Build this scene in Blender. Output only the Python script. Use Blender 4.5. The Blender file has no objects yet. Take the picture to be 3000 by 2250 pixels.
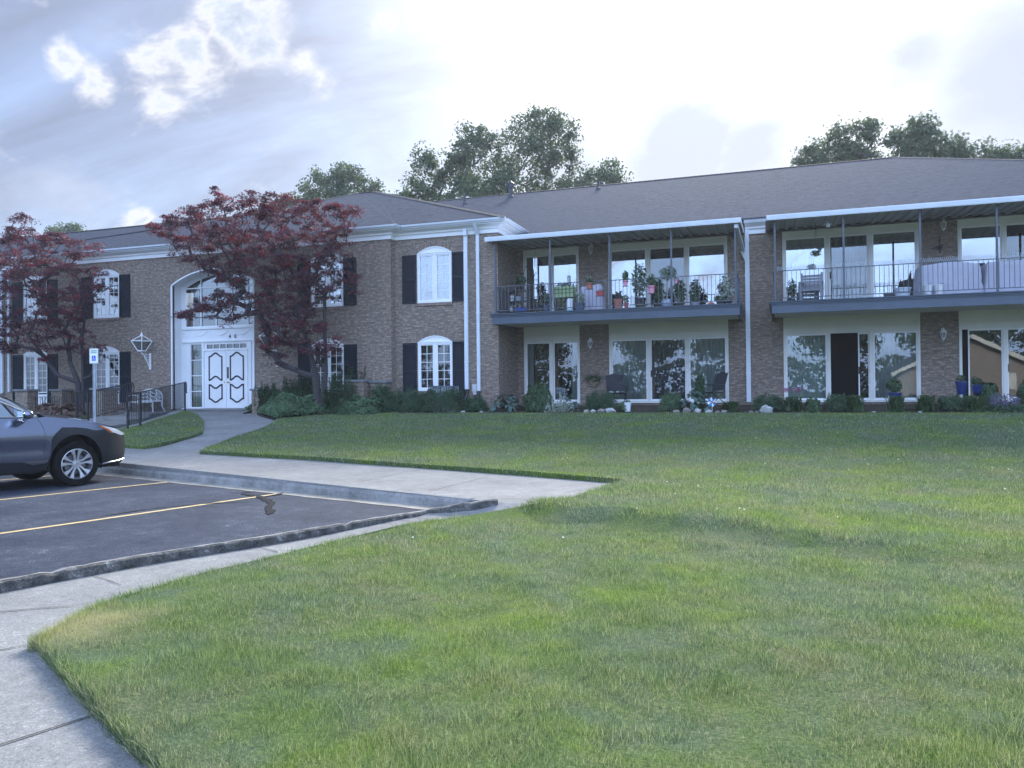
import bpy, math, random
import numpy as np
from mathutils import Vector, Matrix
from mathutils.geometry import delaunay_2d_cdt

C = bpy.context.scene.collection
sc = bpy.context.scene
rad = math.radians
# ------------------------------------------------------------------ camera
YAW, PIT, ROL, FPX = rad(18.655), rad(.494), rad(-.562), 2254.0
fwd = np.array([-math.sin(YAW)*math.cos(PIT), math.cos(YAW)*math.cos(PIT), math.sin(PIT)])
_r = np.array([math.cos(YAW), math.sin(YAW), 0]); _u = np.cross(_r, fwd)
rgt = _r*math.cos(ROL)+_u*math.sin(ROL); upv = -_r*math.sin(ROL)+_u*math.cos(ROL)
cam = bpy.data.cameras.new('camera'); co = bpy.data.objects.new('camera', cam); C.objects.link(co)
cam.sensor_width = 36; cam.lens = FPX/3000*36; cam.clip_end = 3000; cam.clip_start = .05
co.matrix_world = Matrix(((rgt[0], upv[0], -fwd[0], 0), (rgt[1], upv[1], -fwd[1], 0), (rgt[2], upv[2], -fwd[2], 0), (0, 0, 0, 1)))
sc.camera = co
def ray(x, y): return fwd+rgt*(x-1500)/FPX+upv*(1125-y)/FPX
def at(x, y, Y):                     # a point of the photograph (3000 x 2250) on the vertical plane y = Y
    d = ray(x, y); p = d*(Y/d[1]); return Vector(p)
def atz(x, y, z):
    d = ray(x, y); return Vector(d*(z/d[2]))

# ------------------------------------------------------------------ light
SUN = Vector(ray(2120, -360)).normalized()
EL = math.asin(SUN.z); AZ = math.atan2(SUN.x, SUN.y)
sc.view_settings.view_transform = 'Standard'; sc.view_settings.look = 'None'
sc.view_settings.exposure = 1.36; sc.view_settings.gamma = 1
W = bpy.data.worlds.new('World'); sc.world = W; W.use_nodes = True
def N(nt, typ, **kw):
    n = nt.nodes.new(typ)
    for k, v in kw.items():
        if k == 'i':
            for a, b in v.items(): n.inputs[a].default_value = b
        else: setattr(n, k, v)
    return n
def L(nt, a, b): nt.links.new(a, b)
def M_(nt, op, a, b=None, c=None, clamp=False):
    n = nt.nodes.new('ShaderNodeMath'); n.operation = op; n.use_clamp = clamp
    for i, v in enumerate((a, b, c)):
        if v is None: continue
        if isinstance(v, (int, float)): n.inputs[i].default_value = v
        else: nt.links.new(v, n.inputs[i])
    return n.outputs[0]
def MIX(nt, f, a, b, bt='MIX'):
    n = nt.nodes.new('ShaderNodeMix'); n.data_type = 'RGBA'; n.blend_type = bt
    for s, v in ((n.inputs[0], f), (n.inputs[6], a), (n.inputs[7], b)):
        if isinstance(v, (int, float)): s.default_value = v
        elif isinstance(v, tuple): s.default_value = (*v, 1) if len(v) == 3 else v
        else: nt.links.new(v, s)
    return n.outputs[2]
def RAMP(nt, f, pts):
    n = nt.nodes.new('ShaderNodeValToRGB'); nt.links.new(f, n.inputs[0])
    e = n.color_ramp.elements
    while len(e) < len(pts): e.new(.5)
    for k, (p, c) in enumerate(pts):
        e[k].position = p; e[k].color = (*c, 1) if isinstance(c, tuple) else (c, c, c, 1)
    return n.outputs[0]
wt = W.node_tree; wt.nodes.clear()
BG = .12; S1 = 1/BG
sky = N(wt, 'ShaderNodeTexSky', sky_type='NISHITA', sun_disc=False, sun_elevation=EL, sun_rotation=AZ, altitude=200, air_density=1.0, dust_density=1.0, ozone_density=2.0)
tc = N(wt, 'ShaderNodeTexCoord'); D = tc.outputs['Generated']
sep = N(wt, 'ShaderNodeSeparateXYZ'); L(wt, D, sep.inputs[0])
zz = M_(wt, 'ADD', M_(wt, 'MAXIMUM', sep.outputs[2], 0.0), .22)
px_, py_ = M_(wt, 'DIVIDE', sep.outputs[0], zz), M_(wt, 'DIVIDE', sep.outputs[1], zz)
cb = N(wt, 'ShaderNodeCombineXYZ'); L(wt, px_, cb.inputs[0]); L(wt, py_, cb.inputs[1])
def dotd(v):
    n = N(wt, 'ShaderNodeVectorMath', operation='DOT_PRODUCT'); L(wt, D, n.inputs[0]); n.inputs[1].default_value = tuple(Vector(v).normalized()); return n.outputs['Value']
def noise(nt, vec, scale, detail=6, rough=.55, dist=0.0, mapping=None):
    if mapping:
        m = N(nt, 'ShaderNodeMapping'); L(nt, vec, m.inputs[0])
        for k, v in mapping.items(): m.inputs[k].default_value = v
        vec = m.outputs[0]
    n = N(nt, 'ShaderNodeTexNoise', i={'Scale': scale, 'Detail': detail, 'Roughness': rough, 'Distortion': dist}); L(nt, vec, n.inputs['Vector']); return n.outputs['Fac']
sd = M_(wt, 'MAXIMUM', dotd(ray(2120, -60)), 0)
glow_wide = M_(wt, 'POWER', sd, 9.0); glow_mid = M_(wt, 'POWER', sd, 46.0); glow_core = M_(wt, 'POWER', sd, 300.0)
# thin high veil, brighter toward the sun
cir = noise(wt, cb.outputs[0], .9, 8, .6, .6, {'Rotation': (0, 0, rad(38)), 'Scale': (1, 2.6, 1)})
veil = RAMP(wt, cir, [(.34, .72), (.64, .98)])
vcol = MIX(wt, 1.0, (.122*S1, .143*S1, .205*S1), MIX(wt, glow_wide, (0, 0, 0), (.26*S1, .26*S1, .245*S1)), 'ADD')
vcol = MIX(wt, 1.0, vcol, MIX(wt, glow_mid, (0, 0, 0), (.72*S1, .71*S1, .66*S1)), 'ADD')
back = M_(wt, 'MULTIPLY', M_(wt, 'MAXIMUM', dotd((.25, -1, .35)), 0), 1.0)
skyb = MIX(wt, 1.0, sky.outputs[0], MIX(wt, back, (.02*S1, .035*S1, .10*S1), (.56*S1, 1.0*S1, 2.0*S1)), 'ADD')
c1 = MIX(wt, veil, skyb, MIX(wt, M_(wt, 'MULTIPLY', back, .75), vcol, (.84*S1, 1.16*S1, 1.85*S1)))
# broken grey cloud (back-lit: bright rims, grey-blue cores)
cum = noise(wt, cb.outputs[0], 1.7, 9, .56, .35, {'Location': (3.1, 1.7, 0), 'Rotation': (0, 0, rad(25)), 'Scale': (1, 1.5, 1)})
def lobe(px, py, sharp):
    return M_(wt, 'POWER', M_(wt, 'MAXIMUM', dotd(ray(px, py)), 0), sharp)
def mx_(*a):
    r = a[0]
    for q in a[1:]: r = M_(wt, 'MAXIMUM', r, q)
    return r
patch = mx_(lobe(690, 70, 1400), lobe(790, 130, 1300), lobe(900, 195, 1400), lobe(560, 170, 1500), M_(wt, 'MULTIPLY', lobe(450, 190, 1500), .8), lobe(205, 195, 3500), lobe(265, 235, 3500), M_(wt, 'MULTIPLY', lobe(470, 300, 4000), .8), M_(wt, 'MULTIPLY', lobe(410, 640, 5000), .62), M_(wt, 'MULTIPLY', lobe(650, 10, 1500), .8), M_(wt, 'MULTIPLY', lobe(1130, 30, 2500), .7))
DM = N(wt, 'ShaderNodeMapping'); L(wt, D, DM.inputs[0]); DM.inputs['Rotation'].default_value = (0, rad(24), 0)
cn = noise(wt, DM.outputs[0], 8.5, 12, .60, .35, {'Location': (.35, .2, .1), 'Scale': (1, 1, 2.1)})
cn2 = noise(wt, DM.outputs[0], 30.0, 10, .62, .3, {'Scale': (1, 1, 1.7)})
cd = M_(wt, 'ADD', M_(wt, 'MULTIPLY', patch, .31), M_(wt, 'ADD', M_(wt, 'MULTIPLY', cn, .86), M_(wt, 'MULTIPLY', cn2, .34)))
calpha = RAMP(wt, cd, [(.67, 0.0), (.76, .40), (.86, .95)])
ccol = RAMP(wt, cd, [(.70, (.34, .36, .42)), (.82, (.42, .42, .435)), (.90, (.31, .34, .395)), (1.0, (.215, .25, .315))])
ccol = MIX(wt, 1.0, ccol, (S1, S1, S1), 'MULTIPLY')
c2 = MIX(wt, calpha, c1, ccol)
gpatch = M_(wt, 'MAXIMUM', M_(wt, 'MAXIMUM', lobe(1980, 430, 220), lobe(2990, 260, 200)), mx_(M_(wt, 'MULTIPLY', lobe(2200, 470, 250), .8), M_(wt, 'MULTIPLY', lobe(2680, 170, 900), .8), mx_(M_(wt, 'MULTIPLY', lobe(1700, 520, 160), .75), M_(wt, 'MULTIPLY', lobe(2350, 600, 200), .6))))
gd = M_(wt, 'ADD', M_(wt, 'MULTIPLY', gpatch, .42), M_(wt, 'MULTIPLY', noise(wt, D, 5.0, 7, .55, .3, {'Location': (1.3, .2, .7), 'Scale': (1, 1, 1.8)}), .62))
galpha = RAMP(wt, gd, [(.34, 0.0), (.46, .55), (.66, .95)])
c3 = MIX(wt, galpha, c2, (.285*S1, .31*S1, .375*S1))
low = M_(wt, 'LESS_THAN', sep.outputs[2], -.02)
c4 = MIX(wt, low, c3, (.10*S1, .12*S1, .12*S1))
bgn = N(wt, 'ShaderNodeBackground', i={'Strength': BG}); L(wt, c4, bgn.inputs[0])
wo = N(wt, 'ShaderNodeOutputWorld'); L(wt, bgn.outputs[0], wo.inputs[0])
sl = bpy.data.lights.new('sun', 'SUN'); sl.energy = 3.2; sl.angle = rad(17); sl.color = (1, .955, .88)
so = bpy.data.objects.new('sun', sl); C.objects.link(so); so.rotation_euler = SUN.to_track_quat('Z', 'Y').to_euler()

# ------------------------------------------------------------------ tags and mesh helpers
def tag(o, label=None, cat=None, group=None, kind=None):
    if label: o['label'] = label
    if cat: o['category'] = cat
    if group: o['group'] = group
    if kind: o['kind'] = kind
    return o
def thing(name, label, cat, loc=(0, 0, 0), rz=0, group=None):
    o = bpy.data.objects.new(name, None); C.objects.link(o); o.location = loc; o.rotation_euler = (0, 0, rz); o.empty_display_size = .1
    return tag(o, label, cat, group)
def link(name, me, parent=None):
    o = bpy.data.objects.new(name, me); C.objects.link(o)
    if parent is not None: o.parent = parent
    return o
def dup(root, loc=None, rz=None, label=None, group=None):
    def cp(o, par):
        c = o.copy(); C.objects.link(c)
        if par is not None: c.parent = par
        for ch in [q for q in ALLCH.get(o.name, [])]: cp(ch, c)
        return c
    ALLCH = {}
    for q in bpy.data.objects:
        if q.parent: ALLCH.setdefault(q.parent.name, []).append(q)
    r = cp(root, None)
    if loc is not None: r.location = loc
    if rz is not None: r.rotation_euler = (0, 0, rz)
    if label: r['label'] = label
    if group: r['group'] = group
    return r
class MB:
    def __init__(s): s.v = []; s.f = []; s.m = []; s.k = 0
    def add(s, vs, fs):
        b = len(s.v); s.v += [tuple(v) for v in vs]
        for f in fs: s.f.append(tuple(b+i for i in f)); s.m.append(s.k)
        return s
    def box(s, x0, x1, y0, y1, z0, z1):
        return s.add([(x0, y0, z0), (x1, y0, z0), (x1, y1, z0), (x0, y1, z0), (x0, y0, z1), (x1, y0, z1), (x1, y1, z1), (x0, y1, z1)],
                     [(0, 3, 2, 1), (4, 5, 6, 7), (0, 1, 5, 4), (1, 2, 6, 5), (2, 3, 7, 6), (3, 0, 4, 7)])
    def bar(s, p, q, w, h=None, up=(0, 0, 1)):
        p, q = Vector(p), Vector(q); h = h or w; d = (q-p)
        if d.length < 1e-6: return s
        d.normalize(); u = Vector(up)
        if abs(d.dot(u)) > .95: u = Vector((0, 1, 0))
        a = d.cross(u).normalized(); b = a.cross(d).normalized()
        vs = [e+a*sx*w/2+b*sy*h/2 for e in (p, q) for sx, sy in ((-1, -1), (1, -1), (1, 1), (-1, 1))]
        return s.add(vs, [(0, 3, 2, 1), (4, 5, 6, 7), (0, 1, 5, 4), (1, 2, 6, 5), (2, 3, 7, 6), (3, 0, 4, 7)])
    def tube(s, pts, r, n=8, cap=True):
        pts = [Vector(p) for p in pts]; m = len(pts)
        rs = r if isinstance(r, (list, tuple)) else [r]*m
        pa = None; vs = []
        for i, p in enumerate(pts):
            d = (pts[min(i+1, m-1)]-pts[max(i-1, 0)])
            d = d.normalized() if d.length > 1e-9 else Vector((0, 0, 1))
            if pa is None: a = d.orthogonal().normalized()
            else: a = (pa-d*pa.dot(d)); a = a.normalized() if a.length > 1e-6 else d.orthogonal().normalized()
            pa = a; b = d.cross(a)
            for k in range(n):
                t = 2*math.pi*k/n; vs.append(p+(a*math.cos(t)+b*math.sin(t))*rs[i])
        fs = [(i*n+k, i*n+(k+1) % n, (i+1)*n+(k+1) % n, (i+1)*n+k) for i in range(m-1) for k in range(n)]
        if cap: fs += [tuple(range(n-1, -1, -1)), tuple(range((m-1)*n, m*n))]
        return s.add(vs, fs)
    def lathe(s, prof, c=(0, 0, 0), n=16, sq=False):
        vs = []; cx, cy, cz = c
        for r, z in prof:
            for k in range(n):
                t = 2*math.pi*(k+(.5 if sq else 0))/n; vs.append((cx+r*math.cos(t), cy+r*math.sin(t), cz+z))
        m = len(prof)
        fs = [(i*n+k, i*n+(k+1) % n, (i+1)*n+(k+1) % n, (i+1)*n+k) for i in range(m-1) for k in range(n)]
        fs += [tuple(range(n-1, -1, -1)), tuple(range((m-1)*n, m*n))]
        return s.add(vs, fs)
    def prism(s, poly, f0, f1):      # poly of 2D points, f0/f1 map them to the two faces
        n = len(poly); vs = [f0(*p) for p in poly]+[f1(*p) for p in poly]
        fs = [tuple(range(n-1, -1, -1)), tuple(range(n, 2*n))]+[(i, (i+1) % n, n+(i+1) % n, n+i) for i in range(n)]
        return s.add(vs, fs)
    def build(s, name, mat, parent=None, smooth=False, bevel=0):
        me = bpy.data.meshes.new(name); me.from_pydata(s.v, [], s.f)
        for m in (mat if isinstance(mat, (list, tuple)) else [mat]): me.materials.append(m)
        if s.k or any(s.m): me.polygons.foreach_set('material_index', s.m)
        me.update()
        o = link(name, me, parent)
        if smooth:
            me.polygons.foreach_set('use_smooth', [True]*len(s.f))
            me.set_sharp_from_angle(angle=rad(38))
        if bevel:
            b = o.modifiers.new('bevel', 'BEVEL'); b.width = bevel; b.segments = 2; b.limit_method = 'ANGLE'
        return o
def npmesh(name, v, f, mat, parent=None, smooth=False):
    v = np.ascontiguousarray(v, dtype=np.float32); f = np.ascontiguousarray(f, dtype=np.int32); k = f.shape[1]
    me = bpy.data.meshes.new(name); me.vertices.add(len(v)); me.vertices.foreach_set('co', v.ravel())
    me.loops.add(f.size); me.loops.foreach_set('vertex_index', f.ravel())
    me.polygons.add(len(f)); me.polygons.foreach_set('loop_start', np.arange(0, f.size, k, dtype=np.int32))
    me.polygons.foreach_set('loop_total', np.full(len(f), k, dtype=np.int32))
    me.update(calc_edges=True); me.materials.append(mat)
    if smooth: me.polygons.foreach_set('use_smooth', np.ones(len(f), dtype=bool))
    return link(name, me, parent)
def inpoly(P, poly):
    P = np.asarray(P, float); poly = np.asarray(poly, float)
    x, y = P[:, 0], P[:, 1]; r = np.zeros(len(P), bool); n = len(poly)
    for i in range(n):
        x1, y1 = poly[i]; x2, y2 = poly[(i+1) % n]
        if y1 == y2: continue
        c = ((y1 > y) != (y2 > y)) & (x < (x2-x1)*(y-y1)/(y2-y1)+x1); r ^= c
    return r
def cdt(outer, holes=(), step=None, grade=None):
    pts = []; ed = []
    def ring(r):
        b = len(pts); n = len(r)
        for i in range(n): pts.append(Vector(r[i][:2])); ed.append((b+i, b+(i+1) % n))
    ring(outer)
    for h in holes: ring(h)
    if step:
        a = np.asarray([p[:2] for p in outer]); lo, hi = a.min(0), a.max(0)
        gx, gy = np.meshgrid(np.arange(lo[0]+step/2, hi[0], step), np.arange(lo[1]+step/2, hi[1], step)); g = np.stack([gx.ravel(), gy.ravel()], 1)
        k = inpoly(g, a)
        for h in holes: k &= ~inpoly(g, np.asarray([p[:2] for p in h]))
        pts += [Vector(p) for p in g[k]]
    vo, eo, fo, *_ = delaunay_2d_cdt(pts, ed, [], 0, 1e-5)
    vv = np.array([(p[0], p[1]) for p in vo]); ff = np.array([f for f in fo if len(f) == 3])
    cen = vv[ff].mean(1); k = inpoly(cen, np.asarray([p[:2] for p in outer]))
    for h in holes: k &= ~inpoly(cen, np.asarray([p[:2] for p in h]))
    return vv, ff[k]

# ------------------------------------------------------------------ materials
MATS = {}
def mat(name, col=(.5, .5, .5), rough=.6, metal=0, spec=.5, var=0.0, vscale=3, bump=0.0, bscale=40, coat=0, emit=None, dirt=None):
    if name in MATS: return MATS[name]
    m = bpy.data.materials.new(name); m.use_nodes = True; nt = m.node_tree; b = nt.nodes['Principled BSDF']
    b.inputs['Base Color'].default_value = (*col, 1); b.inputs['Roughness'].default_value = rough; b.inputs['Metallic'].default_value = metal
    b.inputs['Specular IOR Level'].default_value = spec; b.inputs['Coat Weight'].default_value = coat
    g = N(nt, 'ShaderNodeNewGeometry')
    if var:
        f = noise(nt, g.outputs['Position'], vscale, 6, .6)
        c = RAMP(nt, f, [(.3, tuple(max(0, x*(1-var)) for x in col)), (.7, tuple(min(1, x*(1+var)) for x in col))])
        if dirt:
            f2 = noise(nt, g.outputs['Position'], vscale*2.7, 8, .7)
            c = MIX(nt, RAMP(nt, f2, [(.52, 0.0), (.72, .8)]), c, dirt)
        L(nt, c, b.inputs['Base Color'])
    if bump:
        bn = N(nt, 'ShaderNodeBump', i={'Strength': bump, 'Distance': .01}); L(nt, noise(nt, g.outputs['Position'], bscale, 5, .6), bn.inputs['Height']); L(nt, bn.outputs[0], b.inputs['Normal'])
    if emit: b.inputs['Emission Color'].default_value = (*emit[0], 1); b.inputs['Emission Strength'].default_value = emit[1]
    MATS[name] = m; return m
def brick_mat(name, c1, c2, mortar, bw=.21, bh=.0677, rot=False):
    m = bpy.data.materials.new(name); m.use_nodes = True; nt = m.node_tree; b = nt.nodes['Principled BSDF']
    g = N(nt, 'ShaderNodeNewGeometry'); s = N(nt, 'ShaderNodeSeparateXYZ'); L(nt, g.outputs['Position'], s.inputs[0])
    u = M_(nt, 'ADD', s.outputs[0], s.outputs[1]); cbn = N(nt, 'ShaderNodeCombineXYZ')
    L(nt, u, cbn.inputs[0 if not rot else 1]); L(nt, s.outputs[2], cbn.inputs[1 if not rot else 0])
    wob = noise(nt, g.outputs['Position'], 9, 3, .5)
    vz = N(nt, 'ShaderNodeVectorMath', operation='ADD'); L(nt, cbn.outputs[0], vz.inputs[0])
    wv = N(nt, 'ShaderNodeCombineXYZ'); L(nt, M_(nt, 'MULTIPLY', M_(nt, 'SUBTRACT', wob, .5), .018), wv.inputs[1]); L(nt, wv.outputs[0], vz.inputs[1])
    br = N(nt, 'ShaderNodeTexBrick', i={'Scale': 1, 'Mortar Size': .0055, 'Mortar Smooth': .3, 'Bias': 0, 'Brick Width': bw, 'Row Height': bh})
    br.inputs['Color1'].default_value = (*c1, 1); br.inputs['Color2'].default_value = (*c2, 1); br.inputs['Mortar'].default_value = (*mortar, 1); L(nt, vz.outputs[0], br.inputs['Vector'])
    # a second, brick-sized variation: some pale, some near black
    fl = N(nt, 'ShaderNodeTexBrick', i={'Scale': 1, 'Mortar Size': 0, 'Bias': -.35, 'Brick Width': bw, 'Row Height': bh, 'Mortar Smooth': 0}); L(nt, vz.outputs[0], fl.inputs['Vector'])
    fl.offset = br.offset
    fl.inputs['Color1'].default_value = (0, 0, 0, 1); fl.inputs['Color2'].default_value = (1, 1, 1, 1)
    n1 = noise(nt, cbn.outputs[0], 1, 4, .7, 0, {'Scale': (6.5, 14.7, 1)})
    c = MIX(nt, RAMP(nt, n1, [(.50, 0.0), (.60, .72)]), br.outputs['Color'], tuple(min(1, x*1.8) for x in c1))
    n2 = noise(nt, cbn.outputs[0], 1, 4, .7, 0, {'Location': (7, 3, 0), 'Scale': (5.1, 14.7, 1)})
    c = MIX(nt, RAMP(nt, n2, [(.56, 0.0), (.66, .7)]), c, tuple(x*.45 for x in c2))
    c = MIX(nt, RAMP(nt, noise(nt, g.outputs['Position'], .5, 5, .6), [(.35, 0.0), (.75, .35)]), c, tuple(x*.6 for x in c2))
    c = MIX(nt, br.outputs['Fac'], c, mortar)
    L(nt, c, b.inputs['Base Color']); b.inputs['Roughness'].default_value = .9; b.inputs['Specular IOR Level'].default_value = .2
    bn = N(nt, 'ShaderNodeBump', i={'Strength': .9, 'Distance': .012}); L(nt, M_(nt, 'SUBTRACT', M_(nt, 'MULTIPLY', n1, .5), br.outputs['Fac']), bn.inputs['Height']); L(nt, bn.outputs[0], b.inputs['Normal'])
    return m
BRICK = brick_mat('brick', (.275, .212, .170), (.185, .145, .118), (.20, .178, .155))
BRICKV = brick_mat('soldier_brick', (.30, .225, .185), (.20, .15, .13), (.13, .11, .10), bw=.30, bh=.0677, rot=True)
def shingle_mat():
    m = bpy.data.materials.new('shingle'); m.use_nodes = True; nt = m.node_tree; b = nt.nodes['Principled BSDF']
    g = N(nt, 'ShaderNodeNewGeometry'); s = N(nt, 'ShaderNodeSeparateXYZ'); L(nt, g.outputs['Position'], s.inputs[0])
    sn = N(nt, 'ShaderNodeSeparateXYZ'); L(nt, g.outputs['True Normal'], sn.inputs[0])
    side = M_(nt, 'GREATER_THAN', M_(nt, 'ABSOLUTE', sn.outputs[0]), M_(nt, 'ABSOLUTE', sn.outputs[1]))
    mu = N(nt, 'ShaderNodeMix', data_type='FLOAT'); L(nt, side, mu.inputs[0]); L(nt, s.outputs[0], mu.inputs[2]); L(nt, s.outputs[1], mu.inputs[3])
    cbn = N(nt, 'ShaderNodeCombineXYZ'); L(nt, mu.outputs[0], cbn.inputs[0]); L(nt, s.outputs[2], cbn.inputs[1])
    br = N(nt, 'ShaderNodeTexBrick', i={'Scale': 1, 'Mortar Size': .0045, 'Mortar Smooth': .1, 'Bias': 0, 'Brick Width': .26, 'Row Height': .054}); L(nt, cbn.outputs[0], br.inputs['Vector'])
    br.inputs['Color1'].default_value = (.070, .082, .106, 1); br.inputs['Color2'].default_value = (.044, .052, .070, 1); br.inputs['Mortar'].default_value = (.03, .028, .03, 1)
    n1 = noise(nt, cbn.outputs[0], 1, 5, .7, 0, {'Scale': (4.5, 18, 1)})
    c = MIX(nt, RAMP(nt, n1, [(.42, 0.0), (.68, .75)]), br.outputs['Color'], (.105, .118, .145))
    c = MIX(nt, RAMP(nt, noise(nt, cbn.outputs[0], 1, 5, .7, 0, {'Location': (5, 2, 0), 'Scale': (6, 18, 1)}), [(.5, 0.0), (.7, .7)]), c, (.055, .054, .062))
    c = MIX(nt, RAMP(nt, noise(nt, g.outputs['Position'], .35, 4, .6), [(.4, 0.0), (.7, .3)]), c, (.066, .075, .092))
    L(nt, c, b.inputs['Base Color']); b.inputs['Roughness'].default_value = 1.0; b.inputs['Specular IOR Level'].default_value = .02
    bn = N(nt, 'ShaderNodeBump', i={'Strength': .8, 'Distance': .01}); L(nt, M_(nt, 'SUBTRACT', n1, br.outputs['Fac']), bn.inputs['Height']); L(nt, bn.outputs[0], b.inputs['Normal'])
    return m
SHINGLE = shingle_mat()
WHITE = mat('white_paint', (.78, .79, .80), .45, var=.05, vscale=1.3)
TRIM = mat('cream_trim', (.68, .67, .62), .5, var=.06, vscale=1.5)
SOFFIT = mat('soffit_paint', (.62, .61, .57), .7, var=.04, vscale=.8)
GUTTER = mat('white_gutter', (.62, .66, .71), .32, var=.06, vscale=2)
SHUT = mat('dark_shutter', (.007, .012, .022), .6, spec=.2)
SLATE = mat('slate_paint', (.050, .072, .105), .5, var=.12, vscale=2)
RAIL = mat('rail_paint', (.055, .070, .095), .45)
BLACK = mat('black_iron', (.012, .013, .018), .45)
AWNU = mat('awning_metal', (.30, .32, .34), .45, metal=.2, var=.08)
def glass_mat(name, refl=.34, tint=(.95, 1, 1), rough=.0, warp=.0, ior=1.5):
    m = bpy.data.materials.new(name); m.use_nodes = True; nt = m.node_tree; nt.nodes.clear()
    o = N(nt, 'ShaderNodeOutputMaterial'); mx = N(nt, 'ShaderNodeMixShader'); t = N(nt, 'ShaderNodeBsdfTransparent', i={'Color': (.72, .78, .78, 1)})
    gl = N(nt, 'ShaderNodeBsdfGlossy', i={'Color': (*tint, 1), 'Roughness': rough})
    lw = N(nt, 'ShaderNodeFresnel', i={'IOR': ior}); f = M_(nt, 'ADD', lw.outputs[0], refl, clamp=True)
    if warp:
        g = N(nt, 'ShaderNodeNewGeometry'); bn = N(nt, 'ShaderNodeBump', i={'Strength': 1.0, 'Distance': warp}); L(nt, noise(nt, g.outputs['Position'], 1.6, 2, .5), bn.inputs['Height']); L(nt, bn.outputs[0], gl.inputs['Normal'])
    L(nt, f, mx.inputs[0]); L(nt, t.outputs[0], mx.inputs[1]); L(nt, gl.outputs[0], mx.inputs[2]); L(nt, mx.outputs[0], o.inputs[0])
    return m
GLASS = glass_mat('window_glass', .30, warp=.0005); GLASSL = glass_mat('patio_glass', .09, warp=.0005); GLASSC = glass_mat('casement_glass', .26); GLASSD = glass_mat('low_casement_glass', .08); GLASSE = glass_mat('arched_glass', .15)
CURTAIN = mat('sheer_curtain', (.27, .30, .28), .9)
BLIND = mat('vertical_blind', (.34, .40, .36), .8)
DRAPE = mat('dark_drape', (.05, .06, .08), .9)
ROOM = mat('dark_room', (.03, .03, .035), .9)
def leaf_mat(name, cols, trans=.35, scale=9, rough=.6):
    m = bpy.data.materials.new(name); m.use_nodes = True; nt = m.node_tree; nt.nodes.clear()
    o = N(nt, 'ShaderNodeOutputMaterial'); g = N(nt, 'ShaderNodeNewGeometry')
    f = noise(nt, g.outputs['Position'], scale, 3, .8)
    n = len(cols); c = RAMP(nt, f, [(.28+.44*i/(n-1), col) for i, col in enumerate(cols)])
    d = N(nt, 'ShaderNodeBsdfPrincipled', i={'Roughness': rough, 'Specular IOR Level': .25}); L(nt, c, d.inputs['Base Color'])
    t = N(nt, 'ShaderNodeBsdfTranslucent'); L(nt, MIX(nt, 1.0, c, (1.25, 1.25, .9), 'MULTIPLY'), t.inputs[0])
    mx = N(nt, 'ShaderNodeMixShader', i={0: trans}); L(nt, d.outputs[0], mx.inputs[1]); L(nt, t.outputs[0], mx.inputs[2]); L(nt, mx.outputs[0], o.inputs[0])
    return m
LEAF_MAPLE = leaf_mat('maple_leaf', [(.060, .040, .070), (.110, .036, .060), (.075, .040, .065), (.26, .030, .048), (.12, .055, .08)], .45, 2.2)
LEAF_OAK = leaf_mat('oak_leaf', [(.036, .066, .050), (.075, .115, .065), (.14, .18, .085)], .45, 1.5)
LEAF_BUSH = leaf_mat('bush_leaf', [(.030, .068, .038), (.060, .115, .055), (.11, .17, .07)], .2, 14)
LEAF_YEW = leaf_mat('yew_leaf', [(.024, .056, .036), (.046, .090, .048), (.085, .14, .06)], .15, 16)
LEAF_PALE = leaf_mat('pale_leaf', [(.05, .10, .05), (.09, .16, .08), (.14, .21, .12)], .25, 12)
LEAF_FERN = leaf_mat('feathery_leaf', [(.032, .075, .045), (.055, .11, .058), (.09, .16, .07)], .3, 12)
LEAF_HOSTA = leaf_mat('hosta_leaf', [(.055, .10, .085), (.085, .145, .12), (.12, .19, .15)], .15, 8, .45)
LEAF_LILY = leaf_mat('lily_leaf', [(.03, .065, .03), (.055, .10, .04), (.085, .14, .055)], .3, 8)
LEAF_SILVER = leaf_mat('silver_leaf', [(.20, .25, .20), (.32, .37, .31), (.42, .45, .38)], .2, 12)
LEAF_COLEUS = leaf_mat('coleus_leaf', [(.085, .05, .05), (.15, .085, .07), (.24, .18, .12)], .25, 7)
BARK = mat('bark', (.085, .075, .07), .9, var=.4, vscale=12, bump=.6, bscale=30)
BARKM = mat('maple_bark', (.035, .032, .036), .85, var=.35, vscale=14, bump=.5, bscale=30)

# ------------------------------------------------------------------ ground
HP = [(-80, -1.52), (7, -1.52), (12, -1.36), (22.2, -.76), (22.9, -.70), (23.7, -.56), (90, -.56)]
def h(Y): return float(np.interp(Y, [p[0] for p in HP], [p[1] for p in HP]))
def hv(Y): return np.interp(Y, [p[0] for p in HP], [p[1] for p in HP])
_F0 = np.array([-11.9, 11.25]); _ud = np.array([8.28, -2.41]); _ud = _ud/np.linalg.norm(_ud); _vd = np.array([-_ud[1], _ud[0]])
def hh_(x, y):                       # the walk along the far kerb stands a kerb's height above the car park
    x = np.asarray(x, float); y = np.asarray(y, float); b = hv(y); t = (x-_F0[0])*_vd[0]+(y-_F0[1])*_vd[1]
    s = np.clip(t/.45+1.0, 0, 1); s = s*s*(3-2*s)*np.clip((3.5-x)/4.5, 0, 1)
    return b+s*(np.maximum(b, -1.342)-b)
def und(x, y):                       # soft unevenness of the turf
    x = np.asarray(x, float); y = np.asarray(y, float); q = x+.35*y
    a = np.sin(q*2.1+1.3*np.sin(y*.9))*np.sin(y*3.1+.8*np.sin(x*1.3+1))+.6*np.sin(x*4.7+y*2.2+1.1)*np.sin(y*5.3-x*1.1+2*np.sin(x*.7))+.4*np.sin(x*9.1+2*np.sin(y*3))*np.sin(y*8.3+1.5*np.sin(x*2.2))
    return .017*a
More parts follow.
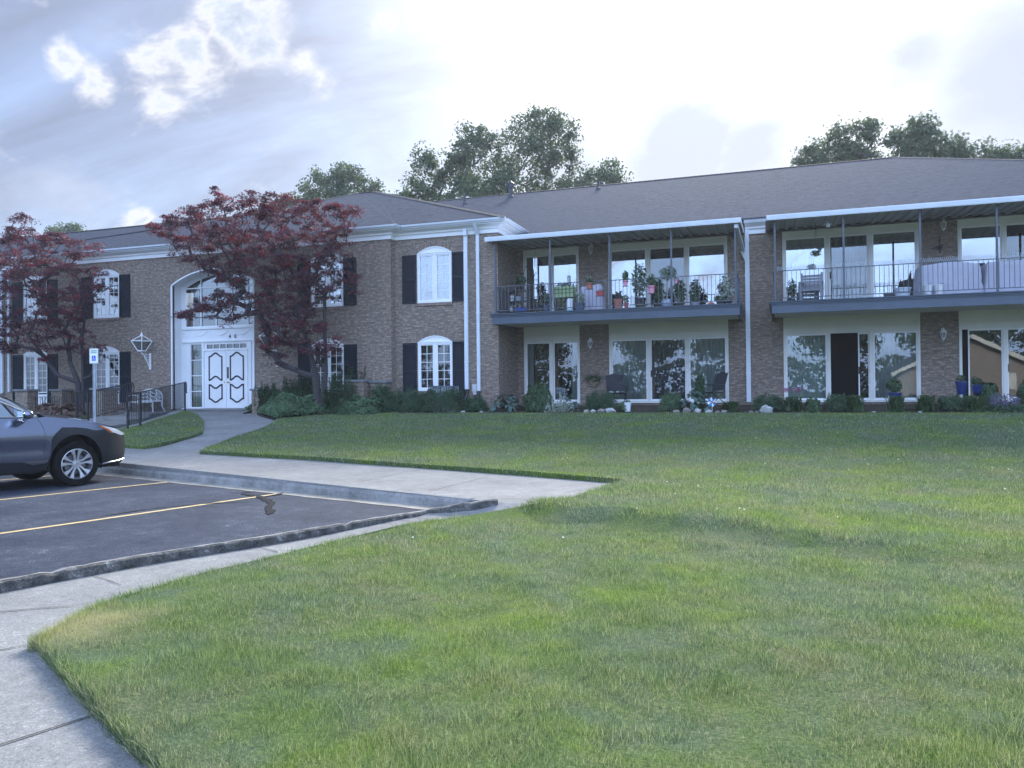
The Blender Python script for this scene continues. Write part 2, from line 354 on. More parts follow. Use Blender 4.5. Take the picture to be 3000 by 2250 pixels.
def onh(x, y, dz=0.0):
    d = ray(x, y); lo, hi = .5, 90.
    for _ in range(40):
        m = (lo+hi)/2
        if d[2]*m > float(hh_(d[0]*m, d[1]*m))+dz: lo = m
        else: hi = m
    return Vector(d*lo)
VW = 1.35624
def G(*l, dz=0.0): return [tuple(onh(x*VW, y*VW, dz)[:2]) for x, y in l]        # points of the 2212-wide view on the ground
UD = np.array([.957, -.290]); VD = np.array([.290, .957])            # directions of the car park
LZ = -1.47
def sheet(name, poly, mat_, dz=0.0, thick=.3, step=.8, parent=None, zf=None, holes=()):
    v, f = cdt(poly, holes, step)
    zf = zf or hh_
    z = zf(v[:, 0], v[:, 1])+dz; n = len(v)
    V = [(*a, b) for a, b in zip(v, z)]; F = [tuple(t) for t in f]
    # orient up
    F2 = []
    for t in F:
        a, b, c = (v[i] for i in t); F2.append(t if (b[0]-a[0])*(c[1]-a[1])-(b[1]-a[1])*(c[0]-a[0]) > 0 else t[::-1])
    mb = MB(); mb.add(V, F2)
    if thick:
        ed = {}
        for t in F2:
            for i in range(3):
                e = (t[i], t[(i+1) % 3]); ed[e] = 1
        for (a, b) in list(ed):
            if (b, a) not in ed:
                p, q = V[a], V[b]; mb.add([p, q, (q[0], q[1], q[2]-thick), (p[0], p[1], p[2]-thick)], [(0, 3, 2, 1)])
    o = mb.build(name, mat_, parent)
    return o
def ground_mat(name, cols, scales=(1.2, 9, 60), rough=.95, bump=.5, wts=(.45, .25, .30)):
    m = bpy.data.materials.new(name); m.use_nodes = True; nt = m.node_tree; b = nt.nodes['Principled BSDF']; g = N(nt, 'ShaderNodeNewGeometry'); P = g.outputs['Position']
    a = noise(nt, P, scales[0], 6, .65); b_ = noise(nt, P, scales[1], 5, .7); c_ = noise(nt, P, scales[2], 3, .8)
    f = M_(nt, 'ADD', M_(nt, 'MULTIPLY', a, wts[0]), M_(nt, 'ADD', M_(nt, 'MULTIPLY', b_, wts[1]), M_(nt, 'MULTIPLY', c_, wts[2])))
    n = len(cols); L(nt, RAMP(nt, f, [(.36+.28*i/(n-1), col) for i, col in enumerate(cols)]), b.inputs['Base Color'])
    b.inputs['Roughness'].default_value = rough; b.inputs['Specular IOR Level'].default_value = .12
    bn = N(nt, 'ShaderNodeBump', i={'Strength': bump, 'Distance': .006}); L(nt, M_(nt, 'ADD', c_, b_), bn.inputs['Height']); L(nt, bn.outputs[0], b.inputs['Normal'])
    return m
def grass_mat(name, blades):
    m = bpy.data.materials.new(name); m.use_nodes = True; nt = m.node_tree; nt.nodes.clear(); g = N(nt, 'ShaderNodeNewGeometry'); P = g.outputs['Position']
    o = N(nt, 'ShaderNodeOutputMaterial')
    big = noise(nt, P, .55, 5, .62, .4, {'Location': (4.2, 1.1, 0), 'Scale': (1, 1.25, .0)})
    mid = noise(nt, P, 2.6, 4, .65, .2, {'Scale': (1, 1, .0)})
    fine = noise(nt, P, 55, 3, .8)
    isl = g.outputs['Random Per Island'] if blades else fine
    fine = M_(nt, 'ADD', M_(nt, 'MULTIPLY', isl, .6), M_(nt, 'MULTIPLY', fine, .4)) if blades else fine
    base = RAMP(nt, fine, [(.15, (.030, .068, .026)), (.5, (.130, .195, .070)), (.75, (.25, .31, .14)), (.92, (.45, .50, .33))])
    lush = RAMP(nt, fine, [(.2, (.05, .11, .020)), (.7, (.26, .36, .07)), (.95, (.42, .52, .20))])
    cool = RAMP(nt, fine, [(.2, (.038, .075, .048)), (.62, (.17, .23, .155)), (.95, (.46, .50, .40))])
    dry = RAMP(nt, fine, [(.2, (.08, .08, .045)), (.62, (.29, .275, .18)), (.92, (.56, .53, .40))])
    f1 = M_(nt, 'ADD', M_(nt, 'MULTIPLY', big, .65), M_(nt, 'MULTIPLY', mid, .35))
    c = MIX(nt, RAMP(nt, f1, [(.46, 0.0), (.57, .9)]), base, lush)
    n4 = noise(nt, P, .8, 5, .65, .3, {'Location': (14, 7, 0), 'Scale': (1, 1, .0)})
    c = MIX(nt, RAMP(nt, M_(nt, 'ADD', M_(nt, 'MULTIPLY', n4, .7), M_(nt, 'MULTIPLY', mid, .3)), [(.44, 0.0), (.58, .85)]), c, cool)
    n5 = noise(nt, P, 1.1, 6, .7, .5, {'Location': (31, 17, 0), 'Scale': (1, 1, .0)})
    c = MIX(nt, RAMP(nt, M_(nt, 'ADD', M_(nt, 'MULTIPLY', n5, .62), M_(nt, 'MULTIPLY', fine, .38)), [(.50, 0.0), (.64, .70)]), c, dry)
    # the scorched tip of the lawn where the two walks meet
    sx = N(nt, 'ShaderNodeVectorMath', operation='DISTANCE'); L(nt, P, sx.inputs[0]); q = onh(190, 1870); sx.inputs[1].default_value = (q.x+.05, q.y+.1, q.z)
    c = MIX(nt, RAMP(nt, M_(nt, 'ADD', sx.outputs['Value'], M_(nt, 'MULTIPLY', M_(nt, 'SUBTRACT', mid, .5), .9)), [(.10, .75), (.55, 0.0)]), c, (.40, .36, .23))
    if blades:
        d = N(nt, 'ShaderNodeBsdfPrincipled', i={'Roughness': .5, 'Specular IOR Level': .35}); L(nt, c, d.inputs['Base Color'])
        t = N(nt, 'ShaderNodeBsdfTranslucent'); L(nt, MIX(nt, 1.0, c, (1.35, 1.4, .9), 'MULTIPLY'), t.inputs[0])
        mx = N(nt, 'ShaderNodeMixShader', i={0: .42}); L(nt, d.outputs[0], mx.inputs[1]); L(nt, t.outputs[0], mx.inputs[2]); L(nt, mx.outputs[0], o.inputs[0])
    else:
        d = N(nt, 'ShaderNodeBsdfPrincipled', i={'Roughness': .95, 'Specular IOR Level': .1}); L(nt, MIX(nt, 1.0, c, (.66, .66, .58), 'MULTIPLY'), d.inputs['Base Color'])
        bn = N(nt, 'ShaderNodeBump', i={'Strength': 1.0, 'Distance': .03}); L(nt, noise(nt, P, 28, 4, .75), bn.inputs['Height']); L(nt, bn.outputs[0], d.inputs['Normal']); L(nt, d.outputs[0], o.inputs[0])
    return m
GRASS = grass_mat('grass_blades', True); TURF = grass_mat('turf', False)
CONC = ground_mat('concrete', [(.08, .08, .078), (.17, .17, .165), (.225, .225, .22), (.26, .26, .25), (.50, .49, .47)], (.9, 8, 70), .9, 1.0, (.27, .20, .53))
KERB = ground_mat('kerb_concrete', [(.10, .10, .095), (.25, .245, .23), (.38, .37, .35)], (2.5, 22, 120), .95, 1.0)
ROUGHC = ground_mat('crumbled_concrete', [(.02, .02, .02), (.07, .07, .066), (.14, .135, .125), (.42, .41, .38)], (9, 42, 110), .95, 1.0)
ASPH = ground_mat('asphalt', [(.012, .015, .024), (.027, .034, .052), (.038, .048, .070), (.060, .072, .098), (.28, .29, .32)], (.8, 7, 80), .85, 1.0, (.30, .18, .52))
SOIL = ground_mat('soil', [(.025, .02, .015), (.05, .04, .03), (.09, .075, .06)], (2, 18, 80), .95, 1)
YEL = mat("yellow_paint", (.50, .38, .18), .7, var=.25, vscale=14, dirt=(.35, .28, .15))

# far ground, one sheet to the horizon (lower than everything laid on it)
gr = MB(); ys = [-415, -60, 0, 7, 12, 22.2, 23.7, 60, 415]
for a, b in zip(ys, ys[1:]):
    gr.add([(-415, a, h(a)-.34), (415, a, h(a)-.34), (415, b, h(b)-.34), (-415, b, h(b)-.34)], [(0, 1, 2, 3)])
tag(gr.build('ground', TURF), kind='structure')
# lawns
edge_near = G((1352, 1046))+G((1240, 1066), (1120, 1088), (1000, 1107), (880, 1125), (740, 1156), (600, 1189), (450, 1224), (300, 1261), (215, 1289), (150, 1321), (105, 1345), (84, 1366), dz=.115)+G((84, 1385), (95, 1405), (160, 1480), (250, 1580), (340, 1659), dz=.03)
BEDF = [tuple(onh(x, y)[:2]) for x, y in ((742, 1204), (762, 1220), (812, 1234), (900, 1226), (1000, 1216), (1130, 1207))]
LAWN = BEDF[::-1][1:4]+G((596, 915), (570, 930), (500, 953), (432, 981), (660, 994), (900, 1011), (1130, 1028))+edge_near+[(-1.2, 1.6), (.6, .2), (1.2, -12), (45, -12), (45, 22.32), (-11.9, 22.32)]
lz_ = lambda x, y: hh_(x, y)+und(x, y)
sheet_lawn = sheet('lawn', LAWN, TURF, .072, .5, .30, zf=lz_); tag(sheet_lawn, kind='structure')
def gz(*l): return [tuple(onh(240+x/6.144, 1080+y/6.144)[:2]) for x, y in l]
ISL = gz((600, 1150), (830, 1100), (1080, 1050), (1300, 965), (1600, 875), (1870, 785), (2050, 850), (2140, 930), (2180, 1010), (2150, 1190), (1950, 1260), (1700, 1330), (1420, 1410), (1140, 1450), (900, 1440), (680, 1420), (500, 1390), (420, 1250))
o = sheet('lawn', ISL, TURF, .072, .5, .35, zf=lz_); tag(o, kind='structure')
LEFTL = [(-23.4, 22.1), (-22.3, 19.9), (-23.6, 18.6), (-26, 17.5), (-34, 19.5), (-46, 24), (-46, 24.5), (-30, 22.6)]
o = sheet('lawn', LEFTL, TURF, .05, .5, .9); tag(o, kind='structure')
# garden bed in front of the building
BED = [(45, 22.22), (45, 25.5), (-8.4, 25.5), (-8.4, 23.5), (-12.1, 23.5), (-12.1, 23.2), (-17.6, 23.2), (-17.6, 22.6)]+BEDF+[(-11.9, 22.22)]
o = sheet('garden_bed', BED, SOIL, .04, .3, .9); tag(o, kind='structure')
# walks: one concrete sheet, the lawns overlap its edges
far_base = [tuple(atz(x*VW, y*VW, LZ)[:2]) for x, y in ((258, 1018), (440, 1037), (700, 1062), (940, 1090))]
FK0, FK1 = np.array([-11.9, 11.25]), np.array([-3.62, 8.84])
udir = (FK1-FK0)/np.linalg.norm(FK1-FK0); vdir = np.array([-udir[1], udir[0]])
K0 = FK0-udir*22; K1 = FK1+udir*.05
def onk(x, y):
    d = ray(x*VW, y*VW); lo, hi = .5, 90.
    for _ in range(40):
        m = (lo+hi)/2
        if d[2]*m > max(-1.43, float(hh_(d[0]*m, d[1]*m))+.045): lo = m
        else: hi = m
    return tuple((d*lo)[:2])
near_in = [onk(x, y) for x, y in ((0, 1247), (100, 1229), (300, 1194), (560, 1155), (680, 1135.5), (800, 1116), (860, 1107), (920, 1098), (970, 1090), (1020, 1082.5), (1070, 1075))]
d0 = np.array(near_in[0])-np.array(near_in[1]); d0 = d0/np.linalg.norm(d0)
tail = [tuple(np.array(near_in[0])+d0*1.2), tuple(np.array(near_in[0])+d0*4+np.array([-1.2, -.2])), (-13, -4)]
NK = tail[::-1]+near_in                                      # the near kerb's inner top edge
wk = [tuple(K0+vdir*.05), tuple(K1+vdir*.05)]+[(x-.02, y) for x, y in NK[::-1]]+[(-13, -14), (1.6, -14), (1.0, .3), (-.8, 1.9)]+[(x+.38, y+.02) for x, y in edge_near[::-1][:-1]]+[(-1.5, 11.9), (-5.8, 12.9), (-10.6, 14.0), (-10.5, 18), (-12.0, 20.5), (-13.6, 22.6), (-17.56, 22.9), (-17.56, 23.72), (-21.3, 23.72), (-21.3, 23.2), (-25.5, 23.2), (-25.5, 21.0), (-23.4, 19.4), (-22.5, 15.6), tuple(K0+vdir*2.2)]
o = sheet('sidewalk', wk, CONC, 0, .3, .45); tag(o, kind='structure')
# joints cut in the walk
JT = mat('joint_dirt', (.055, .055, .05), .95)
jl = []
for a, b in (((465, 1006), (548, 999)), ((549, 1021), (642, 1008)), ((775, 1041), (905, 1015)), ((925, 1062), (1055, 1030)), ((1075, 1078), (1185, 1081)), ((1225, 1064), (1405, 1038)), ((183, 1238), (262, 1265)), ((543, 1178), (600, 1193)), ((866, 1124), (905, 1129)), ((-40, 1325), (160, 1310)), ((-60, 1418), (110, 1384)), ((-60, 1632), (255, 1530)), ((300, 985), (480, 975)), ((420, 920), (640, 905)), ((405, 940), (520, 948)), ((415, 898), (560, 893))):
    p, q = G(a, b); jl.append((p, q))
jb = MB(); rj = random.Random(4)
for p, q in jl:
    p, q = Vector((*p, 0)), Vector((*q, 0)); n = max(3, int((q-p).length/.18)); dd = (q-p).normalized(); nn = Vector((-dd.y, dd.x, 0)); pr = None
    for i in range(n+1):
        c = p.lerp(q, i/n)+nn*rj.uniform(-.006, .006); w = rj.uniform(.003, .008); a, b = c+nn*w, c-nn*w
        a.z = float(hh_(a.x, a.y))+.007; b.z = float(hh_(b.x, b.y))+.007
        if pr: jb.add([pr[0], a, b, pr[1]], [(0, 3, 2, 1)])
        pr = (a, b)
tag(jb.build('sidewalk_joint', JT), kind='structure')
# car park
lot = [tuple(K0), tuple(K1)]+[(x-.02, y) for x, y in NK[::-1]]+[(-60, -14), (-60, 22)]
o = sheet('parking_lot', lot, ASPH, 0, 0, 3.0, zf=lambda x, y: np.full_like(y, LZ)); tag(o, kind='structure')
# kerbs: rounded profile swept along a line
def kerb(name, line, side, w, top, mats, jitter=.006, seed=1, prof='round', joints=2.4, walkf=None):
    r = random.Random(seed); P = []
    line = [np.array(p, float) for p in line]
    for a, b in zip(line, line[1:]):
        n = max(1, int(np.linalg.norm(b-a)/.08))
        for i in range(n): P.append(a+(b-a)*i/n)
    P.append(line[-1]); mb = MB(); rows = []; j2 = lambda: r.uniform(-.003, .003)
    acc = 0; shapes = {'round': [(0, -.25), (.012, -.03), (.03, .0), (.055, 1.0-.0), (w-.02, 1.0), (w, .9)]}
    for i, p in enumerate(P):
        d = P[min(i+1, len(P)-1)]-P[max(i-1, 0)]; d = d/np.linalg.norm(d); nrm = np.array([d[1], -d[0]])*side
        if i: acc += np.linalg.norm(P[i]-P[i-1])
        gap = (acc % joints) < .05 and i > 2
        j = lambda s=1: r.uniform(-jitter, jitter)*s
        t = top(p) if callable(top) else top; base = LZ-.12
        ws = [(0+j(), base), (.0+j(), LZ-.0), (.018+j(), t-.05+j()), (.05+j(), t-.012+j(.5)), (.085, t+j(.5)), (w-.03+j(), t+j(.5)), (w+j(.6), t-.015+j(.5)), (w+.004+j(.8), t-.07+j(.5)), (w+j(.3), base-.05)]
        if gap: ws = [(a if a > .02 else a+.015, z-.018 if z > LZ else z) for a, z in ws]
        rows.append([(p[0]+nrm[0]*a, p[1]+nrm[1]*a, z) for a, z in ws])
    k = len(rows[0]); vs = [q for rw in rows for q in rw]
    fs = [(i*k+j_, i*k+j_+1, (i+1)*k+j_+1, (i+1)*k+j_) for i in range(len(rows)-1) for j_ in range(k-1)]
    if side < 0: fs = [f[::-1] for f in fs]
    fs += [tuple(range(k)), tuple(range(len(vs)-1, len(vs)-k-1, -1))]
    mb.add(vs, fs)
    if len(mats) > 1:
        idx = []
        for f in fs: idx.append(1 if len(f) == 4 and min(q % k for q in f) >= 5 else 0)
        mb.m = idx
    o = mb.build(name, mats); tag(o, kind='structure'); return o
kerb('kerb', [tuple(K0), tuple(FK0), tuple(K1)], -1, .17, lambda p: float(hh_(p[0]+_vd[0]*.1, p[1]+_vd[1]*.1))+.008, [KERB], .004, 3, joints=2.9)
kerb('kerb', NK, 1, .155, lambda p: max(-1.43, float(hh_(p[0], p[1]))+.045), [KERB, ROUGHC], .009, 5, joints=2.9)
# gutter pan along the far kerb, crumbling at its edge
gp = MB(); rg = random.Random(8); pr = None
for i in range(0, 160):
    c = K0+(K1-K0)*i/159; a = c-vdir*.0; b = c-vdir*(.26+rg.uniform(-.02, .02))
    if pr: gp.add([(*pr[0], LZ+.006), (*a, LZ+.006), (*b, LZ+.005), (*pr[1], LZ+.005)], [(0, 3, 2, 1)])
    pr = (a, b)
tag(gp.build('gutter_pan', ground_mat('pan_concrete', [(.16, .15, .12), (.30, .28, .24), (.42, .40, .35)], (2.5, 22, 120))), kind='structure')
# stall lines
def stripe(p, q, w, z, m, name, jit=.004, seed=0, ext=0):
    r = random.Random(seed); p, q = np.array(p), np.array(q); d = (q-p)/np.linalg.norm(q-p); n = np.array([-d[1], d[0]]); p = p-d*ext; k = int(np.linalg.norm(q-p)/.12); mb = MB(); pr = None
    for i in range(k+1):
        c = p+(q-p)*i/k+n*math.sin(i*.13)*.012; a, b = c+n*(w/2+r.uniform(-jit, jit)), c-n*(w/2+r.uniform(-jit, jit))
        if pr is not None: mb.add([(*pr[0], z), (*a, z), (*b, z), (*pr[1], z)], [(0, 3, 2, 1)])
        pr = (a, b)
    o = mb.build(name, m); tag(o, kind='structure'); return o
lz = lambda x, y: tuple(atz(x*VW, y*VW, LZ)[:2])
A0, A1 = lz(0, 1153), lz(603, 1067); B0, B1 = lz(0, 1080), lz(381, 1040)
stripe(A0, A1, .085, LZ+.005, YEL, 'parking_line', seed=1, ext=3.5)
stripe(B0, B1, .085, LZ+.005, YEL, 'parking_line', seed=2, ext=5)
dAB = np.array(B1)-np.array(A1)
stripe(np.array(B0)+dAB, np.array(B1)+dAB+VD*.1, .085, LZ+.005, YEL, 'parking_line', seed=3, ext=5)
# tar seams
TAR = mat('tar', (.012, .012, .013), .35)
def squiggle(pts, w, name='tar_seam', seed=0):
    r = random.Random(seed); P = [np.array(lz(*p)) for p in pts]; mb = MB(); pr = None; Q = []
    for a, b in zip(P, P[1:]):
        k = max(1, int(np.linalg.norm(b-a)/.05))
        Q += [a+(b-a)*i/k for i in range(k)]
    Q.append(P[-1])
    for i, c in enumerate(Q):
        d = Q[min(i+1, len(Q)-1)]-Q[max(i-1, 0)]; d = d/np.linalg.norm(d); n = np.array([-d[1], d[0]]); ww = w*r.uniform(.5, 1.3)*(.25+min(1, min(i, len(Q)-1-i)/4))
        a, b = c+n*ww, c-n*ww
        if pr is not None: mb.add([(*pr[0], LZ+.009), (*a, LZ+.009), (*b, LZ+.009), (*pr[1], LZ+.009)], [(0, 3, 2, 1)])
        pr = (a, b)
    tag(mb.build(name, TAR), kind='structure')
squiggle([(522, 1067), (560, 1073), (575, 1080), (588, 1088), (578, 1098), (586, 1105), (580, 1113)], .045, seed=1)
squiggle([(500, 1067), (545, 1063), (560, 1061)], .02, seed=2)
squiggle([(540, 1084), (470, 1087), (400, 1092), (330, 1099), (270, 1108), (210, 1117)], .016, seed=3)
squiggle([(560, 1075), (600, 1069), (612, 1065)], .03, seed=4)

# grass blades, thinner and denser near the camera
def blades(poly_list, seed=3):
    rng = np.random.default_rng(seed); allv = []; total = 0
    bands = [(0, 4.5, 13000, .0032, .040), (4.5, 6.5, 8500, .0040, .040), (6.5, 9, 4600, .0052, .042), (9, 13, 2100, .0076, .044), (13, 18, 900, .011, .046), (18, 27, 420, .016, .048)]
    V = []
    for poly in poly_list:
        a = np.array(poly); lo, hi = np.maximum(a.min(0), (-32, .2)), np.minimum(a.max(0), (20, 24))
        for r0, r1, den, w, ht in bands:
            n = int((hi[0]-lo[0])*(hi[1]-lo[1])*den*(1 if r0 < 9 else 1))
            n = min(n, 9000000)
            # sample in chunks inside the annulus only
            P = []
            cell = 1.0
            gx = np.arange(lo[0], hi[0], cell); gy = np.arange(lo[1], hi[1], cell)
            for X in gx:
                for Y in gy:
                    rc = math.hypot(X+.5, Y+.5)
                    if rc < r0-.9 or rc > r1+.9: continue
                    dd = (X+.5)*fwd[0]+(Y+.5)*fwd[1]; lat = (X+.5)*rgt[0]+(Y+.5)*rgt[1]
                    if dd < .5 or abs(lat) > dd*.72+1.4: continue
                    q = rng.random((int(den*cell*cell), 2))*cell+(X, Y); P.append(q)
            if not P: continue
            P = np.concatenate(P); r = np.hypot(P[:, 0], P[:, 1]); k = (r >= r0) & (r < r1); P = P[k]
            P = P[inpoly(P, a)]; m = len(P)
            if not m: continue
            z = hh_(P[:, 0], P[:, 1])+und(P[:, 0], P[:, 1])+.067
            th = rng.random(m)*2*np.pi; lean = rng.normal(0, .85, m); H = ht*rng.uniform(.5, 1.25, m)
            cl = np.sin(P[:, 0]*3.1+np.sin(P[:, 1]*2.3)*1.7)*np.sin(P[:, 1]*2.7+1.3)
            cl2 = np.sin(P[:, 0]*11+2*np.sin(P[:, 1]*7))*np.sin(P[:, 1]*13+1.7*np.sin(P[:, 0]*9)); H *= np.clip(1+.2*cl+.38*cl2, .35, 1.7)
            wx, wy = np.cos(th)*w*.5, np.sin(th)*w*.5
            ph = rng.random(m)*2*np.pi
            tx, ty = np.cos(ph)*lean*H, np.sin(ph)*lean*H
            b = np.stack([P[:, 0], P[:, 1], z], 1)
            v = np.stack([b+np.stack([-wx, -wy, -.02+0*wx], 1), b+np.stack([wx, wy, -.02+0*wx], 1), b+np.stack([tx, ty, H], 1)], 1)
            V.append(v.reshape(-1, 3))
    V = np.concatenate(V); F = np.arange(len(V)).reshape(-1, 3)
    return npmesh('grass', V, F, GRASS)
g_ = blades([LAWN, ISL, LEFTL]); tag(g_, 'short mown green grass with dry patches', 'grass', kind='stuff')
# longer ragged blades that hang over the edges of the turf
def fringe(lines, seed):
    rng = np.random.default_rng(seed); V = []
    for ln, side in lines:
        for a, b in zip(ln, ln[1:]):
            a, b = np.array(a), np.array(b); l = np.linalg.norm(b-a); d = (b-a)/max(l, 1e-6); nn = np.array([-d[1], d[0]])*side
            rr = math.hypot(*((a+b)/2)); den = 2200 if rr < 6 else (800 if rr < 11 else 260); w = .0035 if rr < 6 else (.006 if rr < 11 else .012); m = int(l*den)
            if m < 1: continue
            t = rng.random(m)[:, None]; off = rng.uniform(-.022, .06, m)[:, None]; P = a+(b-a)*t+nn*off
            z = hh_(P[:, 0], P[:, 1])+rng.uniform(-.005, .075, m); th = rng.random(m)*2*np.pi; H = rng.uniform(.02, .06, m)
            out = -nn*rng.uniform(-.3, .9, m)[:, None]*H[:, None]+rng.normal(0, .015, (m, 2))
            w2 = np.stack([np.cos(th)*w/2, np.sin(th)*w/2], 1)
            V.append(np.stack([np.c_[P-w2, z-.01], np.c_[P+w2, z-.01], np.c_[P+out, z+H]], 1).reshape(-1, 3))
    V = np.concatenate(V); return npmesh('grass_fringe', V, np.arange(len(V)).reshape(-1, 3), GRASS)
i0 = len(G((0, 0)))*0
lawn_edge = LAWN[:10+len(edge_near)+1]
o = fringe([(lawn_edge, 1), (ISL+[ISL[0]], 1 if 0 else -1)], 5); tag(o, 'ragged longer grass along the turf edges', 'grass', kind='stuff')
# clover heads and petals scattered over the lawn
rng = np.random.default_rng(12); P = rng.uniform((-12, 3), (14, 22.5), (600, 2)); P = P[inpoly(P, LAWN) & (np.hypot(P[:, 0], P[:, 1]) > 7)]; P = P[rng.random(len(P)) < .55]
m = len(P); s = rng.uniform(.004, .009, m)*(1+P[:, 1]*.05); z = hh_(P[:, 0], P[:, 1])+und(P[:, 0], P[:, 1])+.085; th = rng.random(m)*6.28
q = []
for k in range(4):
    q.append(np.stack([P[:, 0]+np.cos(th+k*1.57)*s, P[:, 1]+np.sin(th+k*1.57)*s, z+(.010 if k % 2 else -.006)], 1))
o = npmesh('clover_flowers', np.stack(q, 1).reshape(-1, 3), np.arange(m*4).reshape(-1, 4), mat('clover', (.55, .56, .50), .8)); tag(o, 'tiny white clover heads and petals scattered in the grass', 'flowers', kind='stuff')
# ================================================================== the apartment building
YM, YW, YB, YE, YS = 25.5, 23.5, 23.2, 23.7, 23.0       # wall planes: main, wing, wing centre, entrance, slab front
BLD = thing('apartment_building', 'long two-storey brick apartment building with shingle roof, white cornice and two balconies', 'building', (0, 0, 0))
def arcpts(xa, xb, zs, rise, n=14):
    c = (xa+xb)/2; w = (xb-xa)/2; R = (w*w+rise*rise)/(2*rise); zc = zs+rise-R
    return [(c+R*math.sin(t), zc+R*math.cos(t)) for t in np.linspace(-math.asin(w/R), math.asin(w/R), n)]
def wall(outer, holes, y, depth=.12, name='wall', m=BRICK, parent=BLD, hm=None):
    v, f = cdt(outer, holes); mb = MB()
    F = []
    for t in f:
        a, b, c = (v[i] for i in t); F.append(tuple(t) if (b[0]-a[0])*(c[1]-a[1])-(b[1]-a[1])*(c[0]-a[0]) > 0 else tuple(t[::-1]))
    mb.add([(p[0], y, p[1]) for p in v], F)
    for hl in holes:
        n = len(hl); vs = [(p[0], y, p[1]) for p in hl]+[(p[0], y+depth, p[1]) for p in hl]
        mb.add(vs, [(i, (i+1) % n, n+(i+1) % n, n+i) for i in range(n)])
    return mb.build(name, m, parent)
# ---- windows with an arched head panel
def casement(xa, xb, z0, zs, rise, y, rows, low=None, cur='sheer', seed=0, tint=None):
    r = random.Random(seed); yf = y+.045
    w = BLDobj('window')
    fr = MB(); t = .062
    zb = low if low is not None else z0
    fr.box(xa, xa+t, yf-.03, yf+.05, zb, zs); fr.box(xb-t, xb, yf-.03, yf+.05, zb, zs); fr.box(xa+t, xb-t, yf-.032, yf+.05, zb, zb+.07); fr.box(xa+t, xb-t, yf-.034, yf+.05, zs-.06, zs-.0)
    cx = (xa+xb)/2; fr.box(cx-.052, cx+.052, yf-.028, yf+.05, zb+.07, zs-.06)
    if low is not None: fr.box(xa+t, xb-t, yf-.026, yf+.04, zb+.07, z0+.02); fr.box(xa+.14, cx-.1, yf-.034, yf-.02, zb+.14, z0-.05); fr.box(cx+.1, xb-.14, yf-.034, yf-.02, zb+.14, z0-.05)
    ap = arcpts(xa, xb, zs, rise); poly = ap[::-1]
    fr.prism(poly, lambda a, b: (a, yf-.02, b), lambda a, b: (a, yf+.05, b))
    arch = arcpts(xa, xb, zs, rise, 16)
    for p, q in zip(arch, arch[1:]): fr.bar((p[0], yf-.03, p[1]-.02), (q[0], yf-.03, q[1]-.02), .03, .04)
    fr.bar((xa-.01, yf-.025, zs+.012), (xb+.01, yf-.025, zs+.012), .05, .03)
    for s0, s1 in ((xa+t, cx-.052), (cx+.052, xb-t)):
        fr.box(s0, s0+.04, yf-.012, yf+.03, z0+.07, zs-.06); fr.box(s1-.04, s1, yf-.012, yf+.03, z0+.07, zs-.06)
        fr.box(s0+.04, s1-.04, yf-.014, yf+.03, z0+.07, z0+.11); fr.box(s0+.04, s1-.04, yf-.014, yf+.03, zs-.10, zs-.06)
    f = fr.build('frame', WHITE, w); pn = MB(); mu = MB(); cu = MB()
    for s0, s1 in ((xa+t+.04, cx-.092), (cx+.092, xb-t-.04)):
        a, b = z0+.11, zs-.10
        pn.add([(s0, yf+.012, a), (s1, yf+.012, a), (s1, yf+.012, b), (s0, yf+.012, b)], [(0, 1, 2, 3)])
        m_ = (s0+s1)/2; mu.box(m_-.009, m_+.009, yf+.002, yf+.009, a, b)
        for i in range(1, rows): zz_ = a+(b-a)*i/rows; mu.box(s0, s1, yf+.003, yf+.008, zz_-.008, zz_+.008)
    pn.build('pane', GLASSC if z0 > 1 else GLASSD, w); mu.build('muntin', WHITE, w)
    curtain(w, xa+.08, xb-.08, z0+.06, zs-.04, yf+.22, cur, seed)
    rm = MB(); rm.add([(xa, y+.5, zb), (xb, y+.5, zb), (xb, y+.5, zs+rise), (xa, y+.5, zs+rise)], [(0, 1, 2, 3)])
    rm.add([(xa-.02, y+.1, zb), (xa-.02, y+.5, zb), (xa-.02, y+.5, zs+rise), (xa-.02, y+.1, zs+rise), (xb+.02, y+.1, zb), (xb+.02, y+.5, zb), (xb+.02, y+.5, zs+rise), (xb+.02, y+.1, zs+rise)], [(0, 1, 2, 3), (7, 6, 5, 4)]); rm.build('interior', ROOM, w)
    # brick ring over the arch and a brick sill
    rg_ = MB(); A = arcpts(xa-.01, xb+.01, zs, rise, 22)
    for p, q in zip(A, A[1:]):
        c = Vector(((xa+xb)/2, 0, zs-1.0)); dp = (Vector((p[0], 0, p[1]))-c).normalized()*.155; dq = (Vector((q[0], 0, q[1]))-c).normalized()*.155
        e = .004
        P = [(p[0]+.004, y-.008, p[1]), (q[0]-.004, y-.008, q[1]), (q[0]+dq.x-.004, y-.008, q[1]+dq.z), (p[0]+dp.x+.004, y-.008, p[1]+dp.z)]
        rg_.add(P+[(a, y+.02, b) for a, _, b in P], [(0, 1, 2, 3), (0, 4, 5, 1), (1, 5, 6, 2), (2, 6, 7, 3), (3, 7, 4, 0)])
    rg_.build('brick_arch', BRICKV, w)
    if low is None:
        sb = MB(); n = 17
        for i in range(n):
            u0, u1 = xa-.03+(xb-xa+.06)*i/n, xa-.03+(xb-xa+.06)*(i+1)/n; sb.box(u0+.004, u1-.004, y-.045, y+.03, z0-.10, z0-.005)
        sb.build('sill', BRICKV, w)
    return w
def BLDobj(name):
    o = bpy.data.objects.new(name, None); C.objects.link(o); o.parent = BLD; o.empty_display_size = .1; return o
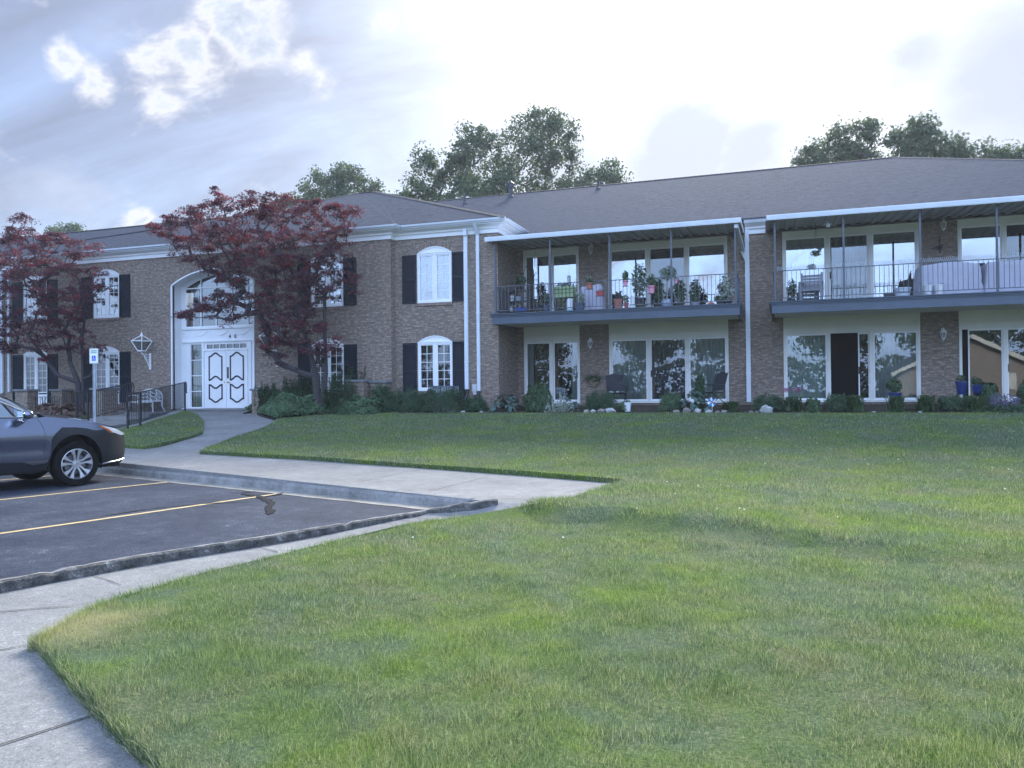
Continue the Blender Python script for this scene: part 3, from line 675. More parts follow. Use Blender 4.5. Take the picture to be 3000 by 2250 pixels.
def curtain(par, xa, xb, z0, z1, y, kind, seed=0):
    if kind == 'none': return
    r = random.Random(seed); m = {'sheer': CURTAIN, 'blind': BLIND, 'drape': DRAPE}[kind]; mb = MB(); n = max(8, int((xb-xa)/.022)); vs = []
    for i in range(n+1):
        x = xa+(xb-xa)*i/n
        if kind == 'blind': yy = y+(.02 if i % 4 < 2 else -.012)
        else: yy = y+.022*math.sin(i*1.15+math.sin(i*.31+seed)*1.6)
        vs += [(x, yy, z0), (x, yy, z1)]
    mb.add(vs, [(2*i, 2*i+2, 2*i+3, 2*i+1) for i in range(n)]); mb.build('curtain', m, par, smooth=(kind != 'blind'))
def shutter(xa, xb, z0, z1, y):
    mb = MB(); t = .05; yf = y-.042
    mb.box(xa, xa+t, yf, y-.004, z0, z1); mb.box(xb-t, xb, yf, y-.004, z0, z1)
    mid = (z0+z1)/2
    for za, zb in ((z0, z0+.09), (mid-.045, mid+.045), (z1-.08, z1)): mb.box(xa+t, xb-t, yf+.002, y-.004, za, zb)
    for za, zb in ((z0+.09, mid-.045), (mid+.045, z1-.08)):
        n = int((zb-za)/.042)
        for i in range(n):
            z = za+(zb-za)*(i+.5)/n
            mb.add([(xa+t, yf+.010, z-.022), (xb-t, yf+.010, z-.022), (xb-t, yf+.030, z+.020), (xa+t, yf+.030, z+.020), (xa+t, yf+.016, z-.024), (xb-t, yf+.016, z-.024)], [(0, 1, 2, 3), (4, 0, 3), (1, 5, 2)])
    mb.add([(xa+t, yf+.034, z0), (xb-t, yf+.034, z0), (xb-t, yf+.034, z1), (xa+t, yf+.034, z1)], [(0, 1, 2, 3)])
    mb.build('shutter', SHUT, BLD)
ZU0, ZUS, ZL0, ZLS = 2.97, 4.63, .02, 1.645
wins = [(-11.27, -10.01, YW, (-11.81, -11.30), (-9.98, -9.55), 'sheer', None), (-15.20, -13.92, YB, (-15.74, -15.23), (-13.90, -13.40), 'drape', -.36),
        (-25.04, -23.74, YB, (-25.62, -25.07), (-23.72, -23.20), 'drape', -.36), (-28.72, -27.42, YB, (-29.27, -28.75), (-27.40, -26.87), 'drape', -.36), (-33.6, -32.3, YB, (-34.12, -33.63), (-32.27, -31.77), 'drape', -.36)]
holesA, holesB = [], []
for k, (xa, xb, y, sL, sR, cur, low) in enumerate(wins):
    H = holesA if y == YW else holesB
    H.append([(xa, ZU0)]+[(xb, ZU0)]+arcpts(xa, xb, ZUS, .225)[::-1]); lo = ZL0 if low is None else low
    H.append([(xa, lo), (xb, lo)]+arcpts(xa, xb, ZLS, .225)[::-1])
    casement(xa, xb, ZU0, ZUS, .225, y, 5, None, 'drape', k)
    casement(xa, xb, ZL0, ZLS, .225, y, 5, low, 'drape', k+10)
    for s in (sL, sR):
        shutter(s[0], s[1], 2.97, 4.60, y); shutter(s[0], s[1], -.30, 1.64, y)
ARX0, ARX1, ARS, ARR = -21.27, -17.56, 4.08, .52
holesB.append([(ARX0, -.56), (ARX1, -.56)]+arcpts(ARX0, ARX1, ARS, ARR, 22)[::-1])
ZT = 5.20
wall([(-12.1, -1.3), (-8.38, -1.3), (-8.38, ZT), (-12.1, ZT)], holesA, YW)
def dep(hs): return hs
wall([(-36, -1.3), (ARX0, -1.3), (ARX0, -.5601), (ARX1, -.5601), (ARX1, -1.3), (-12.1, -1.3), (-12.1, ZT), (-36, ZT)], holesB[:-1]+[[(ARX0+.0, -.56)]+[(ARX1, -.56)]+arcpts(ARX0, ARX1, ARS, ARR, 22)[::-1]], YB, .16)
sd_ = MB()
sd_.add([(-12.1, YB, -1.3), (-12.1, YW, -1.3), (-12.1, YW, ZT), (-12.1, YB, ZT)], [(0, 1, 2, 3)])
sd_.build('wall', BRICK, BLD); sd_ = MB()
sd_.add([(-8.38, YW, -1.3), (-8.38, YM+.2, -1.3), (-8.38, YM+.2, ZT), (-8.38, YW, ZT)], [(0, 1, 2, 3)])
sd_.build('wall', BRICK, BLD)
# quoin pilaster at the jog: every other few courses stands proud
# ---- main wall with the openings for the sliding doors
SC = 25.5/24.6
UN = [(a*SC, b*SC, n) for a, b, n in ((-7.86, -5.95, 2), (-4.97, -1.25, 3), (.35, 4.04, 3), (5.02, 8.72, 3))]
mh = []
for xa, xb, n in UN:
    mh.append([(xa, -.48), (xb, -.48), (xb, 2.21), (xa, 2.21)]); mh.append([(xa, 2.47), (xb, 2.47), (xb, 4.905), (xa, 4.905)])
wall([(-8.5, -1.3), (14.6, -1.3), (14.6, 5.2), (-8.5, 5.2)], mh, YM, .16)
bk = MB(); bk.box(-36, 14.6, 42.5, 44.2, -1.3, 5.2); bk.box(14.3, 14.6, YM+.02, 42.5, -1.3, 5.2); bk.box(-36, -35.8, YB+.02, 42.5, -1.3, 5.2)
bk.build('wall', BRICK, BLD)
def sliding(xa, xb, z0, zh, zt, n, upper, curt, open_i=None, seed=0, ms=None, slide=None):
    # z0 sill, zh head of the doors, zt top of the panel above
    s = BLDobj('sliding_door'); y = YM; fr = MB(); e = .075
    fr.box(xa, xa+e, y-.03, y+.10, z0, zt); fr.box(xb-e, xb, y-.03, y+.10, z0, zt)
    fr.box(xa+e, xb-e, y-.028, y+.10, zh, zh+.10); fr.box(xa+e, xb-e, y-.05, y+.10, z0, z0+.07)
    if not upper:
        fr.box(xa+e, xb-e, y-.006, y+.08, zh+.10, zt); fr.box(xa-.005, xb+.005, y-.034, y-.0, zh+.20, zh+.235)
        fr.box(xa+.02, xb-.02, y-.020, y-.0, zh+.43, zh+.45)
    else: fr.box(xa+e, xb-e, y-.024, y+.08, zh+.10, zt); fr.box(xa-.01, xb+.01, y-.05, y+.02, zt-.05, zt+.0)
    if ms is None: ms = [xa+(xb-xa)*i/n for i in range(n+1)]
    for m in ms[1:-1]: fr.box(m-.055, m+.055, y-.02, y+.09, z0+.07, zh)
    fr.build('frame', TRIM, s)
    for i in range(n):
        a, b = ms[i]+(.075 if i == 0 else .055), ms[i+1]-(.075 if i == n-1 else .055)
        yy = y+(.02 if i != 1 else .055); p = MB(); t = .035
        if i == open_i:      # the leaf stands half open
            a = a+(b-a)*.62 if slide is None else a+slide
        p.box(a, a+t, yy-.012, yy+.02, z0+.07, zh); p.box(b-t, b, yy-.012, yy+.02, z0+.07, zh); p.box(a+t, b-t, yy-.010, yy+.02, z0+.07, z0+.13); p.box(a+t, b-t, yy-.010, yy+.02, zh-.045, zh)
        p.build('sash', WHITE, s)
        g = MB(); g.add([(a+t, yy+.006, z0+.13), (b-t, yy+.006, z0+.13), (b-t, yy+.006, zh-.045), (a+t, yy+.006, zh-.045)], [(0, 1, 2, 3)]); g.build('pane', GLASS if upper and not (i == 1 and n == 3) else GLASSL, s)
        if i == 1 or n == 2:
            hd = MB(); hx = (b-.02) if n == 2 and i == 1 else a+.02
            if not (n == 2 and i == 0): hd.box(hx-.018, hx+.018, yy-.045, yy-.012, z0+.86, z0+1.08); hd.build('door_handle', BLACK, s)
        k = curt[i]
        if k == 'sides': curtain(s, a, a+.22, z0+.08, zh, y+.17, 'sheer', seed+i)
        elif k == 'right': curtain(s, b-.26, b, z0+.08, zh, y+.17, 'sheer', seed+i)
        else: curtain(s, a, b, z0+.08, zh, y+.17, k, seed+i)
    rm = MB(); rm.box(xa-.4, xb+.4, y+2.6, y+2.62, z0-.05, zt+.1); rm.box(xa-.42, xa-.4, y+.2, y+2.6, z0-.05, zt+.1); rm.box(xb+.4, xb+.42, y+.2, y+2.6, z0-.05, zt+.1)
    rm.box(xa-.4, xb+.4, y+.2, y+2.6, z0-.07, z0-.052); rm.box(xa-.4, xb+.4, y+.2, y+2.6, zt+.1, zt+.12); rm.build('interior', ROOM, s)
    return s
LZ0, LZH, LZT = -.455, 1.66, 2.20; UZ0, UZH, UZT = 2.48, 4.665, 4.90
cur_lo = [['sides', 'right'], ['sheer', 'drape', 'sheer'], ['blind', 'none', 'sheer'], ['none', 'none', 'drape']]
cur_up = [['none', 'none'], ['none', 'none', 'none'], ['sheer', 'drape', 'none'], ['none', 'none', 'none']]
MSS = [None]+[[q*SC for q in r] for r in ([-4.97, -3.70, -2.49, -1.25], [.35, 1.61, 2.77, 4.04], [5.02, 6.15, 7.5, 8.72])]
for k, (xa, xb, n) in enumerate(UN):
    sliding(xa, xb, LZ0, LZH, LZT, n, False, cur_lo[k], {2: 1, 3: 0}.get(k), k*7, MSS[k], slide={2: .78, 3: .16}.get(k))
    sliding(xa, xb, UZ0, UZH, UZT, n, True, cur_up[k], None, k*7+40, MSS[k])
# door steps under the sliders
st = MB(); [st.box(a, b, YM-.32, YM-.04, -.75, -.53) for a, b in ((-4.9, -2.7), (-7.7, -6.4), (1.0, 3.1))]
o = st.build('door_step', CONC, BLD)
# ---- entrance
ENT = BLDobj('entrance'); e = MB(); y = YE
A22 = arcpts(ARX0, ARX1, ARS, ARR, 24)
rv = MB(); ringp = [(ARX0, -.56)]+A22+[(ARX1, -.56)]
for p, q in zip(ringp, ringp[1:]): rv.add([(p[0], YB-.002, p[1]), (q[0], YB-.002, q[1]), (q[0], YE, q[1]), (p[0], YE, p[1])], [(0, 1, 2, 3)])
for p, q in zip(ringp, ringp[1:]):
    rv.bar((p[0]+(.03 if p[0] < -19.4 else -.03), YB-.005, p[1]-.03*(p[1] > 4)), (q[0]+(.03 if q[0] < -19.4 else -.03), YB-.005, q[1]-.03*(q[1] > 4)), .05, .06, up=(0, 1, 0))
rv.build('surround', WHITE, ENT)
bkp = MB(); v, f = cdt([(ARX0, -.56), (ARX1, -.56)]+arcpts(ARX0, ARX1, ARS, ARR, 24)[::-1],
    [[(-20.80, -.50), (-20.32, -.50), (-20.32, 1.86), (-20.80, 1.86)], [(-18.02, -.50), (-17.62, -.50), (-17.62, 1.86), (-18.02, 1.86)], [(-20.15, -.555), (-18.24, -.555), (-18.24, 1.60), (-20.15, 1.60)], [(-20.08, 1.68), (-18.30, 1.68), (-18.30, 1.84), (-20.08, 1.84)],
     [(-21.02, 2.54), (-17.66, 2.54)]+[(x, z) for x, z in arcpts(-21.02, -17.66, 4.02, .46, 20)][::-1]])
F = [tuple(t) if (v[t[1]][0]-v[t[0]][0])*(v[t[2]][1]-v[t[0]][1])-(v[t[1]][1]-v[t[0]][1])*(v[t[2]][0]-v[t[0]][0]) > 0 else tuple(t[::-1]) for t in f]
bkp.add([(p[0], y, p[1]) for p in v], F)
for xa, xb in ((-20.90, -20.84), (-20.28, -20.20), (-18.20, -18.08)): bkp.box(xa, xb, y-.035, y+.02, -.55, 1.93)
bkp.box(-21.2, -17.62, y-.06, y-.0, 1.93, 1.99); bkp.box(-21.2, -17.62, y-.05, y-.0, 2.42, 2.50); bkp.box(-20.2, -18.2, y-.045, y+.02, 1.60, 1.67)
# swag mouldings on the panel
for cx_ in (-20.4, -19.45, -18.5):
    bkp.tube([(cx_-.36+.72*t, y-.012, 2.34-.16*math.sin(math.pi*t)) for t in np.linspace(0, 1, 11)], .012, 5)
bkp.build('surround', WHITE, ENT)
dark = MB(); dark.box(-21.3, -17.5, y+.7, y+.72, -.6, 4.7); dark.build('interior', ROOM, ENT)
def leaf_door(xa, xb, hside):
    d = bpy.data.objects.new('door_leaf', None); C.objects.link(d); d.parent = BLD
    m = MB(); m.box(xa+.006, xb-.006, y-.018, y+.03, -.545, 1.595); m.build('door_panel', WHITE, d)
    cx_ = (xa+xb)/2; w = (xb-xa)/2*.60; tr = MB(); T = .026; yy = y-.026
    def path(pts, closed=True):
        P = pts+[pts[0]] if closed else pts
        for p, q in zip(P, P[1:]):
            dx, dz = q[0]-p[0], q[1]-p[1]; l = math.hypot(dx, dz)
            if l < 1e-6: continue
            ex, ez = dx/l*T*.6, dz/l*T*.6
            tr.bar((p[0]-ex, yy, p[1]-ez), (q[0]+ex, yy, q[1]+ez), T*2, .014, up=(0, 1, 0))
    def wave(x0, x1, z, a, n=14): return [(x0+(x1-x0)*i/n, z+a*(.5-.5*math.cos(2*math.pi*i/n))) for i in range(n+1)]
    path([(cx_-w, .50)]+[(cx_-w, 1.37)]+wave(cx_-w+.02, cx_+w-.02, 1.38, .13)+[(cx_+w, 1.37)]+[(cx_+w, .50)]+wave(cx_-w, cx_+w, .50, .14)[::-1])
    path([(cx_-w, .33), (cx_-w, -.18)]+wave(cx_-w, cx_+w, -.19, -.13)+[(cx_+w, -.18), (cx_+w, .33)]+wave(cx_-w, cx_+w, .33, -.13)[::-1])
    tr.build('door_moulding', mat('door_trim', (.018, .012, .035), .4), d)
    if hside:
        k = MB(); k.box(xa+.035, xa+.115, y-.03, y-.016, .56, .98); k.build('push_plate', mat('bronze', (.08, .065, .05), .35, metal=.7), d)
        k = MB(); k.lathe([(.028, -.005), (.028, .005)], (0, 0, 0), 12); k = MB(); k.tube([(xa+.075, y-.02, .42), (xa+.075, y-.07, .42), (xa+.20, y-.07, .415)], .014, 8); k.tube([(xa+.075, y-.018, .42), (xa+.075, y-.03, .42)], .035, 12); k.build('door_handle', mat('brass', (.70, .45, .14), .25, metal=1), d)
    else:
        k = MB(); k.tube([(xb-.08, y-.018, 1.10), (xb-.08, y-.024, 1.10)], .028, 12); k.build('door_viewer', WHITE, d)
        k = MB(); k.tube([(xb-.09, y-.018, .42), (xb-.09, y-.028, .42)], .028, 12); k.build('door_lock', mat('brass', (.70, .45, .14), .25, metal=1), d)
    return d
leaf_door(-20.15, -19.195, False); leaf_door(-19.195, -18.24, True)
def glazing(name, xa, xb, z0, z1, cols, rows, cur=None, par=ENT, yy=None, bar=.028):
    yy = yy or y; w = bpy.data.objects.new(name, None); C.objects.link(w); w.parent = BLD
    g = MB(); g.add([(xa, yy+.02, z0), (xb, yy+.02, z0), (xb, yy+.02, z1), (xa, yy+.02, z1)], [(0, 1, 2, 3)]); g.build('pane', GLASSD, w)
    b = MB()
    for i in range(1, cols): x = xa+(xb-xa)*i/cols; b.box(x-bar/2, x+bar/2, yy-.01, yy+.016, z0, z1)
    for i in range(1, rows): z = z0+(z1-z0)*i/rows; b.box(xa, xb, yy-.008, yy+.015, z-bar/2, z+bar/2)
    if cols > 1 or rows > 1: b.build('muntin', WHITE, w)
    if cur: curtain(w, xa, xb, z0, z1, yy+.12, cur)
    return w
glazing('sidelight', -20.80, -20.32, -.50, 1.86, 1, 4, 'blind'); glazing('sidelight', -18.02, -17.62, -.50, 1.86, 1, 4, 'blind')
glazing('transom_window', -20.08, -18.30, 1.68, 1.84, 6, 1)
aw = BLDobj('arched_window'); g = MB(); AP = arcpts(-21.02, -17.66, 4.02, .46, 20); g.add([(x, y+.02, z) for x, z in [(-21.02, 2.54), (-17.66, 2.54)]+AP[::-1]], [tuple(range(22))]); g.build('pane', GLASSE, aw)
b = MB()
zat = lambda x: float(np.interp(x, [p[0] for p in AP], [p[1] for p in AP]))
for x in (-20.33, -19.64, -18.93, -18.22): b.box(x-.022, x+.022, y-.012, y+.016, 2.54, zat(x))
for z in (3.21, 3.98): b.box(-21.02, -17.66, y-.014, y+.015, z-.022, z+.022)
for p, q in zip(AP, AP[1:]): b.bar((p[0], y-.01, p[1]), (q[0], y-.01, q[1]), .05, .05, up=(0, 1, 0))
b.build('muntin', WHITE, aw)
# brick ring over the entrance arch
rg_ = MB(); A = arcpts(ARX0, ARX1, ARS, ARR, 52)
for p, q in zip(A, A[1:]):
    c = Vector(((ARX0+ARX1)/2, 0, ARS-2.6)); dp = (Vector((p[0], 0, p[1]))-c).normalized()*.19; dq = (Vector((q[0], 0, q[1]))-c).normalized()*.19
    P = [(p[0]+.004, YB-.008, p[1]+.01), (q[0]-.004, YB-.008, q[1]+.01), (q[0]+dq.x-.004, YB-.008, q[1]+dq.z), (p[0]+dp.x+.004, YB-.008, p[1]+dp.z)]
    rg_.add(P+[(a, YB+.02, b_) for a, _, b_ in P], [(0, 1, 2, 3), (0, 4, 5, 1), (1, 5, 6, 2), (2, 6, 7, 3), (3, 7, 4, 0)])
rg_.build('brick_arch', BRICKV, BLD)
def text(name, s, loc, size, m, parent=None, rz=0, ext=.004, rx=90):
    cu = bpy.data.curves.new(name, 'FONT'); cu.body = s; cu.size = size; cu.extrude = ext; cu.align_x = 'CENTER'; cu.align_y = 'CENTER'; cu.offset = .002
    t = bpy.data.objects.new('tmp', cu); C.objects.link(t); dg = bpy.context.evaluated_depsgraph_get(); me = bpy.data.meshes.new_from_object(t.evaluated_get(dg)); bpy.data.objects.remove(t)
    me.materials.clear(); me.materials.append(m); me.transform(Matrix.Translation(loc) @ Matrix.Rotation(rz, 4, 'Z') @ Matrix.Rotation(rad(rx), 4, 'X'))
    return link(name, me, parent)
text('house_number', '4', (-19.03, YE-.012, 2.11), .19, BLACK, BLD); text('house_number', '0', (-18.79, YE-.012, 2.11), .19, BLACK, BLD)
# ---- cornices (swept stepped profile) and gutters
def sweep(path, prof, name, m, closed_ends=True, par=BLD):
    # path: plan points left to right, prof: (outward, z)
    mb = MB(); n = len(path); P = [Vector((*p, 0)) for p in path]; rows = []
    for i, p in enumerate(P):
        ds = []
        if i: ds.append((P[i]-P[i-1]).normalized())
        if i < n-1: ds.append((P[i+1]-P[i]).normalized())
        ns = [Vector((d.y, -d.x, 0)) for d in ds]
        if len(ns) == 2: nn = (ns[0]+ns[1]); nn = nn/nn.dot(ns[0])
        else: nn = ns[0]
        rows.append([(p.x+nn.x*o_, p.y+nn.y*o_, z) for o_, z in prof])
    k = len(prof); vs = [q for r_ in rows for q in r_]
    fs = [(i*k+j, (i+1)*k+j, (i+1)*k+(j+1) % k, i*k+(j+1) % k) for i in range(n-1) for j in range(k)]
    if closed_ends: fs += [tuple(range(k)), tuple(range(len(vs)-1, len(vs)-k-1, -1))]
    return mb.add(vs, fs).build(name, m, par)
WPATH = [(-36, YB), (-12.1, YB), (-12.1, YW), (-8.38, YW), (-8.38, YM+.6)]
sweep(WPATH, [(0, 5.14), (.05, 5.14), (.05, 5.26), (.10, 5.285), (.10, 5.35), (.20, 5.385), (.30, 5.40), (.30, 5.43), (.0, 5.43)], 'cornice', WHITE)
GPROF = [(.30, 5.432), (.36, 5.432), (.385, 5.47), (.42, 5.49), (.43, 5.54), (.405, 5.54), (.395, 5.50), (.35, 5.46), (.30, 5.46)]
sweep(WPATH, GPROF, 'gutter', GUTTER)
sweep([(-.75, YM-.02), (-.13, YM-.02)], [(0, 4.88), (.05, 4.88), (.05, 5.0), (.12, 5.04), (.12, 5.09), (.30, 5.17), (.0, 5.17)], 'cornice', WHITE)
sweep([(-.77, YM-.02), (-.11, YM-.02)], [(.30, 5.172), (.36, 5.172), (.40, 5.22), (.43, 5.29), (.40, 5.29), (.36, 5.21), (.30, 5.21)], 'gutter', GUTTER)
# ---- roofs
PT = .4167
def roofpoly(pts, name='roof', th=.05):
    mb = MB(); n = len(pts); mb.add([Vector(p) for p in pts]+[Vector(p)-Vector((0, 0, th)) for p in pts], [tuple(range(n)), tuple(range(2*n-1, n-1, -1))]+[(i, n+i, n+(i+1) % n, (i+1) % n) for i in range(n)])
    return mb.build(name, SHINGLE, BLD)
zr = lambda Y, y0, z0: z0+PT*(Y-y0)
E0, ZE = 25.03, 5.31; RY = 34.93; RZ = ZE+PT*(RY-E0)
roofpoly([(-30, E0, ZE), (14.72, E0, ZE), (4.82, RY, RZ), (-30, RY, RZ)]); roofpoly([(14.72, E0, ZE), (14.72, 44.83, ZE), (4.82, RY, RZ)])
roofpoly([(-30, RY, RZ), (4.82, RY, RZ), (14.72, 44.83, ZE), (-30, 44.83, ZE)])
CAPS = mat('ridge_shingle', (.055, .055, .062), .95, var=.4, vscale=6)
def cap(p, q, w=.15):
    rc = MB()
    p, q = Vector(p), Vector(q); n = max(2, int((q-p).length/.22)); d = (q-p)/n
    s = Vector((-(q-p).y, (q-p).x, 0)).normalized()*w
    for i in range(n):
        a, b = p+d*i+Vector((0, 0, .035)), p+d*(i+1.12)+Vector((0, 0, .022)); dr = Vector((0, 0, -.055))
        rc.add([a-s+dr, a, a+s+dr, b-s+dr, b, b+s+dr], [(0, 1, 4, 3), (1, 2, 5, 4), (0, 2, 1)])
    rc.build('ridge_cap', CAPS, BLD)
cap((-18, RY, RZ), (4.82, RY, RZ)); cap((4.82, RY, RZ), (14.72, E0, ZE))
# wing roof: entrance block hip and the lower range to its left
WE, WZ = 22.80, 5.53
xr = -7.98; pkx, pky = -17.45, WE+9.2; 
pkz = WZ+PT*(pky-WE)
roofpoly([(-27.0, WE, WZ), (-12.1+.4, WE, WZ), (-12.1+.4, WE+.3, WZ), (xr, WE+.3, WZ), (xr+.0, WE+.3, WZ), (pkx, pky, pkz), (-18.4, pky-.0, pkz)])
roofpoly([(xr, WE+.3, WZ), (xr, 34.5, WZ), (pkx, pky, pkz)])
roofpoly([(-27.0, WE, WZ), (-18.4, pky, pkz), (-27.0, pky+8, WZ)])
roofpoly([(-18.4, pky, pkz), (pkx, pky, pkz), (xr, 40, WZ), (-27.0, 40, WZ)])
L0, LY = -36.4, 28.35; LZr = WZ+PT*(LY-WE)
roofpoly([(L0, WE-.004, WZ), (-18, WE-.004, WZ-.006), (-18, LY, LZr-.006), (L0, LY, LZr)]); roofpoly([(L0, LY, LZr), (-18, LY, LZr), (-18, 34, WZ), (L0, 34, WZ)])
cap((xr, WE+.3, WZ), (pkx, pky, pkz)); cap((L0, LY, LZr), (-21, LY, LZr)); cap((pkx, pky, pkz), (-18.4, pky, pkz)); cap((-18.4, pky, pkz), (-23.2, pky-4.7, pkz-1.96))
cap((-31.5, WE+1.5, WZ+PT*1.5+.02), (-23.4, WE+4.55, WZ+PT*4.55+.02), .08)
def onroof(x, y_, y0=25.03, z0=5.31):
    d = ray(x, y_); t = (z0-PT*y0)/(d[2]-PT*d[1]); return Vector(d*t)
VENT = mat('vent_metal', (.045, .05, .06), .5, metal=.3)
for x, yb_, yt, r_, cp in ((1362, 599, 571, .055, 0), (1496, 579, 538, .11, 1), (1753, 555, 529, .055, 0)):
    p = onroof(x, yb_); sc_ = Vector(p).length/2254; hh = (yb_-yt)*sc_*1.0; m = MB()
    m.lathe([(.16 if cp else .11, -.12), (.15 if cp else .10, .06), (r_, .12), (r_, hh)], p, 12)
    if cp: m.lathe([(r_*1.5, hh-.22), (r_*1.5, hh-.03)], p, 12); m.lathe([(r_*1.9, hh-.03), (.02, hh+.12)], p, 12)
    m.build('roof_vent', VENT, BLD)
# ---- downspouts
def spout(x, y, z0, z1, w=.10, d=.075, name='downspout', boot=True):
    m = MB(); m.box(x-w/2, x+w/2, y-d-.02, y-.02, z0, z1)
    for k in range(3): xx = x-w/2+w*(k+.5)/3; m.box(xx-.006, xx+.006, y-d-.026, y-d-.02, z0, z1)
    for z in (z0+.9, (z0+z1)/2, z1-.5): m.box(x-w/2-.012, x+w/2+.012, y-d-.03, y-.004, z-.02, z+.02)
    return m
m = spout(-9.47, YW, .06, 5.10, .125, .09); m.box(-9.53, -9.40, YW-.18, YW-.02, 5.1, 5.30); m.build('downspout', GUTTER, BLD)
m = spout(-9.05, YW, .0, 5.12, .105, .08); m.add([(-9.12, YW-.40, 5.47), (-9.0, YW-.40, 5.47), (-9.0, YW-.11, 5.10), (-9.12, YW-.11, 5.10), (-9.12, YW-.30, 5.47), (-9.0, YW-.30, 5.47), (-9.0, YW-.02, 5.10), (-9.12, YW-.02, 5.10)], [(0, 1, 2, 3), (7, 6, 5, 4), (0, 3, 7, 4), (1, 5, 6, 2)]); m.build('downspout', GUTTER, BLD)
bt = MB(); bt.tube([(-9.45, YW-.07, .06), (-9.46, YW-.08, -.1), (-9.52, YW-.2, -.30), (-9.66, YW-.5, -.45)], [.055]*4, 8); bt.tube([(-9.05, YW-.06, .0), (-9.05, YW-.08, -.12), (-9.02, YW-.25, -.45)], .05, 8); bt.build('drain_hose', mat('black_plastic', (.012, .012, .014), .4), BLD)
m = spout(-.69, YM, -.43, 4.09, .135, .09); m.build('downspout', GUTTER, BLD)
m = spout(-.69, YM, 4.30, 5.17, .12, .09); m.add([(-.89, YM-.14, 4.34), (-.63, YM-.14, 4.39), (-.63, YM-.02, 4.39), (-.89, YM-.02, 4.34), (-.76, YM-.115, 4.04), (-.62, YM-.115, 4.04), (-.62, YM-.02, 4.04), (-.76, YM-.02, 4.04)], [(0, 3, 2, 1), (0, 1, 5, 4), (1, 2, 6, 5), (2, 3, 7, 6), (3, 0, 4, 7)])
m.bar((-.92, YS+.0, 4.72), (-.92, YS+.02, 4.62), .10, .09); m.bar((-.91, YS+.02, 4.68), (-.80, YM-.1, 4.36), .10, .08); m.build('downspout', GUTTER, BLD)
for x in (-29.83, -29.43): spout(x, YB, .1 if x < -29.6 else .15, 5.15, .13 if x < -29.6 else .10).build('downspout', GUTTER, BLD)
# ---- balconies
def balcony(xa, xb, seed=0):
    s = MB(); xl = max(xa+.12, -8.36) if xa < -5 else xa+.12; s.add([(xl, YS+.13, 2.135), (xb-.12, YS+.13, 2.135), (xb-.12, YM-.003, 2.20), (xl, YM-.003, 2.20), (xl, YS+.13, 2.40), (xb-.12, YS+.13, 2.40), (xb-.12, YM-.003, 2.40), (xl, YM-.003, 2.40)], [(0, 3, 2, 1), (4, 5, 6, 7), (0, 1, 5, 4), (1, 2, 6, 5), (2, 3, 7, 6), (3, 0, 4, 7)]); s.build('balcony_soffit', SOFFIT, BLD)
    f = MB(); PR = [(0, 2.12), (.0, 2.34), (.02, 2.345), (.02, 2.365), (.04, 2.385), (.04, 2.405), (.065, 2.43), (.065, 2.455), (-.06, 2.455), (-.06, 2.12)]
    sweep([(xa+.05, YM-.01), (xa+.05, YS+.05), (xb-.05, YS+.05), (xb-.05, YM-.01)], PR, 'balcony_fascia', SLATE)
    d = MB(); d.box(max(xa+.12, -8.37), xb-.12, YS+.12, YM-.003, 2.41, 2.445); d.build('balcony_floor', mat('deck_grey', (.16, .17, .18), .8, var=.2), BLD)
balcony(-8.47, -.80); balcony(-.02, 9.2)
def railing(xa, xb, posts, left=True, right=True):
    z0, z1, y = 2.54, 3.335, YS+.12; r = MB()
    r.box(xa, xb, y-.016, y+.016, z1-.022, z1); r.box(xa, xb, y-.012, y+.012, z0, z0+.022)
    n = int((xb-xa)/.118)
    for i in range(n+1): x = xa+(xb-xa)*i/n; r.box(x-.0065, x+.0065, y-.0065, y+.0065, z0+.022, z1-.022)
    for sx, on in ((xa, left), (xb, right)):
        if not on: continue
        r.box(sx-.014, sx+.014, y+.02, YM-.01, z1-.024, z1-.002); r.box(sx-.010, sx+.010, y+.02, YM-.01, z0+.002, z0+.02)
        k = int((YM-y)/.12)
        for i in range(1, k): yy = y+(YM-y)*i/k; r.box(sx-.0065, sx+.0065, yy-.0065, yy+.0065, z0+.02, z1-.024)
    r.build('balcony_railing', RAIL, BLD)
    for x in posts:
        p = MB(); p.box(x-.026, x+.026, y-.026+.005, y+.026+.005, 2.456, 4.79); p.box(x-.05, x+.05, y-.045, y+.055, 2.457, 2.468); p.build('balcony_post', RAIL, BLD)
railing(-8.36, -.92, [-8.33, -6.51, -4.63, -2.78, -.95]); railing(.10, 9.1, [.13, 1.93, 3.83, 5.63, 7.45], True, True)
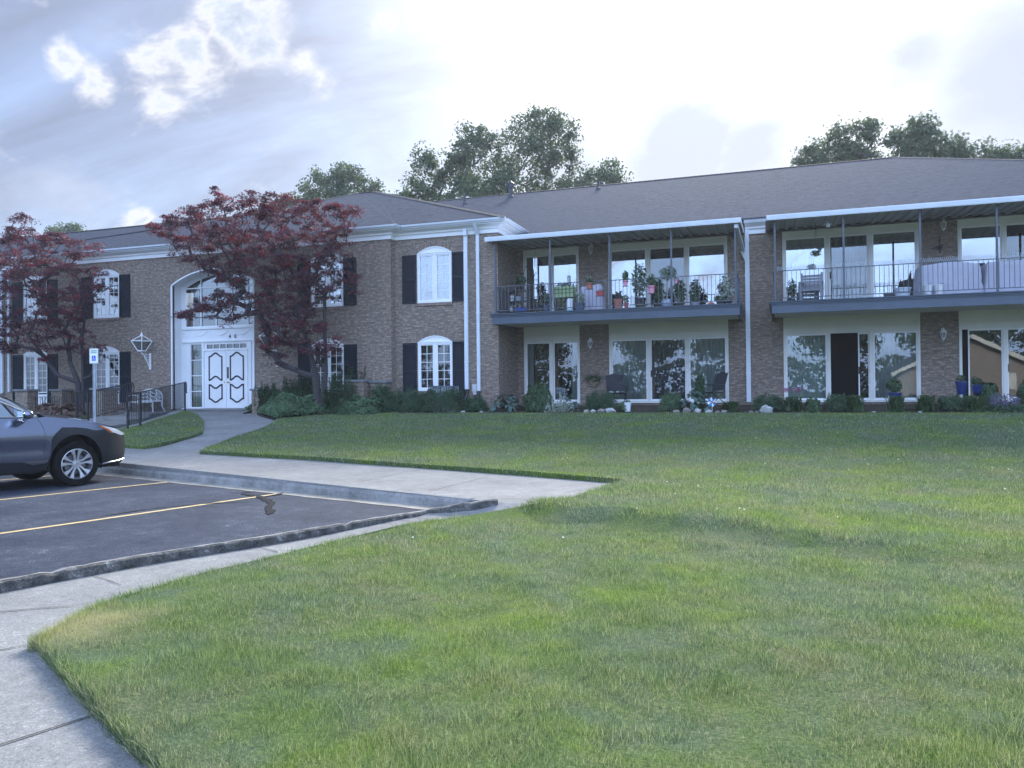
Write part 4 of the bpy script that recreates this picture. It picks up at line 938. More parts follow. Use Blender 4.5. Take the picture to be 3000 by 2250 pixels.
def awning(xa, xb, pitch=.27):
    yf = YS-.10; z = 4.80; a = MB()
    a.box(xa, xb, yf-.02, yf+.0, 4.745, 4.885); 
    for zz_ in (4.775, 4.815, 4.85): a.box(xa, xb, yf-.032, yf-.02, zz_-.006, zz_+.010)
    a.box(xa, xb, yf+.0, yf+.07, 4.745, 4.755); a.build('awning_gutter', GUTTER, BLD)
    n = int((xb-xa)/pitch); vs = []; prof = []
    for i in range(n):
        x = xa+(xb-xa)*i/n; w = (xb-xa)/n
        prof += [(x, 0), (x+w*.30, 0), (x+w*.36, .055), (x+w*.94, .055)]
    prof.append((xb, 0)); m = MB()
    for x, dz in prof: vs += [(x, yf+.02, 4.80+dz-.02), (x, YM-.002, 4.93+dz)]
    m.add(vs, [(2*i, 2*i+1, 2*i+3, 2*i+2) for i in range(len(prof)-1)]); m.build('awning', AWNU, BLD)
    t = MB(); t.box(max(xa+.02, -8.36), xb-.02, YM-.055, YM-.004, 4.885, 4.95)
    for q in (xa, xb-.02): t.add([(q, yf, 4.76), (q+.02, yf, 4.76), (q+.02, YM-.002, 4.90), (q, YM-.002, 4.90), (q, yf, 4.885), (q+.02, yf, 4.885), (q+.02, YM-.002, 5.03), (q, YM-.002, 5.03)], [(0, 3, 2, 1), (4, 5, 6, 7), (0, 1, 5, 4), (1, 2, 6, 5), (2, 3, 7, 6), (3, 0, 4, 7)]); t.build('awning_trim', WHITE, BLD)
    tp = MB(); tp.add([(xa+.02, yf+.03, 4.872), (xb-.02, yf+.03, 4.872), (xb-.02, YM-.003, 5.02), (xa+.02, YM-.003, 5.02), (xa+.02, yf+.03, 4.880), (xb-.02, yf+.03, 4.880), (xb-.02, YM-.003, 5.03), (xa+.02, YM-.003, 5.03)], [(0, 3, 2, 1), (4, 5, 6, 7), (0, 1, 5, 4), (1, 2, 6, 5), (2, 3, 7, 6), (3, 0, 4, 7)]); tp.build('awning_cover', GUTTER, BLD)
awning(-8.6, -.78); awning(-.09, 9.4)
# ---- bird spikes on the right balcony rail
bs = MB(); rb = random.Random(3)
x = .2
while x < 9:
    for dy, dx in ((-.02, .02), (.02, -.02)): bs.bar((x, YS+.12, 3.335), (x+dx+rb.uniform(-.01, .01), YS+.12+dy*2, 3.335+rb.uniform(.09, .14)), .006)
    x += .045
bs.build('bird_spikes', mat('clear_plastic', (.42, .46, .52), .3), BLD)
# utility box and pipe on the wall
ub = MB(); ub.box(-9.28, -9.12, YW-.09, YW-.0, -.02, .22); ub.build('utility_box', mat('grey_box', (.45, .46, .46), .5), BLD)
ub = MB(); ub.box(-9.26, -9.14, YW-.07, YW-.01, -.12, -.02); ub.build('meter', mat('grey_box', (.45, .46, .46), .5), BLD)
#PART3
# ================================================================== things around the entrance
def ground_at(x, y): return h(y)
CAPM = mat('cap_stone', (.16, .17, .18), .8, var=.2, vscale=4)
def pier(x0, x1, y0, y1, z1, label):
    t = thing('brick_pier', label, 'pier', ((x0+x1)/2, (y0+y1)/2, h(y0)), 0, 'capped brick piers before the building')
    ox, oy, oz = t.location; b = MB(); b.box(x0-ox, x1-ox, y0-oy, y1-oy, -.3, z1-oz); b.build('pier_shaft', BRICK, t)
    c = MB(); e = .06; c.box(x0-e-ox, x1+e-ox, y0-e-oy, y1+e-oy, z1-oz+.001, z1-oz+.075); c.build('cap', CAPM, t, bevel=.008); return t
def pxat(px, Y): return at(px, 1150, Y).x
pier(pxat(44, 21.7), pxat(80, 21.7), 21.7, 22.15, .16, 'capped brick pier behind the grey car, leftmost of the piers')
pier(pxat(150, 22.6), pxat(182, 22.6), 22.6, 23.0, .16, 'low capped brick pier close to the wall, left of the big tree trunk')
pier(pxat(269, 21.7), pxat(300, 21.7), 21.7, 22.4, .17, 'capped brick pier behind the parking sign and the stair railing')
pier(pxat(738, 22.5), pxat(790, 22.5), 22.5, 22.95, .08, 'capped brick pier just right of the white double doors')
pier(pxat(1014, 22.55), pxat(1066, 22.55), 22.55, 22.95, .34, 'capped brick pier behind the shrubs, right of the red tree trunks')
pier(pxat(1085, 22.85), pxat(1132, 22.85), 22.85, 23.18, .30, 'low capped brick wall end left of the arched window with the air conditioner')
def fence(x0, x1, y, z0, z1, label, cat='fence'):
    t = thing('iron_fence', label, cat, ((x0+x1)/2, y, z0), 0); ox = t.location.x; r = MB()
    r.box(x0-ox, x1-ox, -.015, .015, z1-z0-.02, z1-z0); r.box(x0-ox, x1-ox, -.012, .012, .10, .12); n = int((x1-x0)/.12)
    for i in range(n+1):
        x = x0-ox+(x1-x0)*i/n; r.box(x-.007, x+.007, -.007, .007, .12, z1-z0-.02)
    r.build('rails', BLACK, t); p = MB()
    k = max(2, int((x1-x0)/1.6)+1)
    for i in range(k):
        x = x0-ox+(x1-x0)*(i+.5)/k
        d = MB(); d.tube([(x+.10*math.sin(a), -.0, (z1-z0)/2+.05+.16*math.cos(a)) for a in np.linspace(0, 2*math.pi, 13)], .008, 5, cap=False); d.bar((x-.12, 0, .12), (x+.12, 0, z1-z0-.03), .012); d.bar((x+.12, 0, .12), (x-.12, 0, z1-z0-.03), .012); d.build('scroll_panel', BLACK, t)
    for x in (x0-ox, x1-ox): q = MB(); q.box(x-.018, x+.018, -.018, .018, -.05, z1-z0); q.build('post', BLACK, t)
fence(pxat(83, 21.95), pxat(268, 21.95), 21.95, h(21.95), h(21.95)+.72, 'black iron fence between the two brick piers, behind the grey car')
# ---- long low steps and their two handrails
stp = thing('entrance_steps', 'long shallow concrete steps climbing between the two black handrails', 'steps', (-19.5, 19.2, h(19.2)))
SP = [((-18.0, 17.05), (-20.6, 18.75), -.90), ((-19.0, 18.9), (-21.4, 20.2), -.78), ((-20.0, 20.8), (-22.2, 21.9), -.66)]
dirS = Vector((-20.3+17.38, 22.82-17.25)).normalized()
for (a, b, z) in SP:
    m = MB(); a, b = Vector(a), Vector(b); e = dirS*6.0 if z < -.85 else (dirS*4.3 if z < -.7 else dirS*2.2)
    P = [a, b, b+e, a+e]; o_ = stp.location
    m.add([(p.x-o_.x, p.y-o_.y, zz_-o_.z) for zz_ in (z-.35, z) for p in P], [(0, 3, 2, 1), (4, 5, 6, 7), (0, 1, 5, 4), (1, 2, 6, 5), (2, 3, 7, 6), (3, 0, 4, 7)]); m.build('step', CONC, stp, bevel=.012)
def handrail(P, H, label, posts, curl):
    base = Vector((P[0][0], P[0][1], P[0][2])); t = thing('handrail', label, 'railing', base, 0, 'black iron handrails by the entrance steps')
    Q = [Vector(p)-base for p in P]; up_ = Vector((0, 0, H)); lo_ = Vector((0, 0, .13))
    r = MB(); top = [q+up_ for q in Q]; r.tube(top, .020, 8); r.build('top_rail', BLACK, t)
    d = (Q[-1]-Q[-2]); d.z = 0; d.normalize(); e = top[-1]; c = MB()
    c.tube([e, e+d*.10+Vector((0, 0, .015)), e+d*.20+Vector((0, 0, -.03)), e+d*.25+Vector((0, 0, -.13)), e+d*.22+Vector((0, 0, -.24)), e+d*.20+Vector((0, 0, -.33)), e+d*.24+Vector((0, 0, -.38)), e+d*.30+Vector((0, 0, -.38))], .020, 8); c.build('scroll_end', BLACK, t)
    b = MB(); b.tube([q+lo_ for q in Q], .013, 6)
    for p, q in zip(Q, Q[1:]):
        n = int((q-p).length/.135)
        for i in range(1, n): c_ = p.lerp(q, i/n); b.bar(c_+lo_, c_+up_, .015)
    b.build('balusters', BLACK, t)
    for p in posts: p = Vector(p)-base; m = MB(); m.box(p.x-.022, p.x+.022, p.y-.022, p.y+.022, p.z-.08, p.z+H); m.build('post', BLACK, t)
pa = [(-17.38, 17.25, -1.01), (-17.80, 18.14, -.96), (-20.35, 22.85, -.60)]
handrail(pa, 1.02, 'nearer black iron handrail rising along the steps beside the small lawn', pa, 1)
pb = [(-20.95, 18.75, -.93), (-21.4, 19.6, -.90), (-22.5, 22.5, -.60)]
handrail(pb, 1.0, 'farther black iron handrail rising toward the white bench', pb, 1)
# ---- white iron bench
IRONW = mat('white_iron', (.74, .76, .77), .45, var=.1, vscale=20)
def bench():
    c = at(428, 1150, 22.75); t = thing('garden_bench', 'white cast iron garden bench with arched openwork back against the brick wall', 'bench', (c.x, 22.75, h(22.75)+.02)); w = .58
    s = MB()
    for k in range(7): y_ = -.22+.40*k/6; s.box(-w+.03, w-.03, y_-.018, y_+.018, .415, .43)
    s.box(-w, w, -.26, -.235, .385, .43); s.build('seat', IRONW, t)
    b = MB(); top = [(w*.98*math.cos(a), .20+.06*math.sin(a), .50+.38*math.sin(a)**.8) for a in np.linspace(.02, math.pi-.02, 25)]
    b.tube(top, .024, 6); b.tube([(-w, .19, .45), (w, .19, .45)], .024, 6)
    rb_ = random.Random(5)
    def topz(x): return .50+.38*max(0, 1-(x/(w*.98))**2)**.4
    for i in range(8):
        x = -w*.86+w*1.72*i/7; zt = topz(x); nz = max(1, int((zt-.45)/.11))
        for j in range(nz):
            z = .45+(zt-.45)*(j+.5)/nz; R_ = (zt-.45)/nz*.55; k = rb_.choice((0, 1))
            b.tube([(x+R_*1.0*math.cos(a)*(1 if k else -1), .205, z+R_*math.sin(a)) for a in np.linspace(-.6, 4.2, 11)], .012, 5)
            b.tube([(x-.04, .205, z-R_), (x+.05, .205, z+R_)], .009, 5)
    b.build('backrest', IRONW, t)
    for sx in (-1, 1):
        a = MB(); a.tube([(sx*w, .20, .62), (sx*(w+.02), .05, .66), (sx*(w+.03), -.20, .64), (sx*(w+.03), -.28, .58), (sx*(w+.02), -.25, .43)], .017, 6); a.build('armrest', IRONW, t)
        for y0, y1 in ((-.25, -.30), (.20, .30)):
            l = MB(); l.tube([(sx*(w-.02), y0, .42), (sx*(w-.04), y0*1.02, .26), (sx*(w+.03), y1, .02), (sx*(w+.05), y1*1.08, .0)], [.038, .030, .024, .026], 7); l.build('leg', IRONW, t)
bench()
# ---- coach lanterns either side of the entrance
LG = glass_mat('lantern_glass', 0, ior=1.08)
def coach(px, label, flip=1):
    c = at(px, 1110, YB); t = thing('coach_lantern', label, 'lantern', (c.x, YB, 1.63), 0, 'white coach lanterns beside the entrance')
    pl = MB(); pl.box(-.045, .045, -.03, -.0, -.70, -.08); pl.build('wall_plate', WHITE, t, bevel=.006)
    br = MB(); ly = -.42; br.tube([(0, -.02, -.62), (0, -.10, -.55), (0, -.14, -.42), (0, -.24, -.32), (0, -.32, -.16), (0, ly, -.12), (0, ly, 0)], .017, 6)
    for cy, cz, R_ in ((-.13, -.30, .10), (-.24, -.20, .07), (-.09, -.46, .06)): br.tube([(0, cy+R_*(1-.12*a)*math.cos(a), cz+R_*(1-.12*a)*math.sin(a)) for a in np.linspace(0, 6.2, 20)], .011, 5)
    br.tube([(0, -.02, -.14), (0, ly, -.10)], .013, 6); br.build('bracket', WHITE, t)
    B, Tp = .10, .25; cg = MB()
    def sqr(r_, z): return [(r_*sx, ly+r_*sy, z) for sx, sy in ((-1, -1), (1, -1), (1, 1), (-1, 1))]
    bot, mid = sqr(B, .0), sqr(Tp, .36)
    for r_ in (bot, mid):
        for i in range(4): cg.bar(r_[i], r_[(i+1) % 4], .026)
    for i in range(4): cg.bar(bot[i], mid[i], .024); cg.bar(mid[i], (.05*(1 if mid[i][0] > 0 else -1), ly+.05*(1 if mid[i][1] > ly else -1), .54), .024)
    for i in range(4): cg.bar(((mid[i][0]+mid[(i+1) % 4][0])/2, (mid[i][1]+mid[(i+1) % 4][1])/2, .36), ((bot[i][0]+bot[(i+1) % 4][0])/2, (bot[i][1]+bot[(i+1) % 4][1])/2, .0), .014) if 0 else None
    cg.box(-B, B, ly-B, ly+B, -.03, .0); cg.box(-.06, .06, ly-.06, ly+.06, .53, .56); cg.lathe([(.045, .56), (.05, .60), (.02, .64), (.022, .67), (.004, .69)], (0, ly, 0), 10)
    cg.lathe([(.016, -.03), (.016, .30)], (0, ly, 0), 8); cg.build('lantern_cage', WHITE, t)
    g = MB(); a, b_ = sqr(B-.008, .01), sqr(Tp-.012, .355)
    for i in range(4): g.add([a[i], a[(i+1) % 4], b_[(i+1) % 4], b_[i]], [(0, 1, 2, 3)])
    g.build('pane', LG, t)
coach(441, 'large white coach lantern on a scroll bracket, left of the arched entrance'); coach(812, 'white coach lantern behind the red tree, right of the entrance doors')
# ---- small wall lanterns
FRO = mat('frosted_glass', (.20, .22, .23), .2)
def wl():
    t = thing('wall_lantern', 'x', 'lantern', (0, 0, 0), 0, 'small white wall lanterns on the brick piers'); b = MB()
    b.box(-.05, .05, -.03, -.0, .06, .22); b.tube([(0, -.02, .17), (0, -.09, .19), (0, -.14, .16)], .012, 6); b.build('bracket', WHITE, t)
    c = MB(); y_ = -.14; n = 6
    def ringp_(r_, z): return [(r_*math.cos(2*math.pi*k/n), y_+r_*math.sin(2*math.pi*k/n), z) for k in range(n)]
    a, b_ = ringp_(.055, -.17), ringp_(.115, .06)
    for R_ in (a, b_):
        for i in range(n): c.bar(R_[i], R_[(i+1) % n], .018)
    for i in range(n): c.bar(a[i], b_[i], .014)
    c.lathe([(.135, .055), (.10, .11), (.045, .17), (.03, .20), (.04, .215), (.008, .25)], (0, y_, 0), 6); c.lathe([(.055, -.19), (.03, -.21), (.012, -.25)], (0, y_, 0), 8); c.build('lantern_cage', WHITE, t)
    g = MB(); g.lathe([(.045, -.15), (.098, .05)], (0, y_, 0), 6); g.build('pane', FRO, t); return t
w0 = wl(); p = at(1731, 1006, YM); w0.location = (p.x, YM, p.z); w0.scale = (.76, .76, .76); w0['label'] = 'small white wall lantern above the wicker basket, on the ground-floor brick pier'
for px, py, lb in ((2762, 979, 'small white wall lantern between the two right-hand ground-floor sliding doors'), (1733, 730, 'small white wall lantern under the left balcony awning'), (2762, 660, 'small white wall lantern above the cross-shaped ornament under the right awning')):
    p = at(px, py, YM); dup(w0, (p.x, YM, p.z), 0, lb)
# ---- reserved parking sign
def sign():
    z0 = h(18.2); c = at(277, 1150, 18.2); t = thing('parking_sign', 'white and green accessible parking sign on a galvanised post beside the walk', 'sign', (c.x, 18.2, z0), rad(8))
    GAL = mat('galvanised', (.42, .46, .50), .45, metal=.4, var=.15, vscale=8); p = MB(); top = at(277, 1021, 18.2).z-z0
    p.box(-.045, -.028, -.018, .012, -.2, top-.05); p.box(.028, .045, -.018, .012, -.2, top-.05); p.box(-.03, .03, .006, .014, -.2, top-.05); p.box(-.012, .012, -.004, .008, -.2, top-.05); p.build('post', GAL, t)
    w, hh = .152, .46; y_ = -.024; pl = MB()
    def rr(w_, h_, r_, n=5):
        P = []
        for cx_, cy_, a0 in ((w_-r_, h_-r_, 0), (-w_+r_, h_-r_, 90), (-w_+r_, -h_+r_, 180), (w_-r_, -h_+r_, 270)):
            for k in range(n+1): a = rad(a0+90*k/n); P.append((cx_+r_*math.cos(a), cy_+r_*math.sin(a)))
        return P
    zc = top-hh/2
    def plate(w_, h_, r_, y0, y1, name, m, dz=0): q = MB(); q.prism(rr(w_, h_, r_), lambda a, b: (a, y1, zc+dz+b), lambda a, b: (a, y0, zc+dz+b)); return q.build(name, m, t)
    GR = mat('sign_green', (.02, .20, .10), .4); WS = mat('sign_white', (.78, .82, .82), .35); BLU = mat('sign_blue', (.01, .06, .55), .4)
    plate(w, hh/2, .03, y_, y_+.004, 'plate', WS); plate(w-.010, hh/2-.010, .024, y_-.001, y_, 'border', GR); plate(w-.016, hh/2-.016, .020, y_-.002, y_-.001, 'face', WS)
    text('lettering', 'RESERVED', (0, y_-.0025, zc+.155), .048, GR, t, ext=.0005); text('lettering', 'PARKING', (0, y_-.0025, zc+.100), .048, GR, t, ext=.0005)
    plate(.066, .078, .004, y_-.003, y_-.002, 'symbol_panel', BLU, -.07)
    s = MB(); zs = zc-.07; Y = y_-.0042
    s.bar((-.012, Y, zs+.035), (-.008, Y, zs-.005), .012, .002, up=(0, 1, 0)); s.bar((-.012, Y, zs-.005), (.022, Y, zs-.008), .010, .002, up=(0, 1, 0)); s.bar((.022, Y, zs-.008), (.034, Y, zs-.040), .010, .002, up=(0, 1, 0)); s.bar((-.010, Y, zs+.018), (.014, Y, zs+.016), .008, .002, up=(0, 1, 0))
    for k in range(12):
        a0, a1 = rad(110+20*k), rad(130+20*k)
        s.bar((-.002+.032*math.cos(a0), Y, zs-.022+.032*math.sin(a0)), (-.002+.032*math.cos(a1), Y, zs-.022+.032*math.sin(a1)), .008, .002, up=(0, 1, 0))
    s.tube([(-.014, Y+.001, zs+.052), (-.014, Y-.001, zs+.052)], .010, 10); s.build('wheelchair_symbol', WS, t)
    text('lettering', '>', (0, y_-.0025, zc-.185), .035, GR, t, ext=.0005)
sign()
# ---- air conditioner
def ac():
    c = at(1304, 1150, 23.02); t = thing('air_conditioner', 'round grey air conditioning unit half hidden behind the clipped yews', 'air conditioner', (c.x, 23.02, h(23))); G1 = mat('ac_grey', (.36, .39, .42), .5); D1 = mat('ac_dark', (.03, .035, .045), .6); R_ = .43; H_ = .86
    m = MB(); m.lathe([(R_-.05, .08), (R_-.05, H_-.05)], (0, 0, 0), 40); m.build('coil', D1, t)
    s = MB(); n = 44
    for k in range(n):
        a = 2*math.pi*k/n; w = .024 if k % 7 else .085; s.bar((R_*math.cos(a), R_*math.sin(a), .08), (R_*math.cos(a), R_*math.sin(a), H_-.06), w, .02, up=(math.cos(a), math.sin(a), 0)) if 0 else s.box(R_*math.cos(a)-w/2, R_*math.cos(a)+w/2, R_*math.sin(a)-.012, R_*math.sin(a)+.012, .08, H_-.06)
    s.build('guard', G1, t); b = MB(); b.lathe([(R_+.02, H_-.06), (R_+.02, H_-.01), (R_-.03, H_)], (0, 0, 0), 40); b.build('top_cover', mat('ac_top', (.10, .12, .15), .5), t); b = MB(); b.lathe([(R_+.02, .0), (R_+.02, .08)], (0, 0, 0), 40); b.build('base', G1, t)
ac()

# ================================================================== the car
def car():
    Wp = Vector(atz(168*VW, 1050*VW, LZ)); vd = Vector((.29, .957, 0)).normalized(); n = Vector((vd.y, -vd.x, 0)); HW = .925
    o_ = Wp-n*HW; t = thing('parked_car', 'dark grey crossover car parked nose in to the kerb', 'car', (0, 0, 0)); t.matrix_world = Matrix(((vd.x, -n.x, 0, o_.x), (vd.y, -n.y, 0, o_.y), (0, 0, 1, LZ+.001), (0, 0, 0, 1)))
    PAINT = mat('car_paint', (.17, .195, .255), .22, metal=.9, coat=1.0); CLAD = mat('car_cladding', (.012, .014, .018), .55, bump=.1, bscale=300); CHR = mat('chrome', (.75, .78, .80), .12, metal=1); GL = glass_mat('car_glass', .22, (.9, 1, 1)); TY = mat('tyre', (.006, .006, .007), .85, spec=.2, bump=.3, bscale=60); ALU = mat('alloy', (.62, .64, .68), .28, metal=.85); DRK = mat('car_dark', (.006, .006, .007), .6); LENS = mat('lamp_lens', (.55, .58, .62), .08, coat=1); AMB = mat('amber', (.55, .14, .02), .2)
    RA = -2.745
    def hw(s, z):                      # half width of the body side
        w = .905
        if s > .25: w -= .30*((s-.25)/.70)**2.1
        if s < -3.2: w -= .16*((-3.2-s)/.75)**2
        if z > .82: w -= .085*((min(z, 1.12)-.82)/.30)**1.7+max(0, z-1.12)*.40
        if z < .82: w -= .035*(.82-z)/.5
        if z < .50: w -= .04*((.50-z)/.2)**1.3
        w -= .018*math.exp(-((z-.62)/.10)**2)*(1 if -2.4 < s < -.45 else 0)
        return w
    def arc(cx_, cz, rx, rz_, a0, a1, k=16): return [(cx_+rx*math.cos(a), cz+rz_*math.sin(a)) for a in np.linspace(rad(a0), rad(a1), k)]
    ARF = arc(0, .375, .405, .455, 190, -8); ARR_ = arc(RA, .375, .405, .455, 190, -8)
    def side(name, poly, off, m, step=.09, holes=(), both=True, par=t):
        v, f = cdt(poly, holes, step)
        for sg in ((-1, 1) if both else (-1,)):
            mb = MB(); F = []
            for q in f:
                a, b, c = (v[i] for i in q); up_ = (b[0]-a[0])*(c[1]-a[1])-(b[1]-a[1])*(c[0]-a[0]) > 0
                F.append(tuple(q) if up_ == (sg < 0) else tuple(q[::-1]))
            mb.add([(p[0], sg*(hw(p[0], p[1])+off), p[1]) for p in v], F); o = mb.build(name, m, par, smooth=True)
    top = [(-3.92, .70), (-3.95, .92), (-3.86, 1.12), (-3.60, 1.13), (-3.0, 1.125), (-2.0, 1.12), (-1.1, 1.125), (-.56, 1.115)]
    hood = [(-.44, 1.13), (-.30, 1.115), (0.0, 1.075), (.28, 1.015), (.50, .955), (.66, .915), (.80, .85), (.90, .78)]
    nose = [(.925, .66), (.94, .50), (.93, .36), (.86, .30)]
    body = [(-3.85, .36)]+top+hood+nose+[(.42, .30)]+ARF[::-1][:]+[(-.42, .30), (-2.32, .30)]+ARR_[::-1]+[(RA-.42, .33)]
    side('body_panel', body, 0, PAINT, .08)
    # greenhouse frame and glass
    frame = [(-.58, 1.118), (-.92, 1.36), (-1.20, 1.52), (-1.50, 1.61), (-2.1, 1.645), (-2.9, 1.63), (-3.35, 1.58), (-3.66, 1.38), (-3.84, 1.14), (-3.6, 1.135), (-2.0, 1.125), (-1.1, 1.13)]
    side('pillar', frame, .0, PAINT, .12)
    side('window', [(-.90, 1.15), (-1.02, 1.335), (-1.25, 1.46), (-1.50, 1.54), (-1.83, 1.565), (-1.83, 1.15)], .006, GL, .15)
    side('window', [(-1.90, 1.15), (-1.90, 1.57), (-2.75, 1.565), (-2.95, 1.30), (-2.92, 1.15)], .006, GL, .15)
    side('window', [(-3.0, 1.16), (-3.02, 1.32), (-2.87, 1.55), (-3.28, 1.52), (-3.56, 1.30), (-3.6, 1.17)], .006, GL, .15)
    side('window', [(-.63, 1.145), (-.72, 1.185), (-.86, 1.255), (-.88, 1.15)], .006, GL, .1)
    def strip(name, pts, w, off, m):
        for sg in (-1, 1):
            b = MB(); b.tube([(s, sg*(hw(s, z)+off), z) for s, z in pts], w, 6); b.build(name, m, t, smooth=True)
    strip('chrome_trim', [(-3.6, 1.15), (-2.0, 1.138), (-1.1, 1.14), (-.60, 1.128), (-.57, 1.14), (-.72, 1.215), (-1.02, 1.365), (-1.25, 1.485), (-1.52, 1.57), (-2.1, 1.60)], .011, .008, CHR)
    strip('window_pillar', [(-.865, 1.14), (-1.0, 1.345)], .018, .004, DRK)
    strip('window_pillar', [(-1.865, 1.14), (-1.865, 1.58)], .03, .0, DRK)
    strip('door_gap', [(-.56, 1.11), (-.50, .98), (-.475, .85), (-.485, .60), (-.53, .40)], .004, .0, DRK); strip('door_gap', [(-1.55, 1.12), (-1.55, .60), (-1.52, .40)], .004, .0, DRK); strip('door_gap', [(-2.35, .42), (-2.42, .70), (-2.75, .98), (-2.78, 1.12)], .004, .0, DRK)
    strip('door_handle', [(-1.48, .985), (-1.44, .992), (-1.30, .992), (-1.26, .985)], .014, .028, PAINT); strip('door_handle', [(-2.55, .99), (-2.51, .997), (-2.37, .997), (-2.33, .99)], .014, .028, PAINT)
    # cladding
    side('wheel_arch_trim', [(-.385, .43), (-.375, .78), (-.33, .85), (-.22, .955), (0, .945), (.15, .925), (.30, .88), (.47, .885), (.50, .82), (.72, .79), (.86, .74), (.925, .66), (.94, .50), (.93, .36), (.86, .30), (.42, .30)]+ARF[::-1]+[(-.41, .38)], .009, CLAD, .07)
    side('wheel_arch_trim', [(RA-.44, .50), (RA-.40, .80), (RA-.22, .945), (RA+.1, .945), (RA+.30, .86), (RA+.40, .70), (RA+.42, .33)]+ARR_[::-1]+[(RA-.42, .36)], .009, CLAD, .08)
    side('sill_trim', [(-.43, .29), (-.43, .385), (-.62, .37), (-.75, .43), (-1.2, .455), (-1.9, .455), (-2.3, .43), (-2.34, .29)], .022, CLAD, .1)
    side('bumper', [(-3.85, .34), (-3.93, .68), (-3.55, .66), (-3.20, .60), (-3.17, .33)], .012, CLAD, .1)
    strip('bumper_lip', [(.40, .315), (.60, .335), (.85, .345), (.92, .36)], .014, .014, mat('silver_trim', (.45, .47, .50), .3, metal=.7))
    # top skins: hood, windscreen, roof, rear window; grid across the car
    def skin(name, rows, m, nn=14, par=t):
        vs = []
        for s, ze, we, crown, zb in rows:
            for j in range(nn+1): u = -1+2*j/nn; vs.append((s+zb*(1-abs(u)**2.2), we*u, ze+crown*(1-abs(u)**2.0)))
        k = nn+1; b = MB(); b.add(vs, [(i*k+j, i*k+j+1, (i+1)*k+j+1, (i+1)*k+j) for i in range(len(rows)-1) for j in range(nn)]); b.build(name, m, par, smooth=True)
    rows = [(s, z, hw(s, z), .045+.03*min(1, (.9-s)/.8), 0.02 if s > .6 else 0) for s, z in [(-.44, 1.13), (-.30, 1.115), (-.15, 1.098), (0, 1.075), (.14, 1.048), (.28, 1.015), (.39, .985), (.50, .955), (.66, .915)]]
    skin('hood', rows, PAINT)
    skin('windscreen', [(-.56, 1.118, hw(-.56, 1.118)-.01, .03, .30), (-.92, 1.36, hw(-.92, 1.36)-.01, .055, .24), (-1.20, 1.52, hw(-1.2, 1.52)-.01, .06, .17), (-1.42, 1.59, hw(-1.42, 1.59)-.01, .055, .13)], GL)
    skin('roof', [(-1.42, 1.59, hw(-1.42, 1.59), .055, .13), (-1.7, 1.627, hw(-1.7, 1.627), .055, .05), (-2.4, 1.645, hw(-2.4, 1.64), .05, 0), (-2.9, 1.63, hw(-2.9, 1.63), .05, 0), (-3.4, 1.575, hw(-3.4, 1.575), .05, -.05)], PAINT)
    skin('rear_window', [(-3.4, 1.575, hw(-3.4, 1.575)-.01, .05, -.05), (-3.66, 1.38, hw(-3.66, 1.38)-.01, .03, -.08), (-3.86, 1.13, hw(-3.86, 1.13)-.01, .0, -.10)], GL)
    skin('tailgate', [(-3.86, 1.13, hw(-3.86, 1.13), 0, -.06), (-3.95, .92, hw(-3.95, .92), 0, -.07), (-3.92, .70, hw(-3.92, .7), 0, -.06)], PAINT); skin('bumper', [(-3.92, .70, hw(-3.92, .7), 0, -.06), (-3.85, .36, hw(-3.85, .36), 0, -.05)], CLAD)
    for sg in (-1, 1): b = MB(); b.tube([(-1.5, sg*.60, 1.70), (-1.6, sg*.61, 1.735), (-2.9, sg*.60, 1.735), (-3.1, sg*.60, 1.68)], .022, 8); b.build('roof_rail', CLAD, t, smooth=True)
    # front: grille, bumper and lamps bulge forward between the two side noses
    fr = [(.66, .915, hw(.66, .915), .04, .09), (.80, .85, hw(.80, .85), .02, .12)]
    skin('hood', fr, PAINT); skin('grille', [(.80, .85, hw(.80, .85), .02, .12), (.90, .78, hw(.9, .78), 0, .10), (.925, .66, hw(.925, .66), 0, .09)], DRK); skin('bumper', [(.925, .66, hw(.925, .66), 0, .09), (.94, .50, hw(.94, .5), 0, .09), (.93, .36, hw(.93, .36), 0, .09), (.86, .30, hw(.86, .3), 0, .06)], CLAD)
    side('headlight', [(.40, .955), (.55, .925), (.70, .885), (.86, .815), (.90, .775), (.80, .775), (.62, .83)], .012, LENS, .05); side('indicator', [(.36, .955), (.42, .958), (.62, .84), (.60, .815)], .010, AMB, .05)
    # cowl, underside, interior
    u = MB(); u.box(-3.8, .85, -.60, .60, .24, .40); u.box(-3.4, .5, -.84, -.60, .29, .40) if 0 else None; u.box(-2.25, -.5, -.82, .82, .26, .36); u.build('underbody', DRK, t)
    i_ = MB(); i_.box(-3.3, -.75, -.78, .78, .95, 1.06); i_.box(-.72, -.5, -.74, .74, 1.0, 1.12)
    for sy in (-.38, .38):
        i_.box(-1.95, -1.75, sy-.25, sy+.25, 1.0, 1.42); i_.box(-2.85, -2.65, sy-.25, sy+.25, 1.0, 1.40)
    i_.build('interior', DRK, t)
    # wheel wells
    for cx_ in (0, RA):
        for sg in (-1, 1):
            w_ = MB(); A_ = arc(cx_, .375, .41, .46, 195, -15, 18); w_.add([(s, sg*.90*1.0 if abs(s) < 9 else 0, z) for s, z in A_]+[(s, sg*.55, z) for s, z in A_], [(i, i+1, 18+i+1, 18+i) for i in range(17)]); w_.add([(s, sg*.55, z) for s, z in A_], [tuple(range(18))])
            for q in range(len(w_.v)):
                pass
            w_.build('wheel_well', DRK, t)
